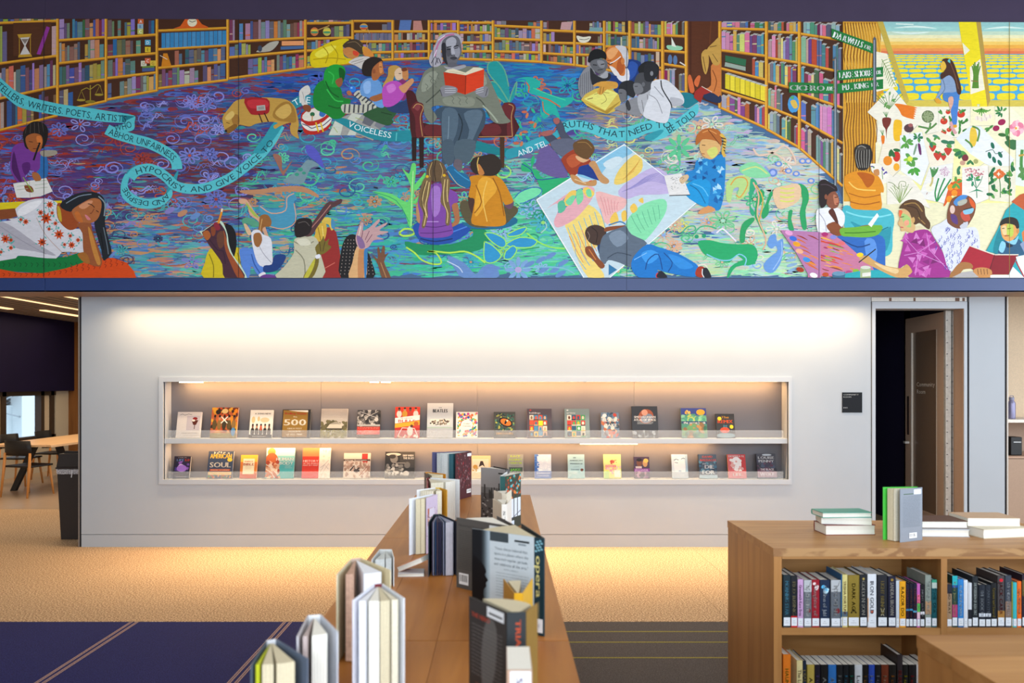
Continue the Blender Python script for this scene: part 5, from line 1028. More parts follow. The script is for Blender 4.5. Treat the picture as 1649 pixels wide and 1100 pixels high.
for k in range(26): a = k*2.4; e(RND.choice(('c898b8', 'e0c0d0', 'b880a0')), 490+9*math.sqrt(k)*math.cos(a), 775+9*math.sqrt(k)*math.sin(a), 9, 5, a)
for s in ('410 1070 395 980 430 840', '412 1070 440 960 490 840', '415 1070 480 960 550 850'): l('2f8a48', 2.4, s)
f('d85a20', '540 900 570 880 650 850 655 1010 560 1010 500 1100 480 1100'); 
for x, y in ((545, 930), (605, 920), (585, 985), (535, 1045)): e('f09020', x, y, 30, 32)
leaves(600, 890, 5, 40, '5a9a40', 28)
sheet('660 735 915 715 920 1040 800 1090 660 1050', 'ece4d8')
for k in range(40): e(RND.choice(('c87880', 'e0a0a0', 'a86068')), RND.uniform(690, 870), RND.uniform(745, 820), 9, 7)
l('4a8a68', 1.4, '805 1035 800 940 780 830'); l('4a8a68', 1.2, '800 940 760 880 730 820'); l('4a8a68', 1.2, '800 940 840 880 860 820'); leaves(770, 860, 6, 46, '2f8a60', 26); f('2f8a60', '720 985 790 955 800 945 870 975 800 965')
f('e4dcc4', '920 720 1190 720 1180 1080 930 1060', 0)
for k in range(9): a = k*.7; e('d8682c', 1025+38*math.cos(a), 800+28*math.sin(a), 26, 12, a)
for x, y in ((950, 780), (960, 870), (970, 950), (1060, 980), (1130, 900), (1090, 860), (1140, 810), (1110, 980), (950, 1000), (1150, 730)): leaves(x, y, 3, 22, '1f6a3c', 34)
l('4a7a40', 1.4, '1035 1030 1035 920 1025 840')
f('e0e4d8', '1190 470 1300 460 1300 930 1185 910', 0); l('4a8a40', 5, '1250 560 1240 700 1260 860'); l('c89a40', 3, '1215 620 1270 610'); leaves(1250, 780, 5, 40, '5a8a48', 30)
CC[0] = 'B6'; f('ece4d4', '560 210 720 240 790 330 870 470 800 440 700 430 560 440', 0)
for k in range(14): a = k*.45; l('8aa058', .9, f'{650} {430} {600+k*9} {360-k%3*14} {570+k*13} {330-k%4*12}')
l('7a8a50', 1, '640 330 650 280 690 280 690 310 670 310'); l('7a8a50', 1, '560 280 600 290 640 330')
f('f0e8d8', '440 150 580 150 570 280 520 300 450 200', 0)
for x, y in ((460, 170), (525, 190), (545, 215), (480, 215)): leaves(x, y, 4, 9, '5a4a9a', 10)
l('5a8a48', 1, '525 200 530 260'); sheet('530 10 650 0 650 190 600 240 500 140', 'f0e4cc'); e('e88a20', 565, 130, 32, 34); e('c82f24', 628, 100, 26, 38); e('f0a828', 627, 175, 22, 28); leaves(590, 50, 5, 36, '2f6a38', 26)
done('painted_window_wall')
fig('T6')   # street signs
for s, top in (('195 430 205 420 215 430 215 1400 195 1400', 0), ('482 290 492 275 505 290 505 760 482 760', 0)): f('5a6068', s, 0)
l('b8c0c8', 1, '201 440 201 1400'); l('b8c0c8', 1, '489 300 489 750')
f('1f7a38', '175 215 480 325 480 400 175 285', 0); f('1f7a38', '218 525 555 498 555 570 218 598', 0); f('1f7a38', '-140 610 190 622 190 695 -138 688', 0); f('1f7a38', '218 622 555 588 555 660 218 695', 0)
def sgn(t, s, h): PP[0].path_text(t, pt(s), h, 'f0f4ec', .04)
sgn('IDA B.WELLS', '190 258 405 335', 10); sgn('DR', '420 345 465 362', 7); sgn('LAKE SHORE', '232 560 470 540', 10); sgn('DR', '505 538 540 535', 7); sgn('CICERO', '-132 650 122 655', 9); sgn('AVE', '138 657 185 659', 7); sgn('M.L. KING', '255 650 445 632', 9); sgn('DR', '470 630 522 624', 7)
f('5a6068', '482 480 505 480 505 700 482 700', 0); l('b8c0c8', 1, '489 480 489 700')
done('painted_street_signs', 'green painted street name signs on two grey poles')
fig('T6')   # girl on the sill
f('4a80c0', '1000 690 1050 680 1115 690 1110 740 1060 740 1040 760 1000 740'); f('e0a890', '1035 730 1070 720 1075 800 1060 830 1045 800'); f('4a80c8', '1055 810 1100 740 1100 900 1085 935 1065 920 1060 860'); f('4a80c8', '1075 740 1112 700 1100 860 1070 860'); f('d8a0a0', '1045 920 1060 900 1085 960 1100 985 1075 990'); e('e0a020', 1085, 935, 15, 12); f('8aa0c0', '985 560 1030 545 1080 600 1095 680 1000 690 960 735 945 725 980 650'); l('5a7090', 1.2, '990 580 1010 660 960 725'); f('e0a030', '935 735 965 730 985 765 950 765'); f('4a2c20', '990 450 1030 435 1070 460 1100 540 1130 650 1125 700 1100 690 1080 600 1040 560 985 590 980 550 1010 520'); f('e8b840', '978 480 1000 455 1020 490 1010 520 985 522'); l('7a5038', 1.2, '1050 470 1085 560 1110 660'); f('60c0c0', '1030 455 1045 440 1050 470')
done('painted_girl')
fig('B6')   # readers and the painter at lower right
f('fff0e8', '600 700 660 650 640 960 540 960', 0) if False else None
f('48b4c0', '245 470 280 445 340 470 430 480 540 465 600 500 612 560 600 640 595 770 540 810 440 820 360 780 260 600'); f('2a94a4', '300 560 400 600 540 620 590 600 560 760 460 800 420 700'); l('80d8e0', 2.4, '270 490 360 520 480 530 590 510'); l('1a7888', 2, '330 600 450 640 570 600')
f('e0901c', '258 250 300 215 370 200 440 210 500 240 535 310 535 355 515 360 520 470 420 478 310 465 300 400 265 330'); f('b85c0c', '348 215 410 215 470 240 460 290 420 320 380 260'); l('f8c860', 2, '290 280 350 330 480 340'); l('a85808', 1.6, '300 420 400 440 510 420'); l('a85808', 1.4, '290 360 400 390 515 370'); f('2a2420', '330 60 345 25 390 10 440 25 458 90 445 150 420 190 370 195 340 160'); 
for k in range(6): l('9a948a', 1, f'{345+k*18} 50 {340+k*19} 110 {358+k*14} 180')
e('4a443e', 380, 40, 36, 20); l('a8a298', .9, '355 35 380 25 410 40'); f('c88850', '465 200 500 190 505 230 475 235')
f('2d68b8', '205 670 300 650 420 660 500 655 545 690 548 800 540 960 470 960 400 860 300 780', 2); f('5a90d8', '400 700 470 690 490 800 440 900'); l('17407c', 2, '240 690 350 740 440 720'); f('ecebee', '60 490 110 465 200 460 255 500 260 560 235 600 130 640 70 630'); l('b0b0bc', 1.4, '80 500 120 560 130 630'); f(SK[0], '130 590 200 560 240 600 330 610 380 590 450 585 440 610 350 630 240 660 180 650'); f('5a2c20', '145 490 180 470 215 560 205 575 170 530'); f('6fb038', '230 610 330 600 520 585 500 650 420 672 300 668 240 660'); l('3a7820', 1.6, '260 640 360 640 480 630'); f('f0ece4', '425 580 490 500 503 520 450 600', 0)
f('8a5038', '115 370 180 340 215 380 222 430 200 465 150 460'); f('c07858', '180 370 212 390 215 430 190 440'); f('281c1c', '75 320 85 275 120 262 150 280 200 310 208 345 170 350 140 380 130 440 100 465 85 440 80 380'); l('1a1010', 1.2, '188 390 210 388'); l('8a3028', 1.4, '200 432 215 430'); e('8a5038', 128, 385, 11, 18); l('50404a', 1.2, '90 300 140 300 190 330')
f('c87898', '0 635 160 640 250 700 340 780 450 870 470 910 390 920 220 940 0 955', 1)
for k in range(60):
    y = RND.uniform(650, 930); x = RND.uniform(0, max(60, 430-(930-y)*1.0)); L = RND.uniform(30, 110)
    if x+L > 460-(930-y)*.9 and y < 880: continue
    l(RND.choice(('e88a30', 'd84a28', 'b090c8', 'a83060', 'f0b048', '8a4028', 'd870a0', '88b048')), RND.uniform(1.2, 3), f'{x} {y} {x+L*.5} {y+L*.1} {x+L} {y+L*.28}', 3, None, 1)
for x, y, c_ in ((45, 940, 'f0f0e8'), (125, 935, 'c05020'), (180, 670, '8a88d0'), (10, 830, '58a8d0'), (340, 910, '8ab838'), (290, 920, 'b04a80'), (120, 650, 'b02870'), (240, 715, 'e06a70'), (370, 795, 'f0d020')): e(c_, x, y, 24, 15)
CC[0] = 'B5'; f('b87aa8', '950 620 1235 635 1235 958 1160 958 1060 780', 0)
for k in range(26): y = RND.uniform(650, 940); x = RND.uniform(985+(y-650)*.55, 1200); l(RND.choice(('e88a30', 'd86a28', 'b8a8d8', 'a04870', 'c85820', '9a3418')), 2, f'{x} {y} {x+40} {y+14} {x+80} {y+36}', 3, None, 1) if x < 1150 else None
for x, y, c_ in ((1010, 640, 'e8a0d0'), (1040, 680, '3a6ad0'), (1065, 720, 'e8a020'), (1085, 770, 'f0b088'), (1135, 830, '3a90d8'), (1185, 940, 'f8f8f4'), (1090, 900, 'a83818')): e(c_, x, y, 28, 17, -.3)
CC[0] = 'B6'; f('28a8b0', '220 935 400 905 560 900 640 958 220 958', 1); f('3a6a88', '170 930 265 915 262 958 175 958', 0); e('6a94b0', 218, 928, 46, 16); f('a8b888', '370 890 445 885 445 958 370 958', 0); f('e8e4d8', '385 925 445 918 445 945 385 950', 0); e('d8d8c8', 408, 885, 36, 12)
f('e0d0a8', '720 630 760 600 800 590 840 640 760 660'); f('d0a060', '360 820 420 800 460 830 540 870 660 890 700 860 740 920 700 955 620 955 500 900 420 860'); f('e8c890', '470 850 560 880 640 900 620 930 520 890'); l('2a2a2a', 1.8, '360 850 480 755'); f('f0d020', '345 790 380 785 385 808 355 810')
f('a02c88', '640 890 670 740 690 660 760 625 850 620 900 690 960 790 1000 955 720 955 740 915 700 862')
for k in range(40):
    x = RND.uniform(670, 960); y = RND.uniform(660, 940)
    if x < 700 and y > 800 or x > 880+(y-690)*.3: continue
    a = RND.uniform(0, 6.28); f(RND.choice(('c85cb0', '7a1c68', 'b84aa0', 'd07ac0', '8a2478')), ' '.join(f'{x+30*math.cos(a+t):.0f} {y+30*math.sin(a+t):.0f}' for t in (0, 2.3, 4.0)), 0)
for s in ('690 680 780 780 900 700', '680 800 780 780 960 860', '780 780 760 940', '840 640 860 760 990 900'): l('d890d0', .9, s, 0)
f('d8b078', '640 500 680 470 740 520 760 600 740 640 690 628 660 628 655 600 637 575 650 540'); f('a8c878', '660 500 720 530 730 600 690 590 670 550'); f('e86a40', '645 480 670 490 650 530'); f('f0a080', '680 560 710 550 715 580 690 590'); f('5a3c22', '645 465 690 415 760 405 820 450 832 520 865 570 858 615 820 590 790 570 750 580 720 500 680 470'); l('a07a40', 1.8, '680 440 760 430 810 490'); l('a07a40', 1.6, '780 530 830 580'); l('3a2410', 1.4, '700 450 770 470 800 550'); l('3a1c10', 1.2, '652 530 680 525'); l('c83a4a', 1.6, '655 600 675 602'); e('d0a060', 745, 550, 12, 22)
f('dcdce8', '870 620 940 570 1000 540 1050 600 1100 610 1180 600 1210 660 1208 780 1100 900 1000 905 950 760')
for k in range(150):
    x = RND.uniform(890, 1200); y = RND.uniform(580, 890)
    if y < 700-(x-870)*.9 or (x < 960 and y > 760) or (y > 790 and x > 1090) or (x > 1030 and y < 610): continue
    l('4048a8', .75, f'{x} {y} {x+5} {y+12} {x-3} {y+24}')
f('7a4830', '990 480 1020 400 1080 375 1140 380 1185 430 1180 500 1150 560 1120 600 1080 610 1040 605 990 570 985 530'); f('4a88c8', '1030 420 1080 375 1130 380 1080 430 1050 450'); f('d85a24', '1140 390 1180 430 1180 470 1150 440'); f('b0b0a0', '1060 420 1120 400 1120 430 1070 450'); f('c8503c', '1080 500 1120 480 1150 540 1120 560 1090 540'); f('8ac0d8', '1100 480 1170 465 1160 500 1110 510'); f('5a3a78', '1010 510 1050 520 1060 580 1020 560'); e('e0c0b0', 1022, 475, 18, 30); l('281810', 1.4, '1100 478 1160 462'); l('e8e8f0', 2, '1100 570 1130 575'); f('c8c8d0', '1075 590 1130 560 1125 600 1090 612')
f('28a0a8', '1260 770 1340 620 1400 480 1480 400 1560 360 1700 400 1700 960 1420 960 1420 780 1340 790', 1); f('c0582c', '1440 420 1500 370 1560 350 1700 380 1700 500 1560 500 1500 460', 1); f('1a808c', '1340 640 1400 560 1380 760 1310 780')
f('2a5878', '1350 760 1380 700 1450 680 1500 690 1540 760 1530 800 1360 790'); f('8ac8e0', '1350 760 1370 700 1400 720 1380 780'); f('18283a', '1400 710 1440 725 1450 735 1410 745'); f('8ac8e0', '1400 690 1460 690 1490 660 1470 720 1430 715')
f('e0a058', '1362 600 1375 565 1440 550 1490 600 1485 650 1450 690 1410 700 1375 670'); f('b8c850', '1410 580 1450 580 1450 660 1410 660'); f('f0c890', '1370 600 1400 590 1405 650 1380 650'); f('2a2018', '1358 590 1375 545 1430 528 1480 545 1495 600 1475 610 1460 585 1400 575'); l('201410', 1.2, '1372 610 1390 608'); l('201410', 1.2, '1412 612 1435 608'); l('a03a30', 1.4, '1390 662 1425 660'); e('c88848', 1484, 628, 11, 18)
f('8a98b8', '1500 720 1536 690 1700 680 1700 800 1540 800', 1); f('d8763c', '1512 640 1536 610 1700 600 1700 700 1520 700', 1)
f('a81c2c', '1075 855 1145 732 1320 795 1280 905 1200 940 1170 900', 0); f('8a1422', '1320 790 1490 795 1420 935 1270 935', 0); l('e8dcc8', 1.6, '1145 732 1320 795 1490 795', 0); l('5a0c18', 1.2, '1320 795 1275 935')
f('a8703c', '1030 900 1080 850 1150 855 1165 890 1100 900 1060 950 1000 955'); f('c88a4c', '1180 895 1240 885 1298 905 1290 955 1200 958 1170 930'); 
for k in range(4): l('6a4020', 1, f'{1200+k*22} 895 {1205+k*22} 935')
f('b0aaa8', '1020 955 1090 920 1160 910 1210 955', 1); f('f0eee8', '1470 810 1700 760 1700 900 1530 960 1500 900', 0); l('a81c2c', 2, '1470 840 1530 955'); f('f0ecf0', '1290 940 1420 940 1450 880 1530 958 1290 958', 0)
done('painted_readers')
begin()
for s_ in seams[1:-1]: PP[0].line([(s_, -TOPY(s_)-.2), (s_, -447.5)], .75, '20242c' if s_ < 1600 else '8a7a20')
done('panel_joint')
# ------------------------------------------------------------------ bookcases
ZT = .90; TT = .037
def boards(par, name, n, axis, a, b, m, gap=.0006):
    """n planks side by side along axis filling the box a..b"""
    for i in range(n):
        p0 = list(a); p1 = list(b); w_ = (b[axis]-a[axis])/n
        p0[axis] = a[axis]+i*w_+gap; p1[axis] = a[axis]+(i+1)*w_-gap
        bx(name, p0, p1, m, par)
def long_case(y0, y1, label):
    x0, x1 = -.569, .199; c = empty('bookcase', (x0, y0, 0), 0, label, 'bookcase', 'long double-sided bookcase run')
    w_, d = x1-x0, y1-y0
    boards(c, 'top_board', 4, 0, (0, .001, ZT-TT), (w_, d-.001, ZT), OAK_Y)
    bx('end_panel', (.01, .004, 0), (w_-.01, .034, ZT-TT), OAK_Z, c); bx('end_panel', (.01, d-.034, 0), (w_-.01, d-.004, ZT-TT), OAK_Z, c)
    bx('middle_panel', (w_/2-.012, .034, .09), (w_/2+.012, d-.034, ZT-TT), OAK_Z, c); bx('divider', (.012, d/2-.014, .09), (w_-.012, d/2+.014, ZT-TT), OAK_Z, c)
    for z in (.11, .5):
        for s_ in (0, 1): bx('shelf', (.015 if s_ else w_/2+.012, .034, z), (w_/2-.012 if s_ else w_-.015, d-.034, z+.03), OAK_Y, c)
    bx('plinth', (.04, .02, 0), (w_-.04, d-.02, .11), WOOD_D, c)
long_case(.73, 2.168, 'long oak bookcase unit nearest us, carrying the tall white-paged open books')
long_case(2.171, 3.607, 'middle oak bookcase unit of the long row, under the dark blue fanned book')
long_case(3.61, 5.0, 'far oak bookcase unit of the long row, under the burgundy patterned book')
def wide_case(y0, y1, label):
    x0, x1 = 1.239, 2.79; c = empty('bookcase', (x0, y0, 0), 0, label, 'bookcase', 'low oak bookcases at the right')
    w_, d = x1-x0, y1-y0; md = w_/2
    boards(c, 'top_board', 4, 1, (0, .003, ZT-TT), (w_, d, ZT), OAK_X); bx('front_edging', (0, 0, ZT-TT), (w_, .0028, ZT), OAK_E, c)
    for s_ in (0, 1):
        a = .002 if not s_ else w_-.038; boards(c, 'side_board', 4, 1, (a, .004, 0), (a+.036, d-.004, ZT-TT-.0005), OAK_Z)
        bx('edging', (a, .0005, 0), (a+.036, .004, ZT-TT-.0005), OAK_Z, c)
    bx('top_rail', (.04, .002, ZT-TT-.012), (w_-.04, d-.004, ZT-TT), OAK_X, c)
    bx('divider', (md-.014, .001, .09), (md+.014, d-.005, ZT-TT-.012), OAK_Z, c)
    bx('back_panel', (.038, d/2-.008, .09), (w_-.038, d/2+.008, ZT-TT-.012), OAK_X, c)
    for a, b in ((.0385, md-.0145), (md+.0145, w_-.0385)):
        for z in (.119, .505):
            bx('shelf', (a, .003, z), (b, d/2-.009, z+.031), OAK_X, c); bx('shelf', (a, d/2+.009, z), (b, d-.006, z+.031), OAK_X, c)
    bx('plinth', (.03, .03, 0), (w_-.03, d-.03, .118), WOOD_D, c)
    return c
wide_case(3.383, 4.07, 'low oak bookcase at right with two shelves of upright novels')
wide_case(1.53, 2.22, 'nearest low oak bookcase, its bare top at the lower right corner')

# ------------------------------------------------------------------ books
def darker(col, k=.6): return tuple(int(v*k) for v in hexrgb(col))
def hexrgb(h): return tuple(int(h[i:i+2], 16) for i in (0, 2, 4))
def upright_book(x0, x1, z0, h, y0, d, col, title, tcol, label, group, th=None, extra=None, sticker=True, cat='book', hard=True):
    """closed book standing with its spine to the front"""
    o = empty('book', (x0, y0, z0), 0, label, cat, group); w_ = x1-x0; t = .0022 if hard else .0008; m = mat(col, .4, noise=.05, scale=40)
    bx('front_cover', (w_-t, .001, 0), (w_, d, h), m, o); bx('back_cover', (0, .001, 0), (t, d, h), m, o)
    MB().prism([(0, .003), (w_*.12, .0008), (w_*.5, 0), (w_*.88, .0008), (w_, .003), (w_, .005), (0, .005)], 0, h).build('spine', m, o)
    bx('page_block', (t, .005, .003 if hard else .0002), (w_-t, d-.003 if hard else d, h-(.004 if hard else .0003)), M_PAPER, o)
    p = Paint(1e-5)
    if extra: extra(p, w_, h)
    if title: p.text(title, w_/2, h*(.56 if sticker else .5), min(w_*.5, .017) if not th else th, tcol, min(h*.64, len(title)*.0165), -math.pi/2, .03)
    if sticker:
        p.rect(w_*.06, h*.03, w_*.94, h*.19, 'e6ebf2'); p.text('FIC', w_*.5, h*.125, .0035, '606870', min(w_*.3, .009)); p.rect(w_*.25, h*.085, w_*.75, h*.09, '7a8088')
    if p.v: p.clip(w_, h).build('spine_print', M_PRINT, o, lambda u, v, z: (u, -.0004-z, v))
    return o
YS = 3.397; SS = FPX/YS
def px3(p): return (p-VX)/SS
RB = random.Random(3)
ORD = ['first', 'second', 'third', 'fourth', 'fifth', 'sixth', 'seventh', 'eighth', 'ninth', 'tenth', 'eleventh', 'twelfth', 'thirteenth', 'fourteenth', 'fifteenth', 'sixteenth', 'seventeenth', 'eighteenth', 'nineteenth', 'twentieth', 'twenty-first', 'twenty-second', 'twenty-third', 'twenty-fourth']
def band(c0, a, b): return lambda p, w_, h: p.rect(0, h*a, w_, h*b, c0)
def bands(*q):
    def g(p, w_, h):
        for c0, a, b in q: p.rect(0.0003, h*a, w_-.0003, h*b, c0)
    return g
def blob(c0, y, c1=None):
    def g(p, w_, h):
        for k in range(7): p.ell(w_*(.5+.22*math.cos(k*2.3)), h*(y+.06*math.sin(k*1.9)), w_*.2, w_*.16, c0 if k % 3 else (c1 or c0), 8, k)
    return g
def branch(p, w_, h):
    p.rect(0, h*.75, w_, h, 'b8bcc0'); p.line([(w_*.1, h*.8), (w_*.5, h*.82), (w_*.75, h*.88), (w_*.9, h*.98)], .002, '3a3430'); p.line([(w_*.5, h*.82), (w_*.8, h*.8)], .0015, '3a3430'); p.ell(w_*.7, h*.35, w_*.22, w_*.3, '7a2a30', 8)
UP = [(62, 128, 143, '1b2c34', 'MORNING STAR', '6fc0e0', None, 'black novel with pale blue capitals, leftmost on the upper shelf'),
    (130, 188, 150, '1c1f26', 'RED RISING', 'd8c890', bands(('c02028', 0, .22)), 'black novel with tan capitals and a red foot on the upper shelf'),
    (190, 241, 182, 'c9a0cc', 'Greenwich Kate Breu', '5a2a6a', None, 'slim lilac novel between a black and a grey book'),
    (245, 313, 188, '6d7279', 'NG THE CHILDREN', 'e8e8e8', branch, 'grey novel with white lettering and a dark branch, just left of the dark red one'),
    (315, 384, 185, '981a2a', 'Daughter of', 'f0dcdc', blob('f0d8d8', .86), 'dark red novel with pale pink lettering on the upper shelf'),
    (388, 476, 188, '1a2a46', 'Children of Jubi', 'dfe8f2', blob('58b8e8', .8, 'c0e8f8'), 'navy novel with a glowing blue emblem near its top'),
    (484, 571, 188, '656b73', 'INTO THE LIES', 'd8d8d8', branch, 'wide grey novel with a bare branch, right of the navy one'),
    (573, 585, 140, '1a5a88', None, '', None, 'very thin blue book on the upper shelf'),
    (586, 632, 140, 'd6ca84', 'TRISHA FORTUNE', '9a5a3a', bands(('5a6a78', .2, .3)), 'pale yellow novel left of the wide gold one'),
    (635, 738, 145, '8b762c', 'DARK AGE', '33280f', lambda p, w_, h: [p.poly([(w_*x, h*.27), (w_*(x+.18), h*.27), (w_*(x+.09), h*.31)], '2a2010') for x in (.22, .6)]+[p.poly([(w_*.41, h*.31), (w_*.59, h*.31), (w_*.5, h*.35)], '2a2010')], 'thick gold novel with dark capitals on the upper shelf'),
    (740, 806, 140, '1e2228', 'GOLDEN SON', 'e8e4d8', lambda p, w_, h: p.star(w_*.5, h*.92, w_*.22, 'b8a050', 5), 'black novel with white capitals and a gold star, right of the gold one'),
    (810, 888, 135, 'dfe2e8', 'IRON GOLD', '55556a', lambda p, w_, h: (p.star(w_*.5, h*.29, w_*.2, 'b85a48', 10, .6), p.rect(0, h*.1, w_*.08, h*.55, 'd08a38')), 'tall white novel with grey capitals on the upper shelf'),
    (898, 985, 143, '22242c', 'LIGHT BRINGER', 'c8b060', lambda p, w_, h: (p.line([(w_*.3, h*.36), (w_*.5, h*.27), (w_*.7, h*.36)], .003, 'd8d0b0'), p.line([(w_*.5, h*.27), (w_*.35, h*.22)], .002, 'd8d0b0'), p.line([(w_*.5, h*.27), (w_*.65, h*.22)], .002, 'd8d0b0')), 'thick black novel with yellow lettering, right of the white one'),
    (992, 1060, 155, '1a1c34', 'SANDRA BROWN', 'e4dccc', lambda p, w_, h: p.star(w_*.5, h*.93, w_*.25, 'a08030', 7), 'dark navy novel with white capitals and a gold crest'),
    (1062, 1090, 195, 'c8d0da', None, '', None, 'slim pale grey book left of the yellow one'),
    (1092, 1148, 200, 'e8a41c', 'RAZOR DO', '2a2010', None, 'bright yellow novel with black lettering on the upper shelf'),
    (1149, 1178, 220, '1c1830', 'CHARLES ROSEN', 'c05a6a', bands(('3a90c8', .38, .42)), 'slim black novel just right of the yellow one'),
    (1180, 1210, 218, '171628', 'CHARLES ROSEN', 'c06a50', bands(('40a0d0', .38, .42)), 'slim black novel, second to the right of the yellow one'),
    (1212, 1245, 218, '1a1630', 'CHARLES ROSEN', 'c86a48', bands(('50b0d8', .34, .38)), 'slim black novel, third to the right of the yellow one'),
    (1247, 1275, 220, 'c862b4', 'LISA', 'f0f0a0', bands(('58b858', .35, .55), ('e8c0d0', .2, .35), ('e86a90', .55, .75)), 'thin pink and green striped novel on the upper shelf'),
    (1277, 1314, 230, '14141c', 'NIGHT TRAVEL', 'd8d8d8', bands(('e8e8ee', .30, .37)), 'short black book with a white sticker, left of the tall grey-green one'),
    (1320, 1374, 145, '8b958c', 'THE POWER OF ARLETE', 'd0dcd8', bands(('b08a68', .25, .5)), 'tall grey-green novel fading to tan on the upper shelf'),
    (1378, 1424, 185, '12565f', 'THE SEA', '50b0b8', bands(('38a080', .94, 1), ('b8c8c0', .82, .94)), 'teal novel with a picture at its top, last before the divider')]
Z1 = .5365
for i, (a, b, yt, col, ti, tc, ex, lab) in enumerate(UP):
    h = EYE-(900+yt/5.5-VY)/SS-Z1
    upright_book(px3(1250+a/5.5)+.0004, px3(1250+b/5.5)-.0004, Z1, h, YS, .155 if h > .2 else .13, col, ti, tc, lab, 'novels on the upper right shelf', None, ex)
UB = [(198, 260, 320, 'a08468', 'NO WAY', '705a48', bands(('2a2c38', .78, 1)), 'small tan book with a black top, first right of the divider'),
    (262, 330, 215, '1f3f3a', 'Kate Jane Boston', 'e8e098', bands(('2ab0b8', .82, 1), ('2050a0', .77, .82), ('b04070', .2, .44)), 'turquoise, green and magenta novel with yellow lettering right of the divider'),
    (335, 409, 260, '2a80c8', 'ALL THE SLEEP IN THE WORLD', 'c8e0f0', bands(('1f5f9a', 0, .1)), 'bright blue novel right of the divider'),
    (411, 460, 270, 'dfe3eb', None, '', None, 'white-spined novel right of the bright blue one'), (463, 512, 305, 'd4d8e0', None, '', bands(('20222a', 0, .4)), 'half white, half black paperback right of the divider'),
    (518, 592, 222, '1f252b', 'THE POSSESSION OF ALBA DIAZ', 'd8e4e0', None, 'tall black novel with long white title right of the divider'),
    (600, 684, 330, '1d2430', 'THE BOOK OF', 'c8d0d8', bands(('e0e6f0', .25, .33)), 'short dark slate paperback, left one of a matching pair'), (687, 752, 330, '1d2430', 'AND OTHER', '98a4b0', bands(('e0e6f0', .25, .33)), 'short dark slate paperback, right one of a matching pair'),
    (755, 830, 305, '15171b', 'Crown and Sword', 'b8a040', None, 'black novel with small gold lettering right of the slate pair'), (838, 926, 212, '474143', 'JACK CARR', '8a1c20', lambda p, w_, h: (p.rect(0, h*.12, w_, h*.32, 'a87838'), p.ell(w_*.5, h*.91, w_*.3, w_*.26, 'd02030', 10)), 'thick charcoal novel with dark red capitals and a red badge'),
    (934, 1014, 212, '39414f', 'THE DISAPPEARED', 'e0e4ea', bands(('8a7060', .2, .5)), 'slate and brown novel with white capitals, right of the charcoal one'), (1018, 1030, 290, 'b8a830', None, '', None, 'very thin olive book near the right edge'), (1033, 1082, 300, '38b4bc', None, '', None, 'turquoise novel left of the orange one'),
    (1085, 1140, 285, 'f06a10', 'QUEENIE', 'fff0e0', None, 'orange novel with white capitals near the right edge'), (1147, 1215, 200, '2a2030', 'MOON', 'c8a840', bands(('6a5a30', .6, .9)), 'dark purple novel at the right edge of the shelf')]
for a, b, yt, col, ti, tc, ex, lab in UB:
    h = EYE-(900+yt/7.859-VY)/SS-Z1
    upright_book(px3(1500+a/7.859)+.0004, px3(1500+b/7.859)-.0004, Z1, h, YS, .155 if h > .2 else .13, col, ti, tc, lab, 'novels right of the divider', None, ex)
Z0 = .1505
LO = [(62, 130, 848, 'd8741c', 'HAUNTING', '6a8a20', 'orange'), (182, 235, 900, 'd8c890', 'The Late Bride', '8a6a48', 'cream'), (237, 266, 905, '1a2438', 'DIAL A FOR', 'c8b060', 'navy'), (275, 340, 940, 'b09a48', 'Athena', '201c10', 'tan'), (342, 393, 940, '1a1622', 'Luthica', '8a70b8', 'black with violet lettering'),
    (397, 459, 940, '151515', 'Athena', 'e0e0e0', 'black with white lettering'), (462, 534, 940, '2a6ab0', 'Athena', 'e0f0ff', 'sky blue'), (536, 593, 940, '15171a', 'Luthica', 'c8c8c8', 'black with grey lettering'), (596, 645, 940, '101418', 'Luthica', '48a0c8', 'black with blue lettering'), (647, 693, 940, '101414', 'Luthica', '40b898', 'black with green lettering'), (696, 764, 940, 'c8ccd0', 'Luthica', '50545a', 'pale grey'),
    (766, 818, 940, '14120f', 'Luthica', 'd09a50', 'black with ochre lettering'), (820, 874, 940, '2848a8', 'Luthica', 'c0d0f0', 'royal blue'), (876, 930, 940, '121216', 'Luthica', 'b8b8c0', 'black with silver lettering'), (932, 998, 940, '6a2c14', 'Luthica', 'f0d0b0', 'rust brown'), (1000, 1066, 940, '16120e', 'Luthica', 'e08a30', 'black with orange lettering'), (1073, 1121, 850, '2a2224', 'BURNING', 'c04038', 'tall dark'), (1124, 1172, 940, '141412', 'Luthica', 'e0d020', 'black with yellow lettering'),
    (1176, 1240, 940, '161214', 'Luthica', 'c82830', 'black with red lettering'), (1244, 1300, 940, 'e0e0e4', None, '', 'white'), (1302, 1360, 930, '22242c', None, '', 'black blank')]
for a, b, yt, col, ti, tc, wd in LO:
    h = EYE-(900+yt/5.5-VY)/SS-Z0
    upright_book(px3(1250+a/5.5)+.0004, px3(1250+b/5.5)-.0004, Z0, h, YS, .15 if yt < 930 else .12, col, ti, tc, wd+' paperback spine on the lower right shelf' if yt > 920 else wd+' book on the lower right shelf, taller than the paperbacks', 'paperbacks on the lower right shelf', .016, blob('d8c8a0', .12, 'a08050') if wd in ('tan', 'sky blue', 'orange', 'rust brown') else None, False, 'book', yt < 930)

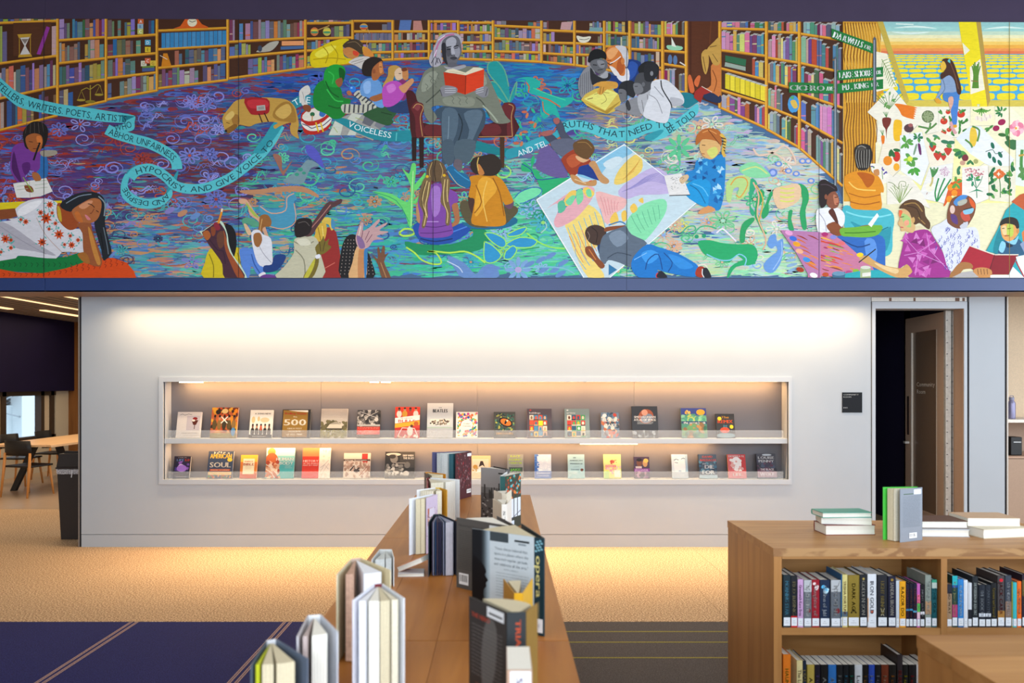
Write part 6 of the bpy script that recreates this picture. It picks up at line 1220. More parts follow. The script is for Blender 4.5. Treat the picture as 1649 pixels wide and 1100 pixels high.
def flat_book(x, y, z, L, Wd, T, rz, cov, lab, grp, pages=None, tilt=0, hard=True):
    """closed book lying down, spine away (+Y), long side along X"""
    o = empty('book', (x, y, z), rz, lab, 'book', grp); o.rotation_euler[1] = tilt; m = mat(cov, .45, noise=.04); t = .003 if hard else .001; ov = .003 if hard else 0
    bx('back_cover', (-L/2, -Wd/2, 0), (L/2, Wd/2, t), m, o); bx('front_cover', (-L/2, -Wd/2, T-t), (L/2, Wd/2, T), m, o)
    pr = [(Wd/2-.004, t), (Wd/2, t), (Wd/2+.004, T/2), (Wd/2, T-t), (Wd/2-.004, T-t)]
    MB().raw([(-L/2, a, b) for a, b in pr]+[(L/2, a, b) for a, b in pr], [(4, 3, 2, 1, 0), (5, 6, 7, 8, 9)]+[(i, (i+1) % 5, 5+(i+1) % 5, 5+i) for i in range(5)]).build('spine', m, o)
    pg = MB(); n = 6; P = []; F = []
    for s_ in (-1, 1):
        P += [(s_*(L/2-ov), Wd/2-.004, t), (s_*(L/2-ov), -Wd/2+ov, t), (s_*(L/2-ov), -Wd/2+ov+.003, T/2), (s_*(L/2-ov), -Wd/2+ov, T-t), (s_*(L/2-ov), Wd/2-.004, T-t)]
    pg.raw(P, [(0, 1, 2, 3, 4), (9, 8, 7, 6, 5)]+[(i, 5+i, 5+(i+1) % 5, (i+1) % 5) for i in range(5)]).build('page_block', pages or M_PAPER, o)
    return o
g1 = 'stacked books on the right bookcase'
flat_book(1.725, 3.74, .9, .25, .13, .05, R(2), '7a2f22', 'thick book with dark red cover at the bottom of the left stack', g1)
flat_book(1.72, 3.74, .9505, .235, .11, .034, R(-9), 'd4d6da', 'white paperback turned askew in the middle of the left stack', g1, None, 0, False)
flat_book(1.71, 3.74, .985, .25, .12, .026, R(3), '3f9a88', 'slim book with green cover on top of the left stack', g1)
flat_book(2.165, 3.72, .9, .25, .17, .036, R(-3), 'b4bac2', 'silver-grey book at the bottom of the stack right of the green book', g1)
flat_book(2.175, 3.74, .9365, .24, .165, .036, R(-2), '5a3a2c', 'brown-covered book on top of the stack right of the green book', g1)
flat_book(2.44, 3.70, .9, .26, .18, .045, R(10), 'cfc6ae', 'thick cream book at the bottom of the right-hand stack', g1, M_PAPER)
flat_book(2.43, 3.75, .9455, .25, .17, .04, R(-2), 'c9a888', 'tan paperback on top of the right-hand stack', g1, None, 0, False)

def open_book(lab, h, ap, A, B, cA, cB=None, cS=None, fans=((.1, .45), (.55, .9)), pages=None, pA=None, pB=None, pS=None, zb=.9004, th=.0028, grp='open display books on the long bookcase', leaves=0, lcol=None):
    """book standing open; ap, A, B: photo pixels of the spine top (one or two points) and of the two cover tips"""
    dz = EYE-zb-h
    def P2(q): s_ = (q[1]-VY)/dz; return Vector(((q[0]-VX)/s_, FPX/s_))
    a1, a2 = (P2(ap[0]), P2(ap[1])) if isinstance(ap[0], tuple) else (P2(ap), P2(ap))
    A, B = P2(A), P2(B); c = (a1+a2)/2
    if a1 == a2:
        d = ((B-c).normalized()-(A-c).normalized()); d = d.normalized()*.012 if d.length > 1e-4 else Vector((.012, 0)); a1 = c-d; a2 = c+d
    o = empty('open_book', (c.x, c.y, zb), 0, lab, 'book', grp)
    L = lambda v: v-c
    mA, mB, mS = mat(cA, .42, noise=.04), mat(cB or cA, .42, noise=.04), mat(cS or cA, .42, noise=.04)
    mid = (A+B)/2
    def slab(p, q, out, name, m):
        d = (q-p).normalized(); n = Vector((-d.y, d.x))
        if n.dot(out) < 0: n = -n
        pp = [L(p), L(q), L(q)+n*th, L(p)+n*th]
        return MB().prism([(v.x, v.y) for v in pp], 0, h).build(name, m, o), n
    oa, na = slab(a1, A, A-B, 'front_cover', mA); obb, nb = slab(a2, B, B-A, 'back_cover', mB)
    so, ns = slab(a1-(a2-a1).normalized()*th*.4, a2+(a2-a1).normalized()*th*.4, c-mid, 'spine', mS)
    rA, rB = (A-a1).length, (B-a2).length
    dA, dB = (A-c).normalized(), (B-c).normalized()
    t0 = math.atan2(dA.y, dA.x); dt = (math.atan2(dB.y, dB.x)-t0+math.pi) % (2*math.pi)-math.pi
    for k, (f0, f1) in enumerate(fans):
        ring = []; n = max(3, int((f1-f0)*26))
        for i in range(n+1):
            q = f0+(f1-f0)*i/n; r = (rA+(rB-rA)*q)*.955-(.0016 if i % 2 else 0); t = t0+dt*q
            ring.append((r*math.cos(t), r*math.sin(t)))
        rr = .012; base = [(rr*math.cos(t0+dt*q), rr*math.sin(t0+dt*q)) for q in (f1, f0)]
        MB().prism(ring+base, .002, h-.004).build('page_block', (pages[k] if isinstance(pages, (list, tuple)) else pages) or M_PAPER, o)
    for k in range(leaves):
        q = .06+.88*(k+.5)/leaves+RB.uniform(-.02, .02); t = t0+dt*q; r = (rA+(rB-rA)*q)*RB.uniform(.9, .96); ca, sa = math.cos(t), math.sin(t); e_ = .0012
        MB().prism([(.01*ca-sa*e_, .01*sa+ca*e_), (r*ca-sa*e_, r*sa+ca*e_), (r*ca+sa*e_, r*sa-ca*e_), (.01*ca+sa*e_, .01*sa-ca*e_)], .002, h-.003).build('leaf', mat(RB.choice(lcol), .6), o)
    def prt(fn, p, q, n, name, par, off):
        d = q-p; w_ = d.length; d = d/w_; right = Vector((-n.y, n.x))
        org = L(p) if d.dot(right) > 0 else L(q)
        P = Paint(1e-5); fn(P, w_, h); P.clip(w_, h)
        P.build(name, M_PRINT, par, lambda u, v, z: (org.x+right.x*u+n.x*(off+z), org.y+right.y*u+n.y*(off+z), v))
    if pA: prt(pA, a1, A, na, 'cover_print', oa, th+.0002)
    if pB: prt(pB, a2, B, nb, 'cover_print', obb, th+.0002)
    if pS: prt(pS, a1, a2, ns, 'spine_print', so, th+.0002)
    return o
def barcode(p, x, y, w_, h): 
    p.rect(x, y, x+w_, y+h, 'f0f0f0')
    for k in range(9): p.rect(x+w_*(.08+k*.095), y+h*.25, x+w_*(.08+k*.095+RB.uniform(.02, .06)), y+h*.85, '202020')
def lines(p, x0, x1, y0, y1, n, col, t=.0016):
    for k in range(n):
        y = y1-(y1-y0)*k/max(1, n-1); x = x0
        while x < x1-.004:
            q = min(x1, x+RB.uniform(.008, .022)); p.rect(x, y, q, y+t, col); x = q+.0022
def burg(p, w_, h):
    for k in range(170):
        x = RB.uniform(.01, w_-.006); y = RB.uniform(.05, h-.01); q = RB.uniform(.006, .02)
        p.line([(x, y), (x+RB.uniform(-.002, .002), y+q*.5), (x+RB.uniform(-.004, .004), y+q)], RB.uniform(.002, .0045), RB.choice(('a87a84', 'd0b0b4', '8a1c24', '301018', 'c03040')), 1)
    p.rect(w_*.72, h*.9, w_*.98, h*.965, 'e4e8ee'); barcode(p, w_*.68, h*.1, w_*.27, h*.085)
PB = mat('cdd3d2', .8, noise=.1, scale=200); PT = mat('2a5a66', .6); PC = mat('ddd6c0', .8, noise=.08, scale=200); PW = mat('e6e8ee', .8, noise=.05, scale=200)
open_book('burgundy patterned book standing open farthest along the long bookcase', .30, (756.6, 726.3), (733, 730.6), (696, 728.5), '4a1c26', '4a4a70', '3a1a24', ((.12, .3), (.38, .62), (.68, .86)), [PT, PB, PB], burg)
open_book('black and orange covered book, its top just above the white-paged one', .225, (687, 760.3), (717.5, 763.5), (690, 765.5), 'd08a20', '20181a', None, ((.1, .8),), M_PAPER2)
def photo_page(p, w_, h): p.rect(w_*.15, h*.62, w_*.55, h*.95, '3c3c3e'); lines(p, w_*.12, w_*.9, h*.1, h*.55, 16, 'b8b4b0', .001)
open_book('white-paged book with a dark red spine showing a dark photo page', .221, (690, 769.5), (740, 772.3), (689.5, 777.5), 'e4e6e8', '8a2430', '6a1820', ((.12, .5), (.58, .93)), [M_PAPER, PC], None)
open_book('white book with a yellow back cover between white-paged and pink books', .2125, (705, 785.3), (671.5, 789), (719.5, 789), 'e8eaec', 'd8a030', 'e0b838', ((.06, .5), (.6, .82)), PC)
def pinkart(p, w_, h):
    for k in range(60): p.rect(RB.uniform(0, w_*.8), RB.uniform(h*.2, h*.85), RB.uniform(w_*.2, w_), RB.uniform(h*.2, h*.85), RB.choice(('c8b0c8', 'b06a5a', 'd0c8d8', '8a5a60', 'c09a88'))) if k % 6 == 0 else p.line([(RB.uniform(0, w_*.5), h*RB.uniform(.3, .8)), (RB.uniform(w_*.5, w_), h*RB.uniform(.3, .8))], .002, RB.choice(('a85a48', 'e0d0d8', '7a5a78')))
open_book('thick cream-paged book with white and pink covers standing on the long bookcase', .2466, (700, 796), (686, 801.6), (659.5, 803.2), 'c4b4cc', 'e4e8f0', 'd8c8d4', ((.14, .42), (.46, .74)), M_PAPER2, pinkart)
open_book('dark blue book with many fanned coloured leaves beside the silhouette cover book', .2115, (704, 828), (690.5, 841), (736, 840), '22343f', '2a2c38', '1c2a34', ((.62, .9),), mat('b8b6c0', .8), None, None, None, .9004, .0026, 'open display books on the long bookcase', 12, ('2a4a78', '6a80a8', '3a3a5a', '8a90a8', '1f3f60', '584a60', 'a8a8b8'))
open_book('small grey-paged book standing open behind the red-lined one', .107, ((612, 884.8), (630, 884.8)), (599.5, 901), (633.5, 898), 'd8dcdc', 'e8eaea', 'e0e0dc', ((.1, .55), (.6, .92)), PB)
flat_book(-.35, 2.925, .9, .10, .075, .012, R(4), 'd6dae0', 'thin white booklet lying at the bottom beside the small grey open book', 'small books lying on the long bookcase', None, 0, False)
flat_book(-.338, 2.93, .934, .11, .075, .02, R(-20), 'd07a48', 'small orange book leaning tilted on the thin white booklet', 'small books lying on the long bookcase', None, R(-24), False)
open_book('cream-jacketed book with red lining standing open on the long bookcase', .239, ((566, 900), (580, 898.5)), (543.3, 925), (628, 918.5), 'd8cfae', 'd8c8a0', 'c8b0a0', ((.14, .3), (.50, .86)), [mat('c09a84', .8, noise=.15, scale=90), PW])
open_book('tall white-paged book with dark red top edges, standing open nearest the front', .25, ((603.3, 941.3), (614.8, 940.3)), (569.4, 966.6), (649.9, 963.5), 'dfe0ea', 'dfe2e8', '7a2430', ((.08, .24), (.30, .52), (.54, .74), (.78, .92)), [PW, M_PAPER, M_PAPER2, PC])
open_book('white open book with grey flaps left of the tall white-paged one', .20, ((496.6, 991.3), (515.4, 990)), (479.9, 1024.7), (542.6, 1017.4), 'c8c4c8', 'c8ccd6', 'eef0f2', ((.1, .22), (.34, .76)), [mat('b8a8a4', .8), M_PAPER])
open_book('slate blue open book with a lime edge, leftmost on the long bookcase', .18, ((429.7, 1032), (444, 1029.5)), (405.7, 1070.7), (494.5, 1061), '4a5866', '5a6678', 'e0e0e4', ((.05, .12), (.18, .40), (.46, .8)), [mat('b8c020', .6), M_PAPER2, M_PAPER2])
# spine-out books on the right half of the long case
def skyline(p, w_, h):
    p.rect(0, 0, w_, h, '55504e'); p.rect(0, h*.62, w_, h, '8f8a88'); p.rect(0, h*.5, w_, h*.62, '6c6866')
    for k in range(16): x = RB.uniform(0, w_*.9); p.rect(x, h*.4, x+RB.uniform(.004, .012), h*RB.uniform(.52, .72), RB.choice(('3a3634', '2c2826', '5a5654')))
    for k in range(60): p.ell(RB.uniform(0, w_), RB.uniform(0, h*.42), .008, .005, RB.choice(('2a2624', '8a8480', '4a4442', 'a8a09a')), 6)
    p.rect(w_*.72, h*.9, w_*.95, h*.925, '202020')
open_book('grey book with an old skyline photograph, far end of the long bookcase', .279, (817, 756), (775, 752.7), (795, 750.8), '6a6664', '2a2624', '4a4644', ((.2, .8),), None, skyline)
def comic(p, w_, h):
    p.rect(0, 0, w_, h, '3c4038')
    for k in range(60): p.ell(RB.uniform(0, w_), RB.uniform(h*.55, h), .010, .008, RB.choice(('c8502c', '2a6a4a', '5ab0b8', '8a3a24', '284030', 'd87a3c')), 6)
    for k in range(4): p.rect(w_*(.1+.23*k), h*.2, w_*(.28+.23*k), h*.55, 'dfe4ee')
    p.line([(0, h*.1), (w_*.5, h*.2), (w_, h*.3)], .004, '303a5a'); p.rect(0, 0, w_*.55, h*.14, 'd8e0ec')
open_book('book with a busy orange and green comic cover beside the skyline book', .2756, (809.5, 767), (838, 761.6), (817, 759.5), '4a4a42', 'e0e4e8', '2a5a58', ((.2, .8),), None, comic)
open_book('small red-lined book standing open behind the one marked with black letters', .215, ((809, 795), (815, 795)), (796, 789.5), (823, 788.5), 'e0d8c8', 'e4dcc8', 'c8bca8', ((.2, .8),), M_PAPER)
open_book('small cream book with black lettering down its spine, in front of the comic cover', .205, ((808.5, 812), (815.5, 812)), (794.5, 803), (823, 802.5), 'ddd2bc', 'e8e4dc', 'ece8e0', ((.2, .8),), M_PAPER, None, None, lambda p, w_, h: p.text('STITIC', w_/2, h*.5, w_*.5, '202020', h*.7, -math.pi/2, .05))
def greypanel(p, w_, h):
    p.rect(0, 0, w_, h, '57534f'); p.text('Historical Vistas From Worlds', w_*.45, h*.9, .008, '2a2826', w_*.8); lines(p, w_*.04, w_*.5, h*.28, h*.82, 22, '3a3836', .0014); barcode(p, w_*.06, h*.06, w_*.19, h*.16); p.rect(w_*.66, h*.9, w_*.86, h*.97, 'dadcd8')
open_book('dark grey text-covered book half hidden behind the silhouette cover book', .256, (823, 846), (736, 833), (800, 831), '57534f', '4a4644', '3a3836', ((.15, .85),), None, greypanel)
def opera(p, w_, h):
    p.rect(0, 0, w_, h, 'bcc4c8'); p.rect(0, h*.9, w_*.6, h, '3a4246'); p.rect(0, 0, w_*.16, h, '16181c')
    for k in range(7): p.rect(w_*(.16+k*.02), 0, w_*(.18+k*.02), h, ('22282c', '343c40', '4a5458', '66727a', '808e96', '95a4ac', 'a2b0b8')[k])
    p.poly(crom([(0, 0), (0, h*.66), (w_*.1, h*.68), (w_*.2, h*.62), (w_*.24, h*.56), (w_*.22, h*.52), (w_*.27, h*.47), (w_*.235, h*.44), (w_*.24, h*.40), (w_*.2, h*.36), (w_*.2, h*.28), (w_*.3, h*.2), (w_*.44, h*.1), (w_*.5, 0)]), '0c0c10')
    for k in range(26): p.ell(RB.uniform(w_*.1, w_*.62), RB.uniform(0, h*.14), RB.uniform(.003, .009), .004, RB.choice(('0c0c10', 'c8d4da', '0c0c10')), 6, RB.uniform(0, 3))
    for k, t in enumerate(('"I have always believed that', 'opera is a planet where the', 'muses work together, join hands,', 'and celebrate all the arts."')): p.text(t, w_*.64, h*(.83-k*.055), .0088, '3c464c', w_*(.52+.02*(k % 2)))
    p.text('FRANCO ZEFFIRELLI', w_*.64, h*.615, .004, '6a767c', w_*.22); lines(p, w_*.4, w_*.92, h*.33, h*.57, 9, '7a868c', .0012); p.rect(w_*.7, h*.925, w_*.93, h*.945, '20262a'); p.rect(w_*.76, h*.895, w_*.88, h*.912, '808a90')
def opspine(p, w_, h):
    p.rect(0, 0, w_, h, '18303a')
    for k in range(14): p.ell(w_*(.2+.6*((k*7) % 5)/4), h*(.86+.012*(k % 10)), w_*.14, w_*.1, '78a8b4', 8)
    p.text('opera', w_*.5, h*.60, w_*.62, 'e8dc90', h*.42, -math.pi/2, .06); p.text('THE DEFINITIVE STORY', w_*.5, h*.26, .004, 'b8b080', h*.18, -math.pi/2); p.rect(w_*.08, h*.03, w_*.92, h*.17, 'e8eaf0'); p.text('782', w_*.5, h*.1, .006, '7a7a98', w_*.4, -math.pi/2)
open_book('large book with black silhouette on pale cover and yellow word on dark spine', .29, ((861, 865), (876, 867)), (761, 851), (839, 843), 'aebcc4', '1c2a30', '18303a', ((.12, .88),), M_PAPER2, opera, None, opspine)
open_book('small book with a golden yellow spine standing open before the silhouette book', .18, ((829, 955), (841, 955)), (812, 932.5), (856.5, 931.5), 'b8862c', 'd8a838', 'e0a818', ((.12, .62),), M_PAPER2)
def darkcov(p, w_, h):
    p.rect(0, 0, w_, h, '2c2826'); p.poly(crom([(w_*.4, h*.05), (w_*.35, h*.5), (w_*.5, h*.85), (w_*.75, h*.8), (w_*.72, h*.4), (w_*.6, h*.2)]), '55524f'); p.rect(w_*.5, h*.88, w_*.94, h*.98, 'd4d6d8'); p.rect(w_*.55, h*.91, w_*.9, h*.93, '303030')
    p.text('THE HERO', w_*.32, h*.84, .011, 'b8442c', w_*.5, 0, .05); lines(p, w_*.08, w_*.9, h*.25, h*.74, 14, '6a6460', .0014); lines(p, w_*.2, w_*.9, h*.12, h*.16, 2, '8a4a3a', .0014)
open_book('black-covered book with orange letters down its spine at the near right of the bookcase', .235, ((817, 986), (846, 985)), (757, 960), (864, 971), '2c2826', '8a6a30', '23282c', ((.1, .9),), M_PAPER2, darkcov, None, lambda p, w_, h: p.text('TRIAL BY FIRE', w_*.6, h*.55, w_*.3, 'd85a34', h*.75, -math.pi/2, .06))
upright_book(.013, .063, .9, .18, 1.478, .135, 'c8a890', None, '', 'cream paperback with a white spine label nearest us on the long bookcase', 'open display books on the long bookcase', None, lambda p, w_, h: (p.rect(w_*.12, h*.3, w_*.95, h*.99, 'eef0f6'), p.text('S', w_*.5, h*.88, .014, '6a3a8a', .013, -math.pi/2, .06)), False, 'book', False)
def greytext(p, w_, h):
    p.rect(0, 0, w_, h, '868c96'); p.rect(w_*.62, h*.88, w_*.95, h*.97, 'eaeef2'); p.rect(w_*.15, h*.885, w_*.6, h*.9, '3a5a3a'); lines(p, w_*.12, w_*.9, h*.28, h*.84, 22, '636a74', .0013); barcode(p, w_*.4, h*.06, w_*.34, h*.1)
open_book('bright green and grey book standing open on the right bookcase', .2516, (1481, 784.2), (1448.6, 787.5), (1422, 784.6), '868c96', '48c040', '2a2c30', ((.34, .46), (.5, .84)), [PC, M_PAPER2], greytext, None, None, .9004, .0028, 'stacked books on the right bookcase')

# ------------------------------------------------------------------ face-out books in the niche
LEAN = R(13)
def face_book(x0, x1, ytop, low, col, ops, lab, spine=None):
    Yb = YW+.03; s_ = FPX/Yb; zb = (NZ0 if low else SH1)+.0006
    xa, xb = (x0-VX)/s_, (x1-VX)/s_; w_ = xb-xa; h = (EYE-(ytop-VY)/s_*1.012-zb)/math.cos(LEAN); t = .02
    o = empty('book', (xa, Yb+.008, zb+.0045), 0, lab, 'book', 'face-out books on the lower niche shelf' if low else 'face-out books on the upper niche shelf'); o.rotation_euler[0] = -LEAN
    m = mat('%02x%02x%02x' % darker(col, .8), .35, noise=.03); c = .0018
    fc = bx('front_cover', (0, 0, 0), (w_, c, h), m, o); bx('back_cover', (0, t-c, 0), (w_, t, h), m, o); bx('spine', (0, c, 0), (c, t-c, h), mat(spine or col, .35, noise=.03), o)
    bx('page_block', (c, c, .002), (w_-.003, t-c, h-.003), M_PAPER, o)
    p = Paint(1e-5); rb = random.Random(int(x0*10))
    for q in ops:
        k = q[0]
        if k == 'r': p.rect(q[2]*w_, q[3]*h, q[4]*w_, q[5]*h, q[1])
        elif k == 't': p.text(q[2], q[3]*w_, q[4]*h, q[5]*h, q[1], q[6]*w_, 0, .05)
        elif k == 'e': p.ell(q[2]*w_, q[3]*h, q[4]*w_, q[5]*h, q[1], 16, q[6] if len(q) > 6 else 0)
        elif k == 'p': p.poly([(q[2][i]*w_, q[2][i+1]*h) for i in range(0, len(q[2]), 2)], q[1])
        elif k == 'l': p.line([(q[3][i]*w_, q[3][i+1]*h) for i in range(0, len(q[3]), 2)], q[2]*w_, q[1])
        elif k == 'n':
            cs = q[1].split(); 
            for j in range(q[6]): p.ell(rb.uniform(q[2], q[4])*w_, rb.uniform(q[3], q[5])*h, rb.uniform(.5, 1)*q[7]*w_, rb.uniform(.4, 1)*q[7]*w_, rb.choice(cs), 7, rb.uniform(0, 3))
        elif k == 'h':
            for j in range(q[6]): y = q[5]-(q[5]-q[3])*j/max(1, q[6]-1); p.rect(q[2]*w_, y*h, (q[2]+(q[4]-q[2])*rb.uniform(.75, 1))*w_, y*h+.0022, q[1])
    p.c = [(a*.6, b*.6, g*.6, 1) for a, b, g, _ in p.c]
    p.clip(w_, h).build('cover_print', M_PRINT, fc, lambda u, v, z: (u, -.0002-z, v))
    return o
def people(y0, y1, cols, n=5, x0=.05, x1=.95):
    r = []
    for k in range(n):
        x = x0+(x1-x0)*(k+.5)/n; w_ = (x1-x0)/n*.42; c = cols.split()
        r += [('e', c[k % len(c)], x, y0+(y1-y0)*.3, w_*1.1, (y1-y0)*.38), ('e', 'c08a68' if k % 2 else '7a4a38', x, y0+(y1-y0)*.8, w_*.55, (y1-y0)*.2), ('e', '201814', x, y0+(y1-y0)*.92, w_*.55, (y1-y0)*.1)]
    return r
def grid(cols, x0, y0, x1, y1, nx, ny):
    cs = cols.split(); r = []; rb = random.Random(len(cols)+nx)
    for i in range(nx):
        for j in range(ny):
            a, b = x0+(x1-x0)*i/nx, y0+(y1-y0)*j/ny; a2, b2 = a+(x1-x0)/nx*.92, b+(y1-y0)/ny*.92
            r += [('r', rb.choice(cs), a, b, a2, b2), ('e', rb.choice(cs), (a+a2)/2, b+(b2-b)*.45, (a2-a)*.28, (b2-b)*.36), ('r', rb.choice(cs), a, b, a2, b+(b2-b)*.2)]
    return r
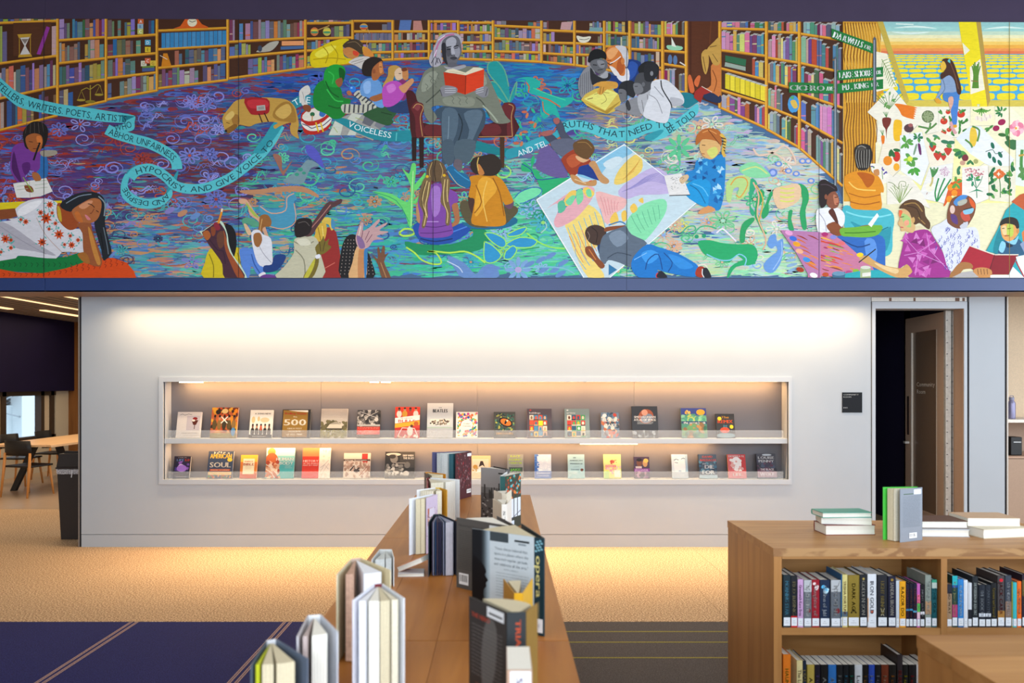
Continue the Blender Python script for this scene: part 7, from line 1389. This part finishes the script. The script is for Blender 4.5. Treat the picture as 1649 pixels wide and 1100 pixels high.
FB = [
 (282, 321, 664, 0, 'ded6d4', [('r', 'c6bec6', .4, .28, .95, .85), ('l', '302828', .015, (.1, .88, .2, .92, .3, .87, .45, .92, .6, .89)), ('p', '5a2418', (.6, .68, .88, .68, .8, .5, .68, .5)), ('e', '8a1c1c', .74, .74, .1, .06), ('e', 'e8e0d8', .68, .67, .07, .04), ('l', '5a3028', .03, (.74, .5, .74, .34)), ('e', 'c8c0c4', .74, .3, .13, .02), ('t', '6a6068', 'SWEET ICE CREAM', .55, .18, .04, .65), ('t', '908890', 'RECIPES', .6, .09, .025, .5)], 'white cookbook with a chocolate sundae, leftmost on the upper niche shelf'),
 (337, 380, 657, 0, 'c0602a', [('n', 'e08a20 b8481c 6a2a14 d8a030 3a2418', 0, .1, 1, 1, 60, .12), ('e', 'e0c080', .5, .88, .12, .08), ('e', '2a1c14', .25, .85, .1, .08)]+people(.3, .75, '5a4a2a 8a6a3a 3a3424', 5)+[('l', 'f0ece0', .04, (.38, .7, .62, .48)), ('l', 'f0ece0', .04, (.62, .7, .38, .48)), ('r', '8a7a38', .0, .0, 1, .16), ('e', '4a8ac0', .86, .2, .08, .14), ('h', 'd8cc90', .15, .06, .8, .2, 3)], 'orange-red graphic book crowded with figures under a white cross'),
 (400, 437, 661, 0, 'e8e6e0', [('t', '6a645c', 'A SONG NEW', .55, .87, .06, .7), ('e', 'd8c090', .15, .65, .08, .12), ('e', 'd8c090', .38, .68, .06, .09), ('e', 'd8c4a0', .65, .64, .2, .09)]+people(.1, .5, '2a2624 4a4442 38322e', 5)+[('r', '24201e', 0, 0, 1, .12), ('e', 'c85a3c', .5, .35, .05, .1), ('h', 'c8c4bc', .15, .04, .85, .06, 2)], 'white book with a row of dark-suited figures below tan shapes'),
 (452, 498, 660, 0, '1e1a14', [('r', '94702a', .03, .03, .9, .97), ('p', 'f0ece4', (.2, .97, .9, .97, .9, .9, .5, .93)), ('t', 'c02c24', 'Rolling Stone', .47, .86, .075, .75), ('t', 'f4ecd8', 'The', .45, .74, .045, .14), ('t', 'f8f4e8', '500', .46, .55, .22, .76), ('t', 'f4ecd8', 'GREATEST', .46, .33, .055, .52), ('t', 'f4ecd8', 'ALBUMS', .46, .23, .055, .42), ('t', 'f4ecd8', 'of ALL TIME', .46, .12, .06, .56)], 'gold book with a large white number on the upper niche shelf'),
 (515, 558, 659, 0, 'cbc2b6', [('r', 'b8b0a8', 0, .5, 1, .98), ('h', 'd8d0c8', .1, .66, .9, .92, 6), ('n', '5a5438 6a6444 4a4a34', 0, .28, 1, .56, 50, .1), ('p', 'd0c8b8', (.2, .3, .8, .3, .8, .48, .55, .56, .35, .48)), ('p', '9a9488', (.3, .46, .55, .56, .78, .46, .6, .47)), ('r', '4a4438', .2, .26, .8, .33), ('n', '7a7440 8a8448 6a6838', 0, 0, 1, .24, 50, .1)], 'book with a pale house among trees on its cover'),
 (574, 611, 661, 0, '3a3634', [('n', '2a2826 6a6664 a09c98 484442 c8c4c0', 0, .45, 1, 1, 70, .1), ('l', 'd8d4d0', .02, (.1, .95, .9, .7)), ('l', 'd8d4d0', .02, (.9, .95, .3, .7)), ('r', 'b8b4b0', 0, .42, 1, .48), ('r', 'c83c30', 0, .12, 1, .4), ('t', 'e88070', 'CHAMPIONS', .5, .36, .08, .9), ('e', 'e86a58', .5, .2, .4, .07), ('r', '5a504c', 0, 0, 1, .12)], 'book with a black and white crowd photo over a red band'),
 (635, 675, 656, 0, 'c83020', [('r', 'd83a1c', 0, .7, 1, 1)]+people(.68, .98, 'e8e0d8 d8a030 c8402c', 4)+[('p', 'f4f0ea', (0, .46, 1, .58, 1, .74, 0, .64)), ('t', 'c82818', 'THE CHICAGO', .45, .635, .03, .5), ('t', 'd02818', 'BULLS', .48, .545, .1, .68), ('p', 'e8a828', (0, .32, 1, .42, 1, .56, 0, .45)), ('r', 'b82a20', 0, 0, 1, .32), ('l', 'f0e0d8', .03, (.1, .02, .3, .32, .8, .3, .95, .02)), ('e', 'd8d0cc', .62, .22, .12, .16), ('e', '5a3020', .68, .38, .06, .05), ('e', 'b85a20', .86, .46, .1, .07), ('n', 'd8a888 5a3a38 e8d8d0', .05, 0, .95, .1, 16, .06)], 'red and yellow basketball book with white title stripe'),
 (687, 729, 650, 0, 'c2c8ce', [('t', '20242a', 'THE', .5, .87, .025, .12), ('t', '1c2026', 'BEATLES', .5, .78, .1, .56), ('r', 'e0dcd4', .12, .36, .88, .54), ('n', '3a3430 8a7a68 c8b8a0 5a4a40', .14, .38, .86, .52, 34, .05), ('r', 'a8c0b0', 0, .28, 1, .31), ('r', 'b4b8c0', 0, 0, 1, .28)], 'tall pale blue book with a black band name, upper niche shelf'),
 (734, 769, 664, 0, 'f0ece2', [('n', 'd83a38 e8a020 3a8ac8 48a858 c83a90 e86a28 2a58a8 f0c030', .06, .06, .94, .94, 120, .07), ('e', 'f6f2ea', .5, .5, .28, .2), ('t', '8a8078', 'Color', .5, .55, .06, .3), ('t', '8a8078', 'Curious', .5, .46, .06, .38)], 'white book ringed with rainbow petals around a blank circle'),
 (795, 830, 664, 0, '3c3a30', [('n', '2a5a50 4a8a70 1c3a34 a8a848 386858', .08, .3, .92, .95, 110, .06), ('e', '1c1410', .55, .6, .34, .17, -.4), ('e', 'd8741c', .56, .6, .26, .12, -.4), ('e', '1c1410', .56, .61, .05, .1, -.4), ('e', 'f8e8c8', .62, .66, .04, .03), ('t', 'e8b050', 'DINOSAURS', .5, .17, .08, .76), ('h', 'a89868', .2, .06, .8, .1, 2), ('t', 'c8b070', 'ATLAS OF', .5, .25, .03, .3)], 'dark green book with a huge orange reptile eye'),
 (849, 889, 659, 0, '4a3c44', [('t', 'f0ece8', 'buildings', .32, .86, .06, .45), ('e', 'd03a30', .14, .95, .04, .025)]+grid('d85030 4a90b8 e8c040 5a4a3a d8a888 3a6a88 e8e0d0 8a7050', .1, .04, .82, .8, 4, 4)+[('r', 'e8d820', .46, .42, .64, .59)], 'plum-bordered book with a grid of building pictures', 'b85038'),
 (910, 950, 659, 0, '7a8e8e', [('t', 'eef2f0', 'artists', .26, .86, .06, .34), ('e', 'e8ecec', .12, .95, .04, .02)]+grid('c83a30 2a5a78 e8b030 1c1c20 d8c8b0 48a060 e8e0d0 6a3a28', .1, .04, .84, .8, 4, 4)+[('r', '2fa05a', .48, .24, .66, .41), ('e', 'e0e8e0', .57, .325, .05, .05)], 'grey-green bordered book with a grid of portraits'),
 (969, 998, 665, 0, '6a8098', [('n', 'b86a48 4a6a88 d8d8d0 8aa0b0 c84a38 3a4a5a e0a070', 0, 0, 1, 1, 70, .14), ('e', 'f0f0f0', .2, .88, .12, .07), ('t', 'f6f4f0', 'BLACK', .52, .7, .12, .86), ('t', 'f6f4f0', 'CAKE', .52, .5, .12, .72), ('h', 'e0a890', .1, .1, .9, .2, 3)], 'small blue and rust swirled novel with white capitals'),
 (1019, 1061, 655, 0, '262830', [('e', 'a85a3c', .55, .68, .3, .22, .6), ('e', '7a8aa0', .58, .62, .24, .14, .4), ('e', 'd8a088', .5, .8, .12, .1, .5), ('t', 'f0f0f0', 'SMITHSONIAN', .5, .66, .07, .82), ('t', 'f0f0f0', 'ATLAS OF SPACE', .5, .57, .07, .84), ('h', 'c8ccd0', .2, .44, .85, .5, 3), ('n', '5a6068 9aa0a8 3a4048', .05, .02, .95, .2, 26, .08)], 'large black book with a glowing nebula and white capitals'),
 (1099, 1140, 658, 0, '5a8a80', [('r', '3a4a98', 0, .76, 1, 1), ('e', 'e8b030', .78, .86, .17, .1), ('n', 'e0a030 f0d070', .15, .78, .35, .92, 6, .07), ('n', '6ab08a 8ac8a0 4a9880 b8c860', 0, .5, 1, .76, 50, .12), ('r', '2a4a6a', 0, .46, 1, .56), ('t', 'f4f4f0', 'the ocean book', .52, .51, .08, .86), ('n', '4a8a78 b88a58 3a6a58 6a9a68 8a6a48', 0, 0, 1, .46, 60, .12)], 'green and blue sea book with an orange sun'),
 (1155, 1185, 667, 0, '2c2826', [('t', 'e8a030', 'The', .5, .86, .1, .4), ('t', 'e85a28', 'REMIX', .5, .68, .14, .8), ('t', '58a8c0', 'it', .5, .5, .14, .2), ('e', 'f0d020', .2, .8, .11, .08), ('e', 'f0d020', .82, .46, .1, .08), ('e', 'e04a28', .45, .32, .25, .12), ('e', '7a98a8', .5, .1, .5, .1), ('h', 'a8b0b0', .2, .04, .8, .14, 3)], 'small black book with bouncing multicoloured letters, last on the upper shelf'),
 (277, 304, 735, 1, '241c30', [('n', '4a3a90 8a5ac0 2a2450 6a4aa8', .1, .3, .9, .8, 30, .12), ('e', 'e8d8f8', .45, .52, .18, .12), ('e', 'a87ae0', .5, .45, .3, .16), ('t', '6a98e0', 'LIFE', .38, .83, .1, .42), ('t', 'c8403c', '3.0', .78, .83, .1, .28), ('t', 'd0d0d8', 'MAX', .5, .94, .03, .5), ('t', 'c0c0cc', 'TEGMARK', .5, .07, .05, .7)], 'dark violet book with a glowing purple burst, leftmost on the lower shelf'),
 (332, 373, 727, 1, '3a4a68', [('t', 'f0c848', 'AMERICAN', .5, .82, .17, .84), ('t', 'f6f0e0', 'SOUL', .5, .5, .19, .82), ('e', 'f0d040', .86, .68, .1, .07), ('r', 'c85a28', .1, .27, .9, .34), ('t', 'f0e8d0', 'FOOD STORIES', .5, .305, .035, .7), ('r', 'e0c080', .04, .12, .96, .24), ('n', 'c84a30 e89030 4a8a48', .05, .02, .95, .12, 24, .05), ('n', 'e8e0d0', .2, .92, .8, .97, 8, .04)], 'slate blue cookbook with large yellow and white capitals'),
 (385, 412, 733, 1, 'e08028', [('r', 'f0c848', 0, .7, 1, 1), ('r', 'd05a24', 0, 0, 1, .2), ('r', 'f8f0d0', .16, .18, .84, .84), ('t', 'c84a28', 'ENERGY', .5, .72, .06, .5), ('t', 'b83024', 'BIBLE', .5, .6, .11, .62), ('h', 'c8a880', .3, .4, .7, .5, 3)], 'small orange and yellow book with a cream title panel'),
 (426, 472, 722, 1, '48b0b4', [('r', 'd8ecec', 0, .7, 1, 1), ('r', '88ccd0', 0, .55, 1, .75), ('e', 'e0a050', .18, .86, .14, .14), ('e', 'c86a3c', .2, .6, .22, .24), ('n', 'c87a50 e0b090 a84a30 f0d8c0', 0, 0, .5, .55, 50, .09), ('l', 'f0e8e0', .02, (.02, .45, .2, .35, .45, .1)), ('l', 'f0e8e0', .02, (.02, .3, .2, .2, .35, .02)), ('t', 'f4fafa', 'HUMAN', .66, .63, .1, .6), ('t', 'f4fafa', 'BODY', .72, .5, .1, .48), ('h', 'd8f0f0', .68, .34, .95, .42, 3)], 'turquoise anatomy book showing a red muscle figure'),
 (485, 530, 722, 1, 'f0e8dc', [('r', 'd83a28', 0, 0, .6, 1), ('r', 'e88050', 0, .72, .6, 1), ('t', 'f8f0e8', 'HISTORY', .3, .57, .07, .54), ('t', 'f8f0e8', 'OF THE WORLD', .3, .49, .04, .54), ('t', 'f8f0e8', 'MAP BY MAP', .3, .43, .04, .54), ('l', '8a8a90', .012, (.66, .2, .8, .45, .95, .3)), ('l', '8a8a90', .012, (.66, .35, .8, .45, .95, .6)), ('l', 'a09a98', .01, (.7, .1, .95, .5)), ('n', 'd8ccc0 e8dcd0', .62, .02, .98, .95, 14, .06)], 'half red, half cream atlas with sketched map lines'),
 (552, 595, 730, 1, 'e0d4c4', [('r', 'c83a30', .68, .56, .9, .98), ('t', 'f0e0d0', 'FROM', .79, .6, .03, .16), ('r', '5a4a44', 0, .68, 1, .76), ('t', 'e8e0d8', 'Chicago Skyscrapers', .45, .72, .045, .8), ('n', 'b89a88 c8b0a0 d8c4b4 a88878', .0, .05, 1, .66, 60, .08), ('l', '201c1c', .05, (.25, .3, .4, .5, .45, .3, .6, .42)), ('l', 'b06a58', .02, (.6, .1, .95, .55)), ('l', 'b06a58', .02, (.7, .1, .98, .45)), ('e', '4a4444', .5, .3, .12, .06)], 'beige city-drawing book with a red block at upper right'),
 (619, 667, 728, 1, '504e4c', [('r', '2e2c2a', .0, .0, 1, 1), ('r', '45423e', .5, .4, 1, 1), ('e', 'c8c4bc', .28, .9, .25, .06), ('e', '8a8680', .3, .74, .13, .17), ('e', '3a3632', .24, .82, .12, .08), ('n', 'b8b4ac 6a6660 d8d4cc 8a8680', .02, .08, .6, .5, 60, .07), ('r', 'a8a49c', .35, .56, .8, .59), ('e', '7a7670', .75, .5, .1, .12), ('e', 'c8c4bc', .72, .18, .1, .1), ('t', 'f0eee8', 'DEEP INSIDE', .78, .86, .07, .36), ('t', 'f0eee8', 'THE BLUES', .79, .76, .08, .36), ('r', '5a5854', 0, 0, 1, .1)], 'black and white book of a man in a hat holding a guitar'),
 (757, 790, 734, 1, 'e8c890', [('r', 'f0e0c0', .1, .25, .9, .85), ('e', 'e8b880', .55, .66, .08, .08), ('p', '3a2418', (.42, .5, .5, .76, .62, .76, .72, .5, .6, .58)), ('p', 'f6f4f0', (.3, .28, .4, .45, .65, .5, .85, .3)), ('e', 'd8a040', .25, .5, .12, .1), ('n', 'd0b070 c89a58', .12, .26, .4, .5, 8, .05), ('h', 'c8a870', .3, .1, .75, .16, 2)], 'cream cookbook with a dark-haired woman, partly behind the burgundy book'),
 (817, 843, 732, 1, '8f8f86', [('t', 'c0e020', 'RACE', .5, .92, .09, .6), ('t', 'b8dc20', 'AGAINST', .5, .78, .09, .84), ('t', 'b0d820', 'TERROR', .5, .64, .09, .84), ('h', '4a5a48', .2, .5, .8, .54, 2), ('r', '3f4a44', .1, .24, .95, .46), ('t', '78e040', 'JAKE', .5, .36, .1, .62), ('t', '78d040', 'TAPPER', .5, .18, .08, .7)], 'grey thriller with neon green stacked capitals'),
 (861, 888, 732, 1, 'dce4f0', [('r', '3a68b8', 0, 0, .16, 1), ('n', '3a68b8 5a88d0', 0, .2, .25, 1, 20, .08), ('n', 'f4f8fc e8eef8', .25, .3, .95, .95, 24, .1), ('r', '5a7ac0', 0, 0, 1, .3), ('t', 'e8f0fc', 'JOHNSON', .52, .22, .07, .8), ('t', 'd0dcf4', 'THE MUSE', .52, .11, .06, .7), ('h', 'a8bce0', .5, .6, .85, .66, 2)], 'white and cornflower blue novel on the lower shelf'),
 (915, 942, 732, 1, 'b0d4da', [('t', '3a4a54', 'AN', .4, .86, .06, .16), ('t', '3a4a54', 'AMERICAN', .5, .74, .06, .78), ('t', '3a4a54', 'MARRIAGE', .52, .61, .06, .74), ('t', '5a6a74', 'a novel', .5, .48, .03, .3), ('t', '3a4a54', 'TAYARI', .42, .36, .06, .5), ('e', '6a3a28', .84, .35, .1, .06), ('n', '98c8d0 c0dce0 a0ccd4', 0, 0, 1, .28, 30, .1)], 'pale aqua novel with dark spaced capitals and a round sticker'),
 (973, 1001, 732, 1, 'e6e070', [('r', 'e8ea98', 0, .5, 1, 1), ('n', 'f0a0a8 f0c8c0 e8f0a0', .1, .2, .95, .55, 24, .1), ('e', 'c85a48', .5, .7, .14, .07), ('n', 'b84a3c d88060', .4, .6, .75, .76, 10, .05), ('r', 'e88a88', .1, .46, .7, .56), ('t', 'f8d0c8', 'SWEET', .4, .51, .07, .5), ('r', 'b8dc80', 0, 0, .3, .3), ('r', 'f0ece0', .6, .05, .95, .35)], 'lemon yellow and pink novel on the lower shelf'),
 (1022, 1047, 736, 1, '3a1c38', [('e', '7a4a34', .35, .72, .18, .17), ('e', '1c1418', .35, .86, .18, .08), ('e', 'c89a68', .72, .7, .16, .17), ('e', 'e0c060', .78, .82, .16, .1), ('r', 'd8c8c8', .1, .46, .5, .56), ('r', '8a3a98', 0, .3, 1, .46), ('t', 'e8d0f0', 'POWER', .5, .38, .1, .84), ('n', '8a4a78 b08098 5a3a58', 0, 0, 1, .28, 20, .1), ('e', '3a3038', .5, .13, .2, .08)], 'small purple book with two faces above its title'),
 (1083, 1109, 732, 1, 'd4e0ea', [('e', 'f6f8fa', .5, .5, .36, .4), ('l', '5a7a9a', .05, (.15, .75, .3, .8, .45, .76)), ('l', '5a7a9a', .05, (.6, .8, .75, .84, .9, .8)), ('l', '4a6a88', .04, (.2, .66, .4, .64)), ('e', 'b8c8d8', .5, .3, .1, .04), ('r', 'a8c4d8', .85, 0, 1, 1), ('r', 'c0ccd8', 0, 0, 1, .26), ('t', 'e8eef4', 'LIAR', .55, .14, .08, .5)], 'icy white and blue novel with a faint face', '5a5a60'),
 (1127, 1156, 732, 1, '33485c', [('n', '3a6a88 5a8aa0 2a3a50 48586a', 0, .2, 1, .7, 30, .14), ('t', 'e05038', 'DAVID', .5, .9, .09, .56), ('t', 'e05038', 'BALDACCI', .52, .76, .1, .86), ('t', 'e8e8ec', 'TO', .3, .6, .06, .2), ('t', 'f0f0f4', 'DIE', .58, .48, .15, .5), ('t', 'f0f4f8', 'FOR', .52, .26, .16, .66), ('r', 'a8c0cc', 0, 0, 1, .14)], 'blue thriller with red author name and big white words', '2a2c30'),
 (1174, 1203, 732, 1, 'd05050', [('r', 'c83838', .7, .2, 1, 1), ('e', 'f8f0ee', .48, .6, .28, .3), ('t', 'f4e4e0', 'DESPERATE', .5, .92, .07, .86), ('e', 'f0e8e0', .2, .76, .1, .06), ('n', 'f4ece8 e8a8a0', .2, .3, .8, .8, 24, .1), ('r', 'd87070', 0, 0, 1, .3), ('t', 'fcf4f0', 'LIFE', .5, .16, .12, .5)], 'red novel with a white burst, second from the right on the lower shelf', 'e08a30'),
 (1221, 1252, 731, 1, '2c2634', [('n', '5a2a44 3a3048 6a3a50 20202c 485068', 0, .1, 1, .7, 50, .12), ('e', 'c8d0d8', .55, .95, .25, .04), ('t', 'f0eef0', 'LOUISE', .5, .84, .1, .82), ('t', 'f0eef0', 'PENNY', .5, .7, .1, .78), ('t', 'e8d8dc', 'THE BLACK', .52, .36, .09, .7), ('r', 'b08a98', 0, .04, 1, .28), ('t', 'f4ecf0', 'WOLF', .5, .17, .13, .74)], 'dark purple novel with white author capitals, last on the lower shelf')]
for q in FB: face_book(*q)
